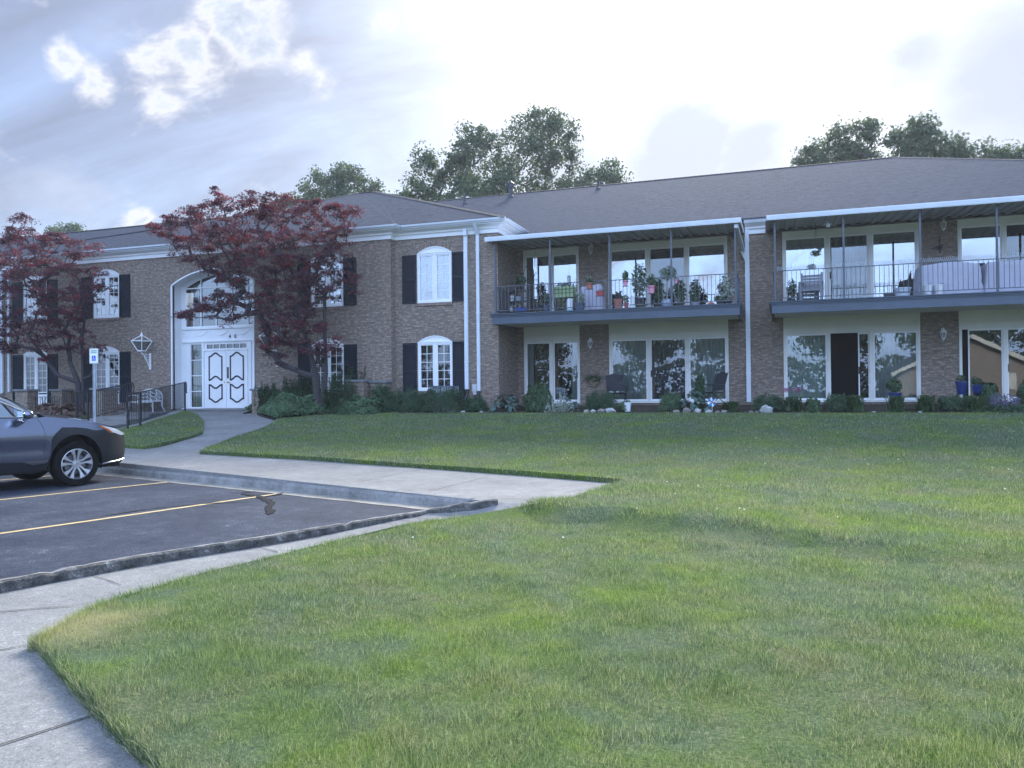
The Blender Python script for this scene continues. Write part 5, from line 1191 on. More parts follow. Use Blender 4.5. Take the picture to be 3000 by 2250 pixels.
    # wheels
    def wheel(sx, sg):
        wt_ = bpy.data.objects.new('wheel', None); C.objects.link(wt_); wt_.parent = t; wt_.location = (sx, sg*.80, .355); wt_.scale = (1, sg, 1) if 0 else (1, 1, 1)
        b = MB(); R_ = .355; prof = [(.245, -.11), (.30, -.118), (.335, -.112), (.350, -.095), (.355, -.06), (.355, .06), (.350, .095), (.335, .112), (.30, .118), (.245, .11)]; n_ = 56; vs = []
        for r_, y_ in prof:
            for k in range(n_): a = 2*math.pi*k/n_; vs.append((r_*math.cos(a), y_*1.0, r_*math.sin(a)))
        m_ = len(prof); b.add(vs, [(i*n_+k, (i+1)*n_+k, (i+1)*n_+(k+1) % n_, i*n_+(k+1) % n_) for i in range(m_-1) for k in range(n_)]+[((m_-1)*n_+k, k, (k+1) % n_, (m_-1)*n_+(k+1) % n_) for k in range(n_)])
        b.build('tyre', TY, wt_, smooth=True)
        rm = MB(); yo = sg*.108
        def ring(r0, r1, y0, y1, k=56):
            vs = []
            for r_, y_ in ((r0, y0), (r1, y1)):
                for q in range(k): a = 2*math.pi*q/k; vs.append((r_*math.cos(a), y_, r_*math.sin(a)))
            rm.add(vs, [(q, (q+1) % k, k+(q+1) % k, k+q) for q in range(k)])
        ring(.252, .236, yo, yo+sg*.004); ring(.236, .228, yo+sg*.004, yo-sg*.02); ring(.228, .205, yo-sg*.02, -yo)
        for k in range(10):     # ten twisted blades in five pairs
            a = 2*math.pi*(k//2)/5+(rad(17) if k % 2 else rad(-17))+rad(90)
            aw, bw_ = (.055, .017); ca, sa = math.cos(a), math.sin(a); tw = rad(-9 if k % 2 else 9)
            def P(r_, o2, y_): ang = a+o2; return (r_*math.cos(ang), y_, r_*math.sin(ang))
            pts = [P(.055, -.20, yo-sg*.018), P(.055, .20, yo-sg*.018), P(.145, .115+tw*.5, yo-sg*.012), P(.234, .165+tw*.2, yo-sg*.004), P(.234, -.135+tw*.2, yo-sg*.004), P(.145, -.075+tw*.5, yo-sg*.012)]
            dn = [(x, y_-sg*.03, z) for x, y_, z in pts]
            rm.add(pts+dn, [tuple(range(6)), (11, 10, 9, 8, 7, 6)]+[(i, (i+1) % 6, 6+(i+1) % 6, 6+i) for i in range(6)])
        rm.build('rim', ALU, wt_); hb = MB(); hb.tube([(0, yo-sg*.04, 0), (0, yo-sg*.006, 0)], .058, 20); hb.build('hub', ALU, wt_)
        cp = MB(); cp.tube([(0, yo-sg*.006, 0), (0, yo+sg*.002, 0)], .032, 20)
        cp.build('hub_cap', CHR, wt_); lg = MB()
        for k in range(5): a = 2*math.pi*k/5+rad(54); lg.tube([(.075*math.cos(a), yo-sg*.03, .075*math.sin(a)), (.075*math.cos(a), yo-sg*.006, .075*math.sin(a))], .011, 8)
        lg.build('lug_nut', CHR, wt_); dk = MB(); dk.tube([(0, yo-sg*.075, 0), (0, yo-sg*.09, 0)], .165, 30); dk.build('brake_disc', mat('brake_disc', (.18, .18, .19), .4, metal=.8), wt_)
        dd = MB(); dd.tube([(0, yo-sg*.10, 0), (0, yo-sg*.11, 0)], .24, 30); dd.build('wheel_back', DRK, wt_)
    for sx in (0, RA):
        for sg in (-1, 1): wheel(sx, sg)
    # door mirror
    for sg in (-1, 1):
        m = MB(); cx_, cy_, cz = -.79, sg*1.03, 1.175; vs = []; nu, nv = 10, 12
        for i in range(nu+1):
            th = math.pi*i/nu
            for j in range(nv): a = 2*math.pi*j/nv; vs.append((cx_+.085*math.sin(th)**.7*math.cos(a)*1.0, cy_+.115*-math.cos(th), cz+.075*math.sin(th)**.7*math.sin(a)))
        m.add(vs, [(i*nv+j, i*nv+(j+1) % nv, (i+1)*nv+(j+1) % nv, (i+1)*nv+j) for i in range(nu) for j in range(nv)]); m.tube([(-.75, sg*.86, 1.10), (-.78, sg*.96, 1.105), (-.79, sg*1.02, 1.13)], [.035, .03, .035], 8); m.build('door_mirror', PAINT if 0 else CHR if 0 else PAINT, t, smooth=True)
        g = MB(); g.box(-.882, -.874, sg*1.03-.09, sg*1.03+.09, 1.12, 1.23); g.build('mirror_glass', mat('mirror_glass', (.8, .85, .9), .02, metal=1), t)
car()
# ================================================================== what the windows reflect: the far side of the car park
def gable_house(x, y, w, d, hh, rh, label):
    t = thing('brick_house', label, 'house', (x, y, -1.3)); b = MB(); b.box(-w/2, w/2, -d/2, d/2, 0, hh); b.add([(-w/2, d/2, hh), (w/2, d/2, hh), (0, d/2, hh+rh), (-w/2, -d/2, hh), (w/2, -d/2, hh), (0, -d/2, hh+rh)], [(0, 1, 2), (4, 3, 5)]); b.build('wall', mat('pale_brick', (.30, .26, .25), .9, var=.2, vscale=3), t)
    r = MB(); e = .5
    for sx in (-1, 1): r.add([(0, d/2+e, hh+rh+.1), (sx*(w/2+e), d/2+e, hh-.25), (sx*(w/2+e), -d/2-e, hh-.25), (0, -d/2-e, hh+rh+.1), (0, d/2+e, hh+rh-.06), (sx*(w/2+e), d/2+e, hh-.41), (sx*(w/2+e), -d/2-e, hh-.41), (0, -d/2-e, hh+rh-.06)], [(0, 1, 2, 3), (7, 6, 5, 4), (0, 4, 5, 1), (1, 5, 6, 2), (2, 6, 7, 3)])
    r.build('roof', SHINGLE, t); f = MB()
    for sx in (-1, 1): f.bar((0, d/2+e+.02, hh+rh-.12), (sx*(w/2+e), d/2+e+.02, hh-.47), .06, .34)
    f.build('bargeboard', WHITE, t)
    for wx in (-w*.25, w*.25): q = MB(); q.box(wx-.6, wx+.6, d/2, d/2+.05, 1.0, 2.4); q.build('window', WHITE, t)
gable_house(17, -34, 12, 12, 2.9, 3.0, 'brick house with a white gable across the car park, seen in the right-hand glass doors')
#PART4
# ================================================================== plants
def tmpl(kind):
    if kind == 'maple':
        V, F = [], []
        for a, l in ((-115, .55), (-58, .85), (0, 1.0), (58, .85), (115, .55)):
            a = rad(a); b = len(V); w = .15*l+.04
            for u, v in ((-.03, 0), (.45*l, w), (l, 0), (.45*l, -w)): V.append((u*math.cos(a)-v*math.sin(a), u*math.sin(a)+v*math.cos(a), -.12*u*u))
            F.append((b, b+1, b+2, b+3))
        return np.array(V)*.62, np.array(F)
    if kind == 'long': return np.array([(-.5, 0, 0), (0, .13, .03), (.5, 0, -.04), (0, -.13, .03)]), np.array([(0, 1, 2, 3)])
    if kind == 'needle': return np.array([(-.5, 0, 0), (0, .09, 0), (.5, 0, 0), (0, -.09, 0)]), np.array([(0, 1, 2, 3)])
    return np.array([(-.5, 0, -.02), (-.05, .30, .04), (.5, 0, -.06), (-.05, -.30, .04)]), np.array([(0, 1, 2, 3)])
def leaves(name, P, Nm, size, kind, m, parent=None, seed=0, dirs=None):
    r = np.random.default_rng(seed); n = len(P); T, F = tmpl(kind); k = len(T)
    Nm = Nm/np.maximum(np.linalg.norm(Nm, axis=1, keepdims=True), 1e-6)
    A = r.normal(size=(n, 3)) if dirs is None else dirs
    A = A-Nm*(A*Nm).sum(1, keepdims=True); A /= np.maximum(np.linalg.norm(A, axis=1, keepdims=True), 1e-6); B = np.cross(Nm, A)
    s = (size*r.uniform(.65, 1.3, n))[:, None, None]
    V = P[:, None, :]+s*(A[:, None, :]*T[None, :, 0:1]+B[:, None, :]*T[None, :, 1:2]+Nm[:, None, :]*T[None, :, 2:3])
    FF = (F[None]+np.arange(n)[:, None, None]*k).reshape(-1, F.shape[1])
    return npmesh(name, V.reshape(-1, 3), FF, m, parent)
def edist(P, poly):
    P = np.asarray(P, float); d = np.full(len(P), 1e9); poly = np.asarray(poly, float)
    for i in range(len(poly)):
        a, b = poly[i], poly[(i+1) % len(poly)]; ab = b-a; t = np.clip(((P-a) @ ab)/max(ab @ ab, 1e-9), 0, 1)[:, None]
        d = np.minimum(d, np.linalg.norm(P-(a+ab*t), axis=1))
    return d
def skeleton(base, targets, r, leafr, mult, crook=.12, trunk=None, maxr=.2):
    nodes = [Vector(base)]; par = [-1]
    for t in (trunk or []): nodes.append(Vector(t[0])); par.append(t[1])
    order = sorted(range(len(targets)), key=lambda i: (Vector(targets[i])-Vector(base)).length)
    tips = []
    for i in order:
        T = Vector(targets[i]); best, bd = 0, 1e9
        arr = np.array([tuple(q) for q in nodes]); dv = np.array(tuple(T))-arr; dist = np.linalg.norm(dv, axis=1)
        cost = dist+np.maximum(0, -dv[:, 2])*.9+.05*np.linalg.norm(arr-np.array(tuple(base)), axis=1)
        best = int(np.argmin(cost)); p = nodes[best]; L_ = (T-p).length; k = max(1, min(5, int(L_/.22))); prev = best
        for j in range(1, k+1):
            f = j/k; q = p.lerp(T, f)+Vector((0, 0, .10*L_*math.sin(math.pi*f)*(-1 if T.z > p.z else 1)*.6))
            if j < k: q += Vector((r.gauss(0, 1), r.gauss(0, 1), r.gauss(0, .7)))*L_*crook*.35
            nodes.append(q); par.append(prev); prev = len(nodes)-1
        tips.append(prev)
    w = [0.0]*len(nodes)
    for t in tips: w[t] += leafr**mult
    for i in range(len(nodes)-1, 0, -1): w[par[i]] += w[i]
    R_ = [min(maxr, x**(1/mult)) if x > 0 else leafr for x in w]
    mb = MB()
    for i in range(1, len(nodes)):
        a, b = nodes[par[i]], nodes[i]
        if (a-b).length < 1e-4: continue
        mb.tube([a, b], [min(R_[par[i]], R_[i]*1.25), R_[i]], 6 if R_[i] > .02 else 4, cap=R_[i] > .03)
    return mb
def tree(name, label, cat, outline, Y, base, npads, nleaf, padr, lsize, kind, lm, bm, seed, leafr=.006, mult=2.35, flat=.35, depth=.9, maxd=3.0, droop=.0, trunk=None, group=None, maxr=.22, keep=None, vw=VW):
    r = random.Random(seed); rg = np.random.default_rng(seed)
    O = [at(x*vw, y*vw, Y) for x, y in outline]; poly = np.array([(p.x, p.z) for p in O]); lo, hi = poly.min(0), poly.max(0)
    P = rg.uniform(lo, hi, (npads*14, 2)); P = P[inpoly(P, poly)]; d = edist(P, poly); k = d > padr*.45; P, d = P[k], d[k]
    if keep is not None: k = keep(P, rg); P, d = P[k], d[k]
    P, d = P[:npads], d[:npads]; th = np.minimum(d*depth, maxd)+padr*.3; yy = Y+rg.uniform(-1, 1, len(P))*th
    f = (yy/Y)[:, None]; X = P[:, 0:1]*f; Z = P[:, 1:2]*f; pads = np.concatenate([X, yy[:, None], Z], 1)
    b = Vector(base); t = thing(name, label, cat, b, 0, group); pl = pads-np.array(tuple(b))
    sk = skeleton((0, 0, -.15), [tuple(q) for q in pl], r, leafr, mult, trunk=trunk, maxr=maxr); sk.build('trunk', bm, t, smooth=True)
    npd = rg.poisson(nleaf*(.45+1.1*rg.random(len(pl)))); idx = np.repeat(np.arange(len(pl)), npd); n = len(idx)
    u = rg.normal(size=(n, 3)); u /= np.linalg.norm(u, axis=1, keepdims=True); u *= (rg.random(n)**(1/2.2))[:, None]
    pr = (padr*rg.uniform(.6, 1.35, len(pl)))[idx][:, None]; Q = pl[idx]+u*pr*np.array([1, 1, flat]); Q[:, 2] -= droop*(u[:, 0]**2+u[:, 1]**2)*pr[:, 0]
    Nm = rg.normal(size=(n, 3))*.55+np.array([0, 0, .75 if flat < .6 else .25])+u*(.3 if flat < .6 else .9)
    leaves('crown', Q, Nm, lsize, kind, lm, t, seed); return t
# the two Japanese maples in front of the wing
mo = [(305, 490), (345, 462), (400, 442), (440, 432), (444, 402), (462, 390), (482, 410), (520, 406), (560, 404), (590, 397), (620, 412), (655, 420), (690, 424), (735, 432), (778, 444), (783, 470), (768, 500), (752, 530), (772, 560), (782, 590), (790, 618), (768, 640), (745, 616), (722, 640), (706, 668), (738, 720), (738, 768), (690, 776), (640, 762), (604, 796), (574, 770), (548, 740), (560, 700), (552, 665), (545, 680), (524, 700), (478, 718), (452, 712), (490, 692), (440, 694), (378, 692), (362, 680), (412, 650), (446, 636), (468, 600), (405, 575), (362, 562), (368, 520), (328, 512)]
bz = h(21.9)
def mk(P, rg):
    # thinner toward the bottom of the crown, dense above
    z = P[:, 1]; return rg.random(len(P)) < np.clip((z-0.2)/2.6, .85, 1)
b2 = at(1262/1.0*0+935, 1180, 21.8); b2.z = bz
rel = lambda px, py, Y=21.8: tuple(at(px, py, Y)-b2)
tr2 = [(rel(925, 1100), 0), (rel(905, 1010), 1), (rel(875, 930), 2), (rel(840, 860), 3), (rel(832, 780), 4), (rel(790, 700, 21.3), 5), (rel(955, 1090), 0), (rel(952, 960), 7), (rel(950, 850, 22), 8), (rel(960, 760, 22.2), 9), (rel(860, 1010), 2), (rel(800, 950), 11), (rel(780, 870, 21), 12), (rel(775, 780, 20.8), 13)]
tree('maple_tree', 'dark red Japanese maple spreading over the arched entrance', 'tree', mo, 21.6, b2, 760, 62, .26, .092, 'maple', LEAF_MAPLE, BARKM, 11, .0066, 2.16, .38, .55, 1.5, .25, tr2, 'Japanese maples', .15, mk)
mo1 = [(-70, 512), (-20, 498), (5, 492), (22, 480), (24, 466), (38, 456), (62, 454), (82, 468), (80, 488), (112, 486), (146, 500), (190, 516), (218, 520), (226, 540), (212, 562), (178, 560), (224, 574), (242, 592), (226, 630), (196, 668), (182, 700), (236, 742), (226, 790), (196, 790), (168, 760), (120, 770), (96, 800), (60, 762), (0, 770), (-60, 760)]
b1 = at(243, 1185, 21.8); b1.z = bz
rel1 = lambda px, py, Y=21.8: tuple(at(px, py, Y)-b1)
tr1 = [(rel1(228, 1120), 0), (rel1(205, 1060), 1), (rel1(185, 990), 2), (rel1(150, 900), 3), (rel1(170, 1100), 1), (rel1(125, 1040), 5), (rel1(80, 980), 6), (rel1(243, 1110), 0), (rel1(240, 1010), 8), (rel1(248, 930), 9), (rel1(268, 1100), 8), (rel1(288, 1030), 11)]
tree('maple_tree', 'dark red Japanese maple at the left edge, behind the grey car', 'tree', mo1, 21.5, b1, 470, 66, .27, .092, 'maple', LEAF_MAPLE, BARKM, 21, .0066, 2.16, .36, .55, 1.4, .25, tr1, 'Japanese maples', .14, mk)
# big green trees beyond the roof
def gt(label, out, Y, bx, npads, nl, pr, ls, seed, kind='oak', g='green trees beyond the roof', lr=.012):
    b = at(bx*VW, 600, Y); b.z = -.6
    tree('oak_tree' if kind != 'maple' else 'maple_tree', label, 'tree', out, Y, b, npads, nl, pr, ls, kind, LEAF_OAK, BARK, seed, lr, 2.2, .8, .6, 3.0, 0, [((0, 0, 3.5), 0), ((.2, 0, 6.0), 1)], g, .4)
gt('small rounded green tree beyond the roof, between the red maple and the tallest tree', [(640, 425), (652, 385), (662, 368), (690, 356), (712, 366), (735, 350), (765, 350), (800, 368), (826, 384), (834, 412), (840, 470), (790, 560), (700, 560), (640, 480)], 50, 740, 300, 56, .68, .22, 31)
gt('tallest and widest green tree beyond the roof, behind the cowled roof vent', [(842, 436), (872, 402), (858, 386), (886, 372), (880, 336), (902, 308), (922, 304), (946, 346), (966, 322), (972, 286), (1000, 264), (1040, 262), (1062, 282), (1086, 286), (1108, 250), (1155, 230), (1200, 240), (1242, 256), (1262, 302), (1254, 332), (1240, 352), (1290, 362), (1322, 334), (1346, 354), (1356, 392), (1360, 440), (1300, 560), (1100, 620), (940, 580), (840, 480)], 50, 1110, 900, 58, .68, .22, 33)
gt('spiky green tree beyond the roof, left of the pair at the right edge', [(1712, 358), (1714, 322), (1746, 310), (1790, 286), (1800, 264), (1842, 262), (1858, 238), (1886, 250), (1908, 270), (1898, 305), (1915, 340), (1905, 450), (1740, 440)], 47, 1820, 330, 34, .60, .22, 35, 'maple', lr=.014)
gt('green tree with ragged twigs beyond the roof, above the roof peak', [(1900, 345), (1905, 300), (1926, 276), (1950, 272), (1970, 244), (2014, 254), (2032, 280), (2058, 296), (2086, 286), (2100, 320), (2090, 450), (1930, 450)], 47, 1995, 330, 34, .60, .22, 36, 'maple', lr=.014)
gt('low green tree top beyond the roof at the right edge of the picture', [(2084, 350), (2090, 312), (2130, 306), (2165, 312), (2200, 312), (2240, 296), (2300, 290), (2320, 420), (2100, 430)], 46, 2200, 250, 26, .62, .21, 37, 'maple', lr=.014)
gt('small bright green tree top over the far-left roof', [(96, 505), (104, 489), (122, 487), (132, 482), (160, 482), (186, 488), (196, 500), (196, 560), (100, 560)], 58, 148, 120, 50, .6, .22, 38)
gt('leafy tree behind the left roof, mostly hidden by the red maple', [(560, 440), (600, 425), (640, 418), (650, 440), (650, 540), (560, 540)], 52, 610, 90, 60, .7, .26, 39)
# trees across the car park, mirrored in the glass
def farcrown(x, y, w, hh, label, seed):
    t = thing('shade_tree', label, 'tree', (x, y, -1.4), 0, 'shade trees across the car park'); rg = np.random.default_rng(seed); m = MB(); m.tube([(0, 0, 0), (.1, 0, hh*.35), (0, .1, hh*.7)], [.3, .22, .1], 8); m.build('trunk', BARK, t)
    n = 3200; C_ = rg.normal(size=(26, 3)); C_ /= np.linalg.norm(C_, axis=1, keepdims=True); C_ = C_*np.array([w*.36, w*.36, hh*.28])*rg.uniform(.3, 1, (26, 1))+np.array([0, 0, hh*.66]); i = rg.integers(0, 26, n); u = rg.normal(size=(n, 3)); u /= np.linalg.norm(u, axis=1, keepdims=True)
    leaves('crown', C_[i]+u*w*.14*rg.random((n, 1))**.4, u, .55, 'oak', LEAF_OAK, t, seed)
    return t
ft = farcrown(-24, -36, 13, 15, 'tall shade tree across the car park, mirrored in the left upper glass', 50)
f2 = farcrown(8, -48, 14, 11.5, 'shade trees in an unseen row, added to darken the lower glass', 51)  # row added, and made tall, so the ground-floor glass mirrors dark leaves
for k, x in enumerate((-62, -50, -40, -31, -15, -5, 20, 31, 43, 56)): dup(f2, (x, -48-4*(k % 3), -1.4), k*1.3)
hw_ = thing('hedge', 'long tall hedge added out of view to block low sky in the lower glass', 'hedge', (0, -62, -1.4)); rg = np.random.default_rng(9); n = 16000; P = np.c_[rg.uniform(-85, 70, n), rg.uniform(-1.3, 1.3, n), 5.2*rg.random(n)**.8]; P[:, 2] += .5*np.sin(P[:, 0]*.9); P[:, 2] = np.maximum(P[:, 2], 0)  # added behind the camera to keep bright sky out of the lower panes
leaves('foliage', P, rg.normal(size=(n, 3)), .75, 'oak', LEAF_OAK, hw_, 9); m = MB()
for x in range(-84, 70, 4): m.tube([(x, 0, 0), (x+.2, 0, 4.2)], .09, 5)
m.build('stem', BARK, hw_)
# ---- shrubs and perennials
GZ = lambda Y: h(Y)+.06
def span(x0, x1, yt, Y):
    a, b = at(x0, 1150, Y), at(x1, 1150, Y); zt = at((x0+x1)/2, yt, Y).z; return (a.x+b.x)/2, (b.x-a.x)/2, zt-GZ(Y)
def bush(name, label, x0, x1, yt, Y=22.95, m=LEAF_YEW, ls=.05, kind='needle', dens=1.0, seed=0, group=None, dy=.42, boxy=1.35, cat='shrub', lump=.2):
    cx, w, hh = span(x0, x1, yt, Y); t = thing(name, label, cat, (cx, Y, GZ(Y)), 0, group); rg = np.random.default_rng(seed); n = int(5200*dens*max(.25, w*2*hh/.6)); ls = ls*(1.9 if kind == 'needle' else 1.35)
    u = rg.normal(size=(n, 3)); u /= np.linalg.norm(u, axis=1, keepdims=True); u[:, 2] = np.abs(u[:, 2]); e = np.sign(u)*np.abs(u)**(1/boxy); e /= np.maximum(np.abs(e).max(1, keepdims=True)**.35, 1e-3)
    lm = 1+lump*np.sin(u[:, 0]*7+seed)*np.sin(u[:, 2]*6+u[:, 1]*5+seed*2)
    rr = (1-.42*rg.random(n)**2)*lm; e = e/np.linalg.norm(e, axis=1, keepdims=True)**.5; P = e*rr[:, None]*np.array([w, dy, hh*1.0]); P[:, 2] = np.maximum(P[:, 2], .01)
    leaves('foliage', P, u+rg.normal(size=(n, 3))*.6, ls, kind, m, t, seed); st_ = MB()
    r = random.Random(seed)
    for _ in range(7): q = Vector((r.uniform(-.7, .7)*w, r.uniform(-.6, .6)*dy, hh*.75)); st_.tube([(q.x*.15, q.y*.15, -.05), q*.5, q], [.014, .01, .005], 5)
    st_.build('stem', BARK, t); return t
def strap(name, label, x0, x1, yt, Y=22.8, m=LEAF_LILY, n=110, wd=.022, seed=0, group=None, cat='plant', arch=1.0, seg=5, dy=.35, flowers=None):
    cx, w, hh = span(x0, x1, yt, Y); t = thing(name, label, cat, (cx, Y, GZ(Y)), 0, group); r = random.Random(seed); mb = MB()
    hh *= 1.3; wd *= 1.5
    for _ in range(int(n*1.7)):
        a = r.uniform(0, 6.283); b = Vector((r.gauss(0, .22)*w, r.gauss(0, .18)*dy, 0)); out = Vector((math.cos(a)*w, math.sin(a)*dy, 0))*r.uniform(.15, .95); H = hh*r.uniform(.3, 1.0)**.8; bw = wd*r.uniform(.7, 1.2); sd = Vector((-math.sin(a), math.cos(a), 0)); vs = []
        for i in range(seg+1):
            f = i/seg; p = b+out*f**1.2*arch+Vector((0, 0, H*(1.9*f-1.0*f*f*(1+.25*arch)))); ww = bw*(1-f**2.2)*.5+.001; vs += [p-sd*ww, p+sd*ww]
        mb.add(vs, [(2*i, 2*i+1, 2*i+3, 2*i+2) for i in range(seg)])
    mb.build('foliage', m, t)
    if flowers:
        f_ = MB(); k = flowers[0]
        for _ in range(k):
            c = Vector((r.uniform(-.6, .6)*w, r.uniform(-.3, .3)*dy, hh*r.uniform(.9, 1.12)))
            for q in range(5): a = q*1.256; f_.add([c, c+Vector((.035*math.cos(a), .035*math.sin(a), .01)), c+Vector((.04*math.cos(a+.6), .04*math.sin(a+.6), .02)), c+Vector((.035*math.cos(a+1.1), .035*math.sin(a+1.1), .0))], [(0, 1, 2, 3)])
        f_.build('flower', flowers[1], t)
    return t
def hosta(label, x0, x1, yt, Y=22.85, seed=0, n=75, m=LEAF_HOSTA, size=.19, group='hostas in the garden bed', name='hosta', dy=.45):
    cx, w, hh = span(x0, x1, yt, Y); t = thing(name, label, 'plant', (cx, Y, GZ(Y)), 0, group); r = random.Random(seed); mb = MB()
    for i in range(n):
        a = r.uniform(0, 6.283); f = math.sqrt(r.random()); el = (1-f**2.1)*hh*.92+.05; p = Vector((math.cos(a)*w*.86*f, math.sin(a)*dy*f, el)); L_ = size*r.uniform(.7, 1.15); d = Vector((math.cos(a)+r.gauss(0, .35), math.sin(a)+r.gauss(0, .35), .25-1.0*f+r.gauss(0, .25))).normalized(); s = Vector((-d.y, d.x, r.gauss(0, .25))).normalized(); nn = s.cross(d).normalized()*-1; up_ = Vector((0, 0, 1)); vs = []
        prof = [(0, .02), (.18, .30), (.45, .40), (.75, .27), (1, .0)]
        for q, wv in prof: c = p+d*(q-.35)*L_+up_*(-.10*L_*(q-.3)**2*3); vs += [c-s*wv*L_+up_*.04*L_*wv*4, c-up_*.02*L_, c+s*wv*L_+up_*.04*L_*wv*4]
        mb.add(vs, [(3*k+j, 3*k+j+1, 3*k+j+4, 3*k+j+3) for k in range(4) for j in range(2)])
    mb.build('foliage', m, t); s_ = MB()
    for i in range(10): a = r.uniform(0, 6.28); s_.tube([(0, 0, -.02), (math.cos(a)*w*.3, math.sin(a)*dy*.3, hh*.5)], .008, 4)
    s_.build('stem', LEAF_LILY, t); return t
gyew = 'clipped dark yews along the building'
bush('yew_shrub', 'dark clipped yew left of the air conditioner, beside the pale ground cover', 1122, 1248, 1140, 22.5, seed=1, group=gyew, boxy=1.7)
bush('yew_shrub', 'dark clipped yew directly in front of the air conditioner', 1228, 1352, 1135, 22.45, seed=2, group=gyew, boxy=1.7)
bush('perennial', 'bushy green perennial between the yews and the blue hosta', 1360, 1426, 1163, 22.95, LEAF_FERN, .08, 'long', .8, 3, 'loose green perennials')
hosta('large blue-green hosta left of the two-panel glass door', 1432, 1536, 1156, 23.0, 4, 90)
bush('round_shrub', 'round broad-leaved shrub in front of the two-panel glass door', 1540, 1618, 1130, 22.95, LEAF_BUSH, .075, 'oak', 1.0, 5, None)
def spikes(label, x0, x1, yt, Y, m, n, seed, name='silver_plant', sp=14):
    cx, w, hh = span(x0, x1, yt, Y); t = thing(name, label, 'plant', (cx, Y, GZ(Y)), 0); rg = np.random.default_rng(seed); P = np.c_[rg.normal(0, w*.5, n), rg.normal(0, .15, n), rg.random(n)**1.5*hh*.38]; Nn = rg.normal(size=(n, 3))+np.array([0, -.4, 1.0]); leaves('foliage', P, Nn, .10, 'long', m, t, seed); r = random.Random(seed); s = MB(); Q = []
    for _ in range(sp):
        x, y_, H = r.uniform(-.6, .6)*w, r.uniform(-.15, .15), hh*r.uniform(.6, 1.0); lx = r.uniform(-.06, .06); s.tube([(x, y_, 0), (x+lx, y_, H)], .006, 4)
        for q in range(22): f = r.uniform(.25, 1); Q.append((x+lx*f+r.gauss(0, .018), y_+r.gauss(0, .018), H*f))
    s.build('stem', m, t); Q = np.array(Q); leaves('flower_spike', Q, rg.normal(size=Q.shape), .05, 'oak', m if name == 'silver_plant' else mat('lavender_flower', (.17, .14, .24), .8), t, seed+1)
spikes('silvery lambs-ear with upright spikes in front of the dark glass door', 1590, 1682, 1146, 22.75, LEAF_SILVER, 420, 6)
hosta('small hosta half hidden behind the silvery plant', 1648, 1692, 1160, 23.1, 7, 26)
bush('yew_shrub', 'small dark yew under the wicker wall basket', 1712, 1806, 1147, 22.95, seed=8, group=gyew, boxy=1.4)
hosta('small yellow-green variegated plant between the yew and the white pot', 1804, 1840, 1180, 22.7, 9, 30, LEAF_PALE, .13, 'small edging plants', 'variegated_plant', .15)
bush('perennial', 'fresh green mounded perennial in front of the three-panel glass door', 1930, 2000, 1153, 22.95, LEAF_PALE, .06, 'long', .9, 10, 'loose green perennials')
hosta('wide blue-green hosta in front of the right folding chair', 1985, 2088, 1148, 22.85, 11, 80)
bush('leafy_perennial', 'tall thin leafy plant between the hosta and the right folding chair', 2036, 2064, 1100, 23.15, LEAF_FERN, .10, 'long', 1.0, 12, None, .14)
strap('daylily', 'low dark leafy clump right of the pinwheel', 2092, 2184, 1172, 22.8, LEAF_LILY, 90, .035, 13, 'daylilies along the bed', arch=1.1)
bush('yew_shrub', 'dark yew behind the big white boulder', 2204, 2296, 1154, 23.0, seed=14, group=gyew, boxy=1.4)
strap('daylily', 'grassy daylily with pink flowers right of the big white boulder', 2266, 2372, 1158, 22.8, n=150, seed=15, group='daylilies along the bed', flowers=(46, mat('pink_flower', (.42, .16, .28), .7)))
bush('perennial', 'small dull-leaved perennial right of the pink-flowered daylily', 2360, 2404, 1166, 22.8, LEAF_BUSH, .06, 'oak', .8, 16, 'loose green perennials')
bush('yew_shrub', 'round dark yew in front of the open glass door', 2414, 2486, 1154, 22.9, seed=17, group=gyew, boxy=1.3)
strap('daylily', 'grassy daylily between the round yew and the white door frame', 2456, 2548, 1152, 22.75, n=130, seed=18, group='daylilies along the bed')
strap('daylily', 'grassy daylily below the square blue planter', 2580, 2672, 1154, 22.75, n=130, seed=19, group='daylilies along the bed')
strap('daylily', 'grassy daylily under the small wall lantern pier', 2664, 2762, 1152, 22.75, n=150, seed=20, group='daylilies along the bed')
bush('yew_shrub', 'dark yew between two daylilies below the blue ribbed jar', 2744, 2830, 1158, 23.0, seed=21, group=gyew, boxy=1.4)
strap('daylily', 'grassy daylily below the blue glazed pots, left of the lavender', 2800, 2904, 1154, 22.75, n=150, seed=22, group='daylilies along the bed')
spikes('lavender-like clump with purple spikes at the right end of the bed', 2880, 3010, 1152, 22.75, LEAF_BUSH, 900, 23, 'lavender', 40)
bush('round_shrub', 'round dark shrub behind the purple spikes, beside the blue pots', 2872, 2922, 1128, 23.6, LEAF_BUSH, .06, 'oak', .9, 24)
bush('round_shrub', 'round green shrub at the right edge before the last glass door', 2976, 3060, 1118, 23.3, LEAF_BUSH, .07, 'oak', .9, 25)
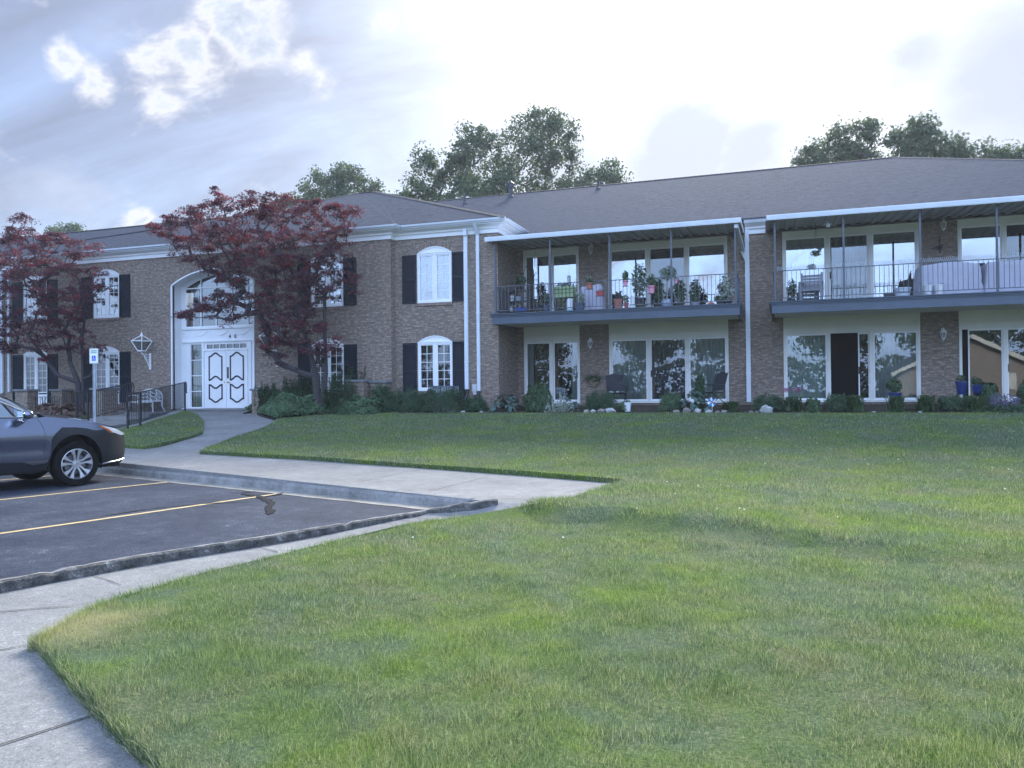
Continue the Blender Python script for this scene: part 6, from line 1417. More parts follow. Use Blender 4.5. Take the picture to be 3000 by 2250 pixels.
# planting left of the yews: pale ground cover in front, feathery stems behind
def ground_cover(poly, n, m, ls, hmax, name, label, seed, kind='oak'):
    rg = np.random.default_rng(seed); a = np.array(poly); P = rg.uniform(a.min(0), a.max(0), (n*3, 2)); P = P[inpoly(P, a)][:n]; d = np.minimum(edist(P, a)/.5, 1); hh = hmax*(.35+.65*d)*(1+.25*np.sin(P[:, 0]*5)*np.sin(P[:, 1]*6)); z = hh_(P[:, 0], P[:, 1])+.03+hh*(1-.6*rg.random(len(P))**1.6)
    Nn = rg.normal(size=(len(P), 3))*.5+np.array([0, -.45, .9]); o = leaves(name, np.c_[P, z], Nn, ls, kind, m, None, seed); return tag(o, label, 'ground cover', kind='stuff')
p0, p1, p2, p3 = onh(742, 1205), onh(812, 1232), onh(1130, 1204), onh(760, 1232)
GC = [(-17.5, 22.5)]+BEDF+[(-12.3, 22.9), (-15, 22.8), (-17, 22.9)]
ground_cover(GC, 12000, LEAF_PALE, .10, .62, 'ground_cover', 'pale green ground cover at the foot of the red maple', 61)
def feathery(label, x0, x1, yt, Y, seed):
    cx, w, hh = span(x0, x1, yt, Y); t = thing('feathery_plant', label, 'plant', (cx, Y, GZ(Y)), 0, 'feathery green plants under the red maple'); r = random.Random(seed); s = MB(); Q = []; Nn = []
    for _ in range(int(60*w/.5)):
        x, y_ = r.uniform(-1, 1)*w, r.uniform(-.35, .35); H = hh*r.uniform(.5, 1); lx, ly = r.gauss(0, .08), r.gauss(0, .08); s.tube([(x, y_, 0), (x+lx*.4, y_+ly*.4, H*.5), (x+lx, y_+ly, H)], .005, 4)
        for q in range(46):
            f = r.uniform(.15, 1)**.8; a = r.uniform(0, 6.28); R_ = .13*(1.05-f); Q.append((x+lx*f+R_*math.cos(a)*r.random(), y_+ly*f+R_*math.sin(a)*r.random(), H*f)); Nn.append((r.gauss(0, .4), r.gauss(0, .4), 1))
    s.build('stem', LEAF_FERN, t); leaves('foliage', np.array(Q), np.array(Nn), .13, 'long', LEAF_FERN, t, seed)
feathery('feathery green plant clump just right of the entrance pier', 762, 850, 1118, 22.4, 71); feathery('tall feathery green plant clump between the entrance pier and the maple trunks', 835, 910, 1100, 22.3, 76); feathery('tallest feathery green plant clump, in front of the red maple trunks', 890, 975, 1092, 22.2, 72); feathery('feathery green plant clump left of the capped brick pier', 955, 1030, 1096, 22.1, 73); feathery('feathery green plant with tall spires against the dark shutter', 1010, 1056, 1062, 23.0, 74)
bush('perennial', 'leafy pale green perennial at the foot of the capped brick pier', 990, 1110, 1163, 22.1, LEAF_PALE, .08, 'oak', 1.0, 77, 'loose green perennials')
bush('perennial', 'arching green perennial between the low wall end and the yews', 1092, 1140, 1126, 22.6, LEAF_FERN, .08, 'long', .7, 75, 'loose green perennials')
# coleus bed by the left maple
hosta('mass of large brown-red coleus leaves behind the grey car', 104, 176, 1184, 21.1, 81, 120, LEAF_COLEUS, .20, None, 'coleus', .5); hosta('second mass of brown-red coleus leaves, right up to the maple trunk', 168, 244, 1180, 21.1, 82, 130, LEAF_COLEUS, .20, None, 'coleus', .5)
# ---- stones
def rock(label, x0, x1, yt, Y=22.42, seed=0, m=None, group='pale stones edging the bed'):
    cx, w, hh = span(x0, x1, yt, Y); r = random.Random(seed); bm = MB(); nu, nv = 8, 12; vs = []; ph = [r.uniform(0, 6) for _ in range(4)]; hh = min(max(hh, .06), w*.95)
    for i in range(nu+1):
        th = math.pi*i/nu
        for j in range(nv): a = 2*math.pi*j/nv; k = 1+.20*math.sin(2*a+ph[0])+.14*math.sin(3*a+ph[1]+th*2)+.10*math.sin(4*th+ph[2]+a); vs.append((w*math.sin(th)**.8*math.cos(a)*k, w*.75*math.sin(th)**.8*math.sin(a)*k, hh*.42-math.cos(th)*hh*.55*k))
    bm.add(vs, [(i*nv+j, i*nv+(j+1) % nv, (i+1)*nv+(j+1) % nv, (i+1)*nv+j) for i in range(nu) for j in range(nv)]); o = bm.build('rock', m or ROCK, None, smooth=True); o.location = (cx, Y, GZ(Y)); tag(o, label, 'stone', group)
ROCK = mat('pale_rock', (.37, .37, .35), .85, var=.25, vscale=7, bump=.5, bscale=22); ROCK2 = mat('tan_rock', (.24, .215, .19), .85, var=.25, vscale=7, bump=.5, bscale=22)
for a, b, yt, lb, mm in [(1312, 1337, 1185, 'upright pale stone in front of the air conditioner yew', 0), (1351, 1362, 1198, 'tiny pale stone right of the upright stone', 0), (1404, 1415, 1196, 'tiny pale stone left of the blue hosta', 0), (1709, 1728, 1185, 'upright tan stone, leftmost of four under the dark yew', 1), (1727, 1746, 1190, 'white stone, second of four under the dark yew', 0), (1749, 1774, 1194, 'flat tan stone, third of four under the dark yew', 1), (1775, 1802, 1189, 'white stone, last of four under the dark yew, by the white pot', 0), (1973, 1990, 1195, 'small grey stone left of the pinkish boulder', 1), (1997, 2027, 1187, 'pinkish tan boulder under the wide hosta', 1), (2029, 2056, 1190, 'white boulder between the pinkish boulder and the pinwheel', 0), (2067, 2084, 1194, 'small pale stone under the pinwheel', 0), (2096, 2108, 1198, 'tiny tan stone just right of the pinwheel', 1), (2112, 2128, 1199, 'small flat stone below the low leafy clump', 1), (2194, 2206, 1200, 'tiny stone at the foot of the right downspout', 1), (2210, 2222, 1200, 'tiny stone touching the big white boulder', 1), (2223, 2269, 1187, 'big white boulder in front of the dark yew, largest stone of the bed', 0), (2554, 2564, 1200, 'tiny white stone by the white door frame', 0), (2690, 2700, 1201, 'tiny pale stone under the daylilies', 0)]:
    rock(lb, a, b, yt, seed=int(a), m=ROCK2 if mm else ROCK)
# ================================================================== garden furniture and small things
FAB = mat('black_fabric', (.022, .026, .032), .85); IRON = mat('dark_tube', (.018, .02, .024), .4)
def fold_chair(px, Y, rz, label):
    c = at(px, 1150, Y); t = thing('folding_chair', label, 'chair', (c.x, Y, GZ(Y)-.03), rz, 'black folding patio chairs by the glass doors'); w = .29
    def fr(name, pts, r_=.013): m = MB(); m.tube(pts, r_, 7); return m.build(name, IRON, t)
    for s in (-1, 1):
        fr('leg', [(s*w, -.30, .0), (s*w, .0, .28), (s*w, .24, .46)]); fr('leg', [(s*w*.95, .34, .0), (s*w*.95, .0, .26), (s*w*.95, -.22, .42)])
        fr('back_frame', [(s*w*.97, .18, .40), (s*w*.97, .26, .70), (s*w*.97, .36, 1.02)]); m = MB(); m.box(s*w*1.06-.028, s*w*1.06+.028, -.26, .20, .635, .66); m.build('armrest', IRON, t, bevel=.008); fr('arm_support', [(s*w*1.05, -.16, .42), (s*w*1.05, -.24, .64)])
    m = MB(); m.add([(-w, -.26, .43), (w, -.26, .43), (w, .0, .40), (-w, .0, .40), (w, .22, .42), (-w, .22, .42), (-w, -.26, .415), (w, -.26, .415), (w, .0, .385), (-w, .0, .385), (w, .22, .405), (-w, .22, .405)], [(0, 1, 2, 3), (3, 2, 4, 5), (7, 6, 9, 8), (8, 9, 11, 10), (0, 6, 7, 1), (4, 10, 11, 5)]); m.build('seat', FAB, t)
    m = MB(); vs = []; n = 10
    for i in range(n+1): x = -w*.93+2*w*.93*i/n; zt = 1.02+.03*math.cos(math.pi*(i/n-.5)*2)*.9; yb = .03*math.sin(math.pi*i/n); vs += [(x, .215+yb, .48), (x, .285+yb, .75), (x, .365+yb, zt)]
    m.add(vs, [(3*i+j, 3*i+3+j, 3*i+4+j, 3*i+1+j) for i in range(n) for j in range(2)]); m.build('backrest', FAB, t)
fold_chair(1806, 24.3, rad(20), 'black folding patio chair standing by the wicker wall basket'); fold_chair(2088, 24.2, rad(-48), 'black folding patio chair turned sideways before the right glass panel')
WICK = mat('wicker', (.26, .20, .14), .85, var=.35, vscale=40)
def wallbasket():
    c = at(1741, 1135, YM); t = thing('wall_basket', 'wicker half basket with a hoop handle and greenery hung on the brick pier', 'basket', (c.x, YM, c.z)); m = MB(); vs = []; R_ = .20
    for i in range(7):
        f = i/6; r_ = R_*(.35+.65*math.sin(f*math.pi/2))
        for j in range(11): a = math.pi+math.pi*j/10; vs.append((r_*math.cos(a), r_*.75*math.sin(a)-.01, .30*f))
    m.add(vs, [(i*11+j, i*11+j+1, (i+1)*11+j+1, (i+1)*11+j) for i in range(6) for j in range(10)]); m.build('basket', WICK, t)
    m = MB(); m.tube([(.19*math.cos(a), -.05, .28+.20*math.sin(a)) for a in np.linspace(0, math.pi, 12)], .012, 6); m.build('basket_handle', WICK, t); rg = np.random.default_rng(3); n = 520; P = rg.normal(size=(n, 3))*np.array([.13, .05, .06])+np.array([0, -.10, .29]); P[:, 1] = np.minimum(P[:, 1], -.01); leaves('foliage', P, rg.normal(size=(n, 3)), .06, 'oak', LEAF_BUSH, t, 3)
wallbasket()
def pot(t, r_, hh, m, z=0, sq=False, x=0, y=0, rim=True):
    b = MB(); n = 4 if sq else 20; k = 1.35 if sq else 1; b.lathe([(r_*.72*k, 0), (r_*k*.97, hh*.88)]+([(r_*k*1.06, hh*.88), (r_*k*1.06, hh)] if rim else [(r_*k, hh)])+[(r_*k*.9, hh), (r_*k*.88, hh*.93)], (x, y, z), n, sq=sq); return b.build('pot', m, t, smooth=not sq)
def foliage(t, c, R_, n, m, ls=.06, kind='oak', seed=0, up=.4, name='foliage'):
    rg = np.random.default_rng(seed); u = rg.normal(size=(n, 3)); u /= np.linalg.norm(u, axis=1, keepdims=True); P = u*(rg.random((n, 1))**.5)*np.array(R_)+np.array(c); return leaves(name, P, u+np.array([0, 0, up])+rg.normal(size=(n, 3))*.5, ls, kind, m, t, seed)
def potted(label, x0, x1, y0, y1, Y, pm, ytop, lm, floor=None, sq=False, ls=.06, kind='oak', n=260, wide=1.2, seed=0, name='potted_plant', group=None, z=None, spiky=False):
    c = at((x0+x1)/2, y1, Y); w = (at(x1, y1, Y).x-at(x0, y1, Y).x)/2; hh = at(x0, y0, Y).z-at(x0, y1, Y).z; zb = floor if floor is not None else c.z; zt = at((x0+x1)/2, ytop, Y).z-zb; t = thing(name, label, 'potted plant', (c.x, Y, zb), 0, group); pot(t, w, hh, pm, sq=sq)
    if spiky:
        r = random.Random(seed); mb = MB()
        for _ in range(n//8):
            a = r.uniform(0, 6.28); o_ = Vector((math.cos(a), math.sin(a), 0))*w*wide*r.uniform(.3, 1); H = (zt-hh)*r.uniform(.6, 1); s = Vector((-math.sin(a), math.cos(a), 0))*.014; P = [Vector((0, 0, hh*.9)), o_*.5+Vector((0, 0, hh+H*.8)), o_+Vector((0, 0, hh+H*.9))]; mb.add([P[0]-s, P[0]+s, P[1]+s*1.4, P[1]-s*1.4, P[2]], [(0, 1, 2, 3), (3, 2, 4)])
        mb.build('foliage', lm, t)
    else: foliage(t, (0, 0, (hh+zt)/2+.02), (w*wide, w*wide, max(.05, (zt-hh)/2+.04)), n, lm, ls, kind, seed)
    return t
BLUEP = mat('blue_glaze', (.010, .030, .13), .2, coat=.5); WPOT = mat('white_pot', (.66, .68, .70), .4); TERRA = mat('terracotta', (.36, .13, .09), .7, var=.15, vscale=8); PINK = mat('pink_pot', (.62, .25, .33), .5); REDP = mat('red_pot', (.42, .06, .06), .45); GREYP = mat('grey_pot', (.26, .30, .36), .5); DKPOT = mat('dark_blue_pot', (.035, .06, .10), .45); BLKP = mat('black_pot', (.018, .02, .026), .5); TANP = mat('tan_dish', (.30, .26, .20), .7)
t = thing('plant_pot', 'empty square white pot standing on the grass edge by the folding chair', 'pot', (at(1839, 1190, 22.75).x, 22.75, GZ(22.75))); pot(t, .10, .27, WPOT, sq=True); foliage(t, (0, 0, .30), (.09, .09, .05), 60, LEAF_LILY, .06, 'long', 4)
potted('square blue glazed planter with a leafy shrub before the open glass door', 2600, 2641, 1150, 1170, 24.4, BLUEP, 1113, LEAF_BUSH, sq=True, ls=.08, n=420, wide=1.15, seed=5, name='planter')
potted('tall ribbed blue jar with a small plant by the last glass door', 2799, 2834, 1117, 1156, 24.3, BLUEP, 1104, LEAF_LILY, ls=.07, n=90, wide=.9, seed=6, name='planter')
potted('square blue pot with a small shrub right of the ribbed blue jar', 2845, 2876, 1128, 1152, 24.4, BLUEP, 1108, LEAF_BUSH, sq=True, n=200, seed=7, name='planter')
def pinwheel():
    c = at(2086, 1178, 22.6); t = thing('pinwheel', 'blue and white garden pinwheel stuck in front of the hosta', 'pinwheel', (c.x, 22.6, GZ(22.6))); H = c.z-GZ(22.6); m = MB(); m.tube([(0, 0, -.1), (0, 0, H)], .005, 6); m.build('stick', WHITE, t); r_ = .15
    for k in range(8):
        a = k*math.pi/4; m = MB(); m.add([(0, -.02, H), (r_*math.cos(a), -.03, H+r_*math.sin(a)), (r_*.75*math.cos(a+.62), -.06, H+r_*.75*math.sin(a+.62)), (r_*.35*math.cos(a+.5), -.025, H+r_*.35*math.sin(a+.5))], [(0, 1, 2, 3)]); m.build('vane', (WHITE, mat('bright_blue', (.02, .22, .55), .4))[k % 2], t)
    m = MB(); m.tube([(0, -.03, H), (0, -.065, H)], .022, 10); m.build('hub', mat('red_hub', (.5, .04, .03), .4), t)
pinwheel()
def rods(name, label, cat, px, Y, zb, segs, r_=.007, m=IRON, group=None):
    c = at(px, 1100, Y); t = thing(name, label, cat, (c.x, Y, zb), 0, group); b = MB()
    for s in segs: b.tube(s, r_, 5)
    b.build('rods', m, t); return t
z0 = GZ(23.3); ztp = at(1430, 1048, 23.3).z-z0
rods('trellis', 'thin rusty wire trellis against the brick right of the downspouts', 'trellis', 1430, 23.3, z0, [[(-.08, 0, 0), (-.08, 0, ztp)], [(.10, 0, 0), (.10, 0, ztp)], [(-.08, 0, ztp*.62), (.10, 0, ztp*.62)], [(-.08, 0, ztp*.3), (.10, 0, ztp*.3)]], .006, mat('rust', (.16, .08, .06), .8))
rods('garden_hoop', 'low rusty wire hoops arching over the blue hosta', 'hoop', 1484, 23.35, z0, [[(.45*math.cos(a)-.1, 0, .52*math.sin(a)) for a in np.linspace(0, math.pi, 12)], [(.40*math.cos(a)+.35, .06, .40*math.sin(a)) for a in np.linspace(0, math.pi, 12)]], .006, mat('rust', (.16, .08, .06), .8))
# lamp glowing behind the right-hand panel of the ground-floor doors
t = thing('pendant_lamp', 'pendant with two lit shades glowing inside behind the glass door', 'lamp', (at(2050, 1050, 26.6).x, 26.6, at(2050, 1045, 26.6).z)); m = MB(); m.tube([(0, 0, .12), (0, 0, .7)], .012, 6); m.tube([(-.14, 0, .1), (.14, 0, .1)], .012, 6); m.build('stem', BLACK, t)
for s in (-.14, .14): m = MB(); m.lathe([(.03, .10), (.11, .02), (.13, -.03)], (s, 0, 0), 16); m.build('lamp_shade', mat('lit_shade', (.9, .8, .6), .5, emit=((1, .80, .50), 5)), t, smooth=True)
# ---- left balcony
FZ = 2.447
def shelf():
    c = at(1520, 860, 24.3); t = thing('plant_stand', 'black three-tier metal plant stand at the left end of the balcony', 'plant stand', (c.x, 24.3, FZ)); b = MB(); zs = [.16, .50, .84]
    for sx in (-.30, .30):
        for sy in (-.14, .14): b.bar((sx, sy, 0), (sx, sy, .86), .02)
    b.build('frame', IRON, t)
    for z in zs: m = MB(); m.box(-.34, .34, -.17, .17, z, z+.02); m.build('shelf', IRON, t)
    return c.x
sx_ = shelf()
potted('dark leafy plant with a white bloom on top of the black plant stand', 1513, 1536, 822, 832, 24.3, BLKP, 804, LEAF_BUSH, floor=FZ+.86, n=320, wide=1.5, seed=11, ls=.08)
t = thing('plant_pot', 'white pot on the middle shelf of the black plant stand', 'pot', (sx_-.22, 24.25, FZ+.52)); pot(t, .075, .19, WPOT)
t = thing('plant_pot', 'square grey pot on the middle shelf of the black plant stand', 'pot', (sx_+.02, 24.25, FZ+.52)); pot(t, .09, .15, GREYP, sq=True)
t = thing('plant_pot', 'white pot on the bottom shelf of the black plant stand', 'pot', (sx_-.24, 24.25, FZ+.18)); pot(t, .085, .17, WPOT)
t = thing('storage_tray', 'bright blue plastic tray on the bottom shelf of the plant stand', 'tray', (sx_+.10, 24.22, FZ+.18)); m = MB(); m.add([(-.17, -.1, 0), (.17, -.1, 0), (.17, .1, 0), (-.17, .1, 0), (-.2, -.13, .1), (.2, -.13, .1), (.2, .13, .1), (-.2, .13, .1)], [(0, 3, 2, 1), (0, 1, 5, 4), (1, 2, 6, 5), (2, 3, 7, 6), (3, 0, 4, 7)]); m.build('tray', mat('bright_blue2', (.01, .08, .45), .35), t)
m = MB(); vs = []
for i in range(9):
    for j in range(7): vs.append((-.18+.36*i/8, -.12+.24*j/6, .06+.05*math.sin(i*1.7+j)+.07*math.exp(-((i-3)**2+(j-3)**2)/7)))
m.add(vs, [(i*7+j, (i+1)*7+j, (i+1)*7+j+1, i*7+j+1) for i in range(8) for j in range(6)]); o = m.build('cloth', mat('beige_cloth', (.42, .38, .34), .9), None, smooth=True); o.location = (sx_-.02, 24.2, FZ+.27); tag(o, 'crumpled beige cloth heaped above the blue tray', 'cloth')
for k, (a, b_, yt, lb) in enumerate([(1494, 1512, 780, 'black pointed-arch trellis, leftmost on the left balcony'), (1537, 1553, 779, 'tall black pointed-arch trellis in the middle of the three'), (1567, 1581, 795, 'shortest black pointed-arch trellis beside the blue pot')]):
    Y = 23.55; w = (at(b_, 850, Y).x-at(a, 850, Y).x)/2; zt = at((a+b_)/2, yt, Y).z-FZ; s = .11
    rods('trellis', lb, 'trellis', (a+b_)/2, Y, FZ, [[(-w, 0, 0), (-w, 0, zt-s*1.6), (0, 0, zt), (w, 0, zt-s*1.6), (w, 0, 0)]]+[[(-w, 0, z), (w, 0, z)] for z in np.arange(.25, zt-.25, .28)], .010, IRON, 'pointed-arch trellises on the left balcony')
t = thing('wind_chime', 'wind chime of pale metal tubes hanging from the left awning', 'wind chime', (at(1568, 775, 23.4).x, 23.4, 4.70)); z1_ = at(1568, 755, 23.4).z-4.70; z2_ = at(1568, 790, 23.4).z-4.70; m = MB(); m.tube([(0, 0, .06), (0, 0, z1_)], .004, 4); m.build('cord', IRON, t); m = MB(); m.lathe([(.07, z1_), (.07, z1_+.02)], (0, 0, 0), 12); m.build('disc', WICK, t)
for k in range(5): a = k*1.256; m = MB(); m.tube([(.055*math.cos(a), .055*math.sin(a), z1_-.02), (.055*math.cos(a), .055*math.sin(a), z2_-.07*(k % 3))], .011, 7); m.build('chime_tube', mat('chime', (.80, .86, .88), .2, metal=.4), t)
potted('leafy plant in a dark blue pot below the shortest trellis', 1590, 1612, 886, 912, 23.7, DKPOT, 862, LEAF_FERN, floor=FZ, n=300, wide=1.5, seed=12, ls=.07)
def greenbox():
    a, b_ = at(1621, 850, 23.5), at(1690, 850, 23.5); w = (b_.x-a.x)/2; t = thing('planter_trough', 'lime green trough held in a black wire stand on the left balcony', 'planter', ((a.x+b_.x)/2, 23.5, FZ)); m = MB(); m.box(-w*.82, w*.82, -.14, .14, .46, .80); m.build('trough', mat('lime_green', (.30, .42, .19), .6), t); m = MB()
    for s in (-1, 1):
        for y_ in (-.18, .18): m.tube([(s*w*.82, y_, .88), (s*w*.9, y_*1.05, .42), (s*w*.70, y_, 0)], .012, 6)
    for z in (.46, .60, .72, .84):
        for y_ in (-.155, .155): m.tube([(-w*.88, y_, z), (w*.88, y_, z)], .008, 5)
    for i in range(6): x = -w*.8+w*1.6*i/5; m.tube([(x, -.16, .44), (x, -.16, .86)], .007, 5)
    m.build('wire_stand', IRON, t); foliage(t, (0, 0, .88), (w*.7, .1, .09), 160, LEAF_PALE, .09, 'long', 13)
greenbox()
t = thing('water_jug', 'white plastic water jug with a pale blue base on the left balcony floor', 'jug', (at(1669, 890, 23.3).x, 23.32, FZ)); m = MB(); m.lathe([(.095, 0), (.10, .08)], (0, 0, 0), 18); m.build('base', mat('pale_blue', (.35, .58, .66), .4), t); m = MB(); m.lathe([(.094, .08), (.096, .34), (.07, .40), (.03, .42)], (0, 0, 0), 18); m.build('tank', WPOT, t, smooth=True)
potted('spotted-leaf plant in a dark square planter beside the water jug', 1686, 1712, 884, 910, 23.45, DKPOT, 860, LEAF_SILVER, floor=FZ, sq=True, n=140, wide=1.1, seed=14, ls=.09)
def covered(label, x0, x1, yt, Y, d, seed, m=None, rnd=.16, z=FZ, name='furniture_cover'):
    a, b_ = at(x0, 850, Y), at(x1, 850, Y); w = (b_.x-a.x)/2; H = at((x0+x1)/2, yt, Y).z-z; r = random.Random(seed); mb = MB(); nu, nv = 26, 18; vs = []
    for i in range(nu+1):
        for j in range(nv+1):
            u, v = -1+2*i/nu, -1+2*j/nv; x, y_ = u, v; k = max(abs(u), abs(v)); e = max(0, (k-.72)/.28); 
            top_ = H*(1-.05*abs(u)-.03*math.sin(3*u+seed)); zz_ = top_*(1-e**1.0) if e > 0 else top_; sc2 = 1 if e <= 0 else 1
            X = w*(u/.72*(.93) if k <= .72 else (u/k)*(.93+.07*e)); Y_ = d*(v/.72*(.93) if k <= .72 else (v/k)*(.93+.07*e)); zz_ = H*(.97 if e <= 0 else 1)*(1 if e <= 0 else (1-e)) if e > .12 else top_-(e/.12)*H*.10
            fold = .022*math.sin(13*math.atan2(v, u)+seed)*e; X += fold*np.sign(u)*1.0; Y_ -= fold; zz_ += .012*math.sin(5*u+7*v+seed)*(1-e); vs.append((X, Y_, max(.0, zz_)))
    mb.add(vs, [(i*(nv+1)+j, (i+1)*(nv+1)+j, (i+1)*(nv+1)+j+1, i*(nv+1)+j+1) for i in range(nu) for j in range(nv)]); o = mb.build(name, m or COVER, None, smooth=True); o.location = ((a.x+b_.x)/2, Y, z); tag(o, label, 'furniture cover', None)
COVER = mat('grey_cover', (.42, .42, .50), .8, var=.08, vscale=5)
covered('pale grey fabric cover over a chair on the left balcony', 1704, 1770, 838, 24.2, .30, 3)
def railpot(label, x0, x1, y0, y1, pm, ytop, lm, seed, n=160, kind='oak', ls=.05, sq=False, fl=None):
    Y = 23.0; c = at((x0+x1)/2, y1, Y); w = (at(x1, y1, Y).x-at(x0, y1, Y).x)/2; hh = at(x0, y0, Y).z-c.z; t = thing('rail_planter', label, 'planter', (c.x, Y+.0, c.z), 0, 'small pots in wire holders on the balcony rail'); pot(t, w*.9, hh, pm, sq=sq); zt = at(x0, ytop, Y).z-c.z
    if n: foliage(t, (0, 0, (hh+zt)/2), (w*1.2, w*1.0, max(.04, (zt-hh)/2+.03)), n, lm, ls, kind, seed)
    m = MB(); 
    for z in (.0, hh*.8): m.tube([(w*1.05*math.cos(a), w*1.05*math.sin(a), z-.005) for a in np.linspace(0, 6.283, 14)], .006, 4)
    m.tube([(-w*.6, w*1.0, hh*.8), (-w*.6, .10, hh+.02), (-w*.6, .15, hh+.0)], .006, 4); m.build('wire_holder', IRON, t)
    if fl: foliage(t, (0, 0, zt), (w*1.2, w, .05), 14, fl, .07, 'long', seed+5, 1.2, 'flower')
WFL = mat('white_flower', (.72, .72, .62), .7)
railpot('rail pot with white lilies on the left balcony, left of the red box', 1716, 1738, 830, 847, TERRA, 812, LEAF_FERN, 15, 180, 'long', .09, fl=WFL)
railpot('red box planter in a wire holder on the left balcony rail', 1746, 1770, 854, 867, REDP, 850, LEAF_BUSH, 16, 30, sq=True)
railpot('small pink pot on the left balcony rail with dark foliage, above the red-brown tub', 1825, 1841, 822, 838, PINK, 795, LEAF_BUSH, 17, 260, ls=.07)
railpot('larger pink pot on the left balcony rail with an upright dark plant', 1898, 1920, 838, 860, PINK, 806, LEAF_BUSH, 18, 240, ls=.07)
railpot('smallest pink pot on the balcony rail, under the little round-crowned tree', 1976, 1986, 818, 830, PINK, 812, LEAF_BUSH, 19, 50)
potted('palm-like plant in a square terracotta tub on the left balcony', 1800, 1825, 872, 905, 23.6, TERRA, 848, LEAF_FERN, floor=FZ, sq=True, n=300, wide=1.5, seed=20, spiky=True)
potted('red pot with a trailing plant right of the terracotta tub', 1828, 1842, 882, 903, 23.6, REDP, 866, LEAF_BUSH, floor=FZ, n=120, seed=21)
t = thing('garden_ornament', 'rounded white upright plaque standing on the left balcony floor', 'ornament', (at(1853, 890, 23.35).x, 23.35, FZ)); m = MB(); m.prism([(-.07, 0), (.07, 0), (.07, .30), (.05, .38), (0, .42), (-.05, .38), (-.07, .30)][::-1], lambda a, b: (a, -.02, b), lambda a, b: (a, .02, b)); m.build('plaque', WPOT, t, bevel=.006); m = MB(); m.box(-.085, .085, -.04, .04, -.0, .02); m.build('base', GREYP, t)
potted('tall ficus in a square black tub in the middle of the left balcony', 1860, 1891, 862, 898, 23.9, BLKP, 772, LEAF_BUSH, floor=FZ, sq=True, n=620, wide=1.55, seed=22, ls=.085)
t = thing('plant_tray', 'low tan oval dish on terracotta feet on the left balcony floor', 'dish', (at(1879, 893, 23.3).x, 23.3, FZ)); m = MB(); m.lathe([(.10, .05), (.19, .10), (.20, .12), (.18, .12)], (0, 0, 0), 20); m.build('dish', TANP, t)
for s in (-.09, .09): m = MB(); m.lathe([(.03, 0), (.02, .05)], (s, 0, 0), 10); m.build('foot', TERRA, t)
def standard():
    c = at(1954, 890, 23.6); t = thing('potted_tree', 'little round-crowned tree in a patterned round pot on the left balcony', 'potted tree', (c.x, 23.6, FZ)); m = MB(); m.lathe([(.09, 0), (.15, .08), (.16, .17), (.13, .25), (.14, .28)], (0, 0, 0), 20); m.build('pot', mat('patterned_glaze', (.30, .36, .44), .25, var=.6, vscale=24, coat=.4), t, smooth=True); zt = at(1957, 800, 23.6).z-FZ; m = MB(); m.tube([(0, 0, .2), (.02, 0, zt*.5), (.04, 0, zt)], [.014, .012, .010], 6)
    m.build('trunk', mat('pale_stem', (.36, .35, .32), .8), t); foliage(t, (.04, 0, zt), (.27, .24, .24), 520, LEAF_PALE, .06, 'oak', 23, name='crown')
standard()
potted('dark leafy plant behind the larger pink rail pot', 1920, 1944, 878, 902, 24.3, BLKP, 818, LEAF_BUSH, floor=FZ, n=380, wide=1.3, seed=24, ls=.09); potted('dark leafy plant right of the little round-crowned tree', 1976, 2006, 880, 902, 24.4, BLKP, 826, LEAF_BUSH, floor=FZ, n=420, wide=1.4, seed=25, ls=.09)
potted('upright green plant with a pale stake beside the right glass door of the left balcony', 2024, 2050, 880, 900, 24.3, GREYP, 822, LEAF_FERN, floor=FZ, n=460, wide=1.4, seed=26, ls=.09)
t = thing('clay_ball', 'small terracotta bowl upside down on the left balcony floor', 'bowl', (at(2082, 888, 23.4).x, 23.4, FZ)); m = MB(); m.lathe([(.12, 0), (.115, .04), (.08, .09), (.03, .115), (.03, .13)], (0, 0, 0), 16); m.build('bowl', TERRA, t, smooth=True)
potted('glossy variegated plant filling the right corner of the left balcony', 2112, 2146, 886, 902, 23.5, BLKP, 812, LEAF_SILVER, floor=FZ, n=240, wide=1.6, seed=27, ls=.13)
potted('dark low plant at the foot of the glossy variegated plant', 2098, 2120, 890, 902, 23.3, BLKP, 872, LEAF_BUSH, floor=FZ, n=160, wide=1.6, seed=28, ls=.09)
# ---- right balcony
def armchair(px, Y, rz, label):
    c = at(px, 850, Y); t = thing('patio_chair', label, 'chair', (c.x, Y, FZ), rz); CH = mat('chair_grey', (.20, .21, .24), .7); w = .28; m = MB(); m.box(-w, w, -.25, .25, .38, .44); m.build('seat', CH, t, bevel=.01); m = MB()
    for k in range(5): m.box(-w+.03, w-.03, .235, .26, .50+.085*k, .57+.085*k)
    m.build('backrest', CH, t)
    for s in (-1, 1):
        for y_ in (-.24, .24): m = MB(); m.box(s*w-.03, s*w+.03, y_-.03, y_+.03, 0, .97 if y_ > 0 else .62); m.build('leg', CH, t)
        m = MB(); m.box(s*w-.045, s*w+.045, -.28, .21, .62, .65); m.build('armrest', CH, t)
armchair(2377, 24.3, rad(-6), 'grey wooden armchair at the left end of the right balcony')
potted('bushy plant in a pot behind the grey armchair on the right balcony', 2308, 2332, 856, 876, 24.7, BLKP, 818, LEAF_FERN, floor=FZ, n=300, wide=1.3, seed=31, ls=.07)
t = thing('hanging_basket', 'small hanging basket of greenery before the left glass panel of the right balcony', 'hanging basket', (at(2390, 745, 24.2).x, 24.2, 4.80)); zb = at(2390, 745, 24.2).z-4.80; m = MB()
for s in (-.08, 0, .08): m.tube([(0, 0, .05), (s, 0, zb+.05)], .003, 3)
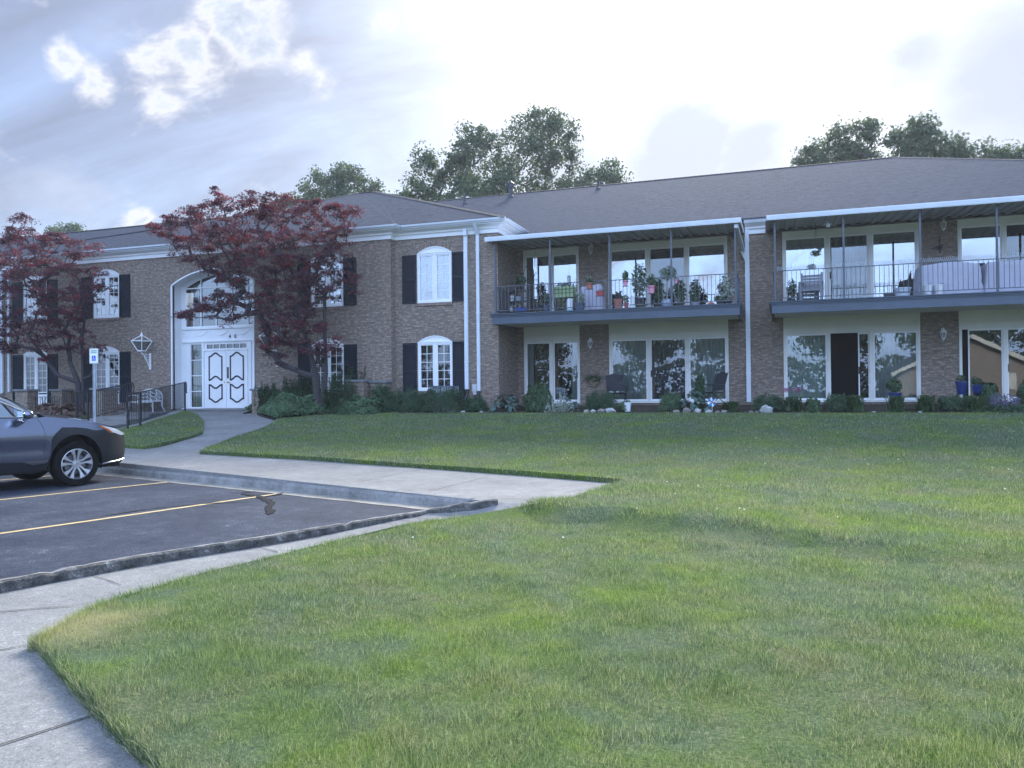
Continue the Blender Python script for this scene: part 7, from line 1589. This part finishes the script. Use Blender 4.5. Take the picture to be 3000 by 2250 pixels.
m.build('cord', IRON, t); m = MB(); m.lathe([(.04, zb-.06), (.09, zb+.03)], (0, 0, 0), 12); m.build('basket', WICK, t); foliage(t, (0, 0, zb+.03), (.15, .13, .09), 170, LEAF_BUSH, .06, 'oak', 32)
t = thing('hanging_ornament', 'white star-shaped ornament hanging under the right awning', 'ornament', (at(2426, 658, 23.5).x, 23.5, 4.78)); zb = at(2426, 659, 23.5).z-4.78; m = MB(); m.tube([(0, 0, .04), (0, 0, zb)], .003, 3); m.build('cord', IRON, t); m = MB()
for k in range(5): a = k*1.2566+math.pi/2; m.add([(.11*math.cos(a), 0, zb+.11*math.sin(a)), (.045*math.cos(a+.628), 0, zb+.045*math.sin(a+.628)), (0, -.035, zb), (.045*math.cos(a-.628), 0, zb+.045*math.sin(a-.628)), (0, .035, zb)], [(0, 1, 2), (0, 2, 3), (0, 4, 1), (0, 3, 4)])
m.build('star', WPOT, t)
covered('pale grey cover over the smaller furniture on the right balcony', 2680, 2869, 776, 24.0, .42, 5); covered('large pale grey cover over furniture at the right end of the right balcony', 2874, 3075, 766, 23.95, .48, 9)
t = thing('folded_umbrella', 'dark folded sunshade leaning by the glass on the right balcony', 'umbrella', (at(2664, 858, 24.6).x, 24.6, FZ)); zt = at(2670, 792, 24.6).z-FZ; m = MB(); m.add([(-.26, -.05, 0), (.06, -.05, 0), (.06, .05, 0), (-.26, .05, 0), (.02, -.02, zt*.92), (.06, -.02, zt*.92), (.06, .02, zt*.92), (.02, .02, zt*.92)], [(0, 3, 2, 1), (4, 5, 6, 7), (0, 1, 5, 4), (1, 2, 6, 5), (2, 3, 7, 6), (3, 0, 4, 7)]); m.build('canopy', FAB, t); m = MB(); m.tube([(.04, 0, zt*.9), (.05, 0, zt)], .012, 6); m.build('pole', IRON, t)
t = thing('storage_box', 'low black box left of the white tub on the right balcony', 'box', (at(2607, 862, 23.6).x, 23.6, FZ)); m = MB(); m.box(-.15, .15, -.1, .1, 0, .14); m.build('box_body', BLKP, t, bevel=.01); m = MB(); m.box(-.16, .16, -.11, .11, .141, .165); m.build('lid', IRON, t)
t = thing('wash_tub', 'pale blue-white plastic tub on the right balcony floor', 'tub', (at(2644, 855, 23.5).x, 23.5, FZ)); m = MB(); m.lathe([(.17, 0), (.21, .24), (.235, .245), (.235, .27), (.20, .27), (.19, .22)], (0, 0, 0), 24); m.build('tub', mat('pale_tub', (.50, .58, .66), .4), t, smooth=True); m = MB(); m.tube([(.21*math.cos(a), .21*math.sin(a)-.0, .20-.05*abs(math.sin(a))) for a in np.linspace(3.4, 6.0, 9)], .006, 4); m.build('tub_handle', IRON, t)
for k, (a, b_, lb) in enumerate([(2703, 2733, 'white round pot on the right balcony, left of its twin in front of the cover'), (2736, 2768, 'white round pot on the right balcony, right of its twin in front of the cover')]):
    t = thing('plant_pot', lb, 'pot', (at((a+b_)/2, 840, 23.35).x, 23.38, FZ+.0), 0, 'twin white pots on the right balcony'); w = (at(b_, 840, 23.35).x-at(a, 840, 23.35).x)/2; pot(t, w*.95, .30, WPOT); foliage(t, (w*.5, 0, .32), (.04, .04, .05), 20, LEAF_BUSH, .05, 'long', 40+k)
t = thing('patio_chair', 'dark high-backed chair between the two covered pieces', 'chair', (at(2862, 800, 24.6).x, 24.6, FZ), 0); m = MB(); m.box(-.24, .24, .15, .19, .42, 1.02); m.build('backrest', FAB, t, bevel=.01); m = MB(); m.box(-.24, .24, -.22, .2, .38, .42); m.build('seat', FAB, t)
for s in (-.22, .22):
    for y_ in (-.2, .17): m = MB(); m.tube([(s, y_, 0), (s, y_, .38)], .014, 6); m.build('leg', IRON, t)
t = thing('wall_ornament', 'dark cross-shaped iron ornament on the upper brick pier', 'ornament', (at(2752, 715, YM).x, YM-.03, at(2752, 722, YM).z)); m = MB(); m.tube([(0, 0, -.22), (0, 0, .30)], .022, 6); m.tube([(-.20, 0, -.06), (.10, 0, .04)], .02, 6); m.build('cross', IRON, t); m = MB(); m.lathe([(.05, -.10), (.08, -.04), (.05, .0)], (0, 0, 0), 10); m.build('boss', IRON, t)

# ---- the light haze of a humid evening
hz = MB(); hz.box(-420, 420, -420, 420, -3.2, 17.5)
hm = bpy.data.materials.new('haze'); hm.use_nodes = True; nt = hm.node_tree; nt.nodes.clear(); ho = N(nt, 'ShaderNodeOutputMaterial'); pv = N(nt, 'ShaderNodeVolumePrincipled', i={'Density': .0007, 'Anisotropy': .35, 'Color': (.78, .86, 1.0, 1)}); L(nt, pv.outputs[0], ho.inputs['Volume'])
tag(hz.build('haze', hm), kind='stuff')
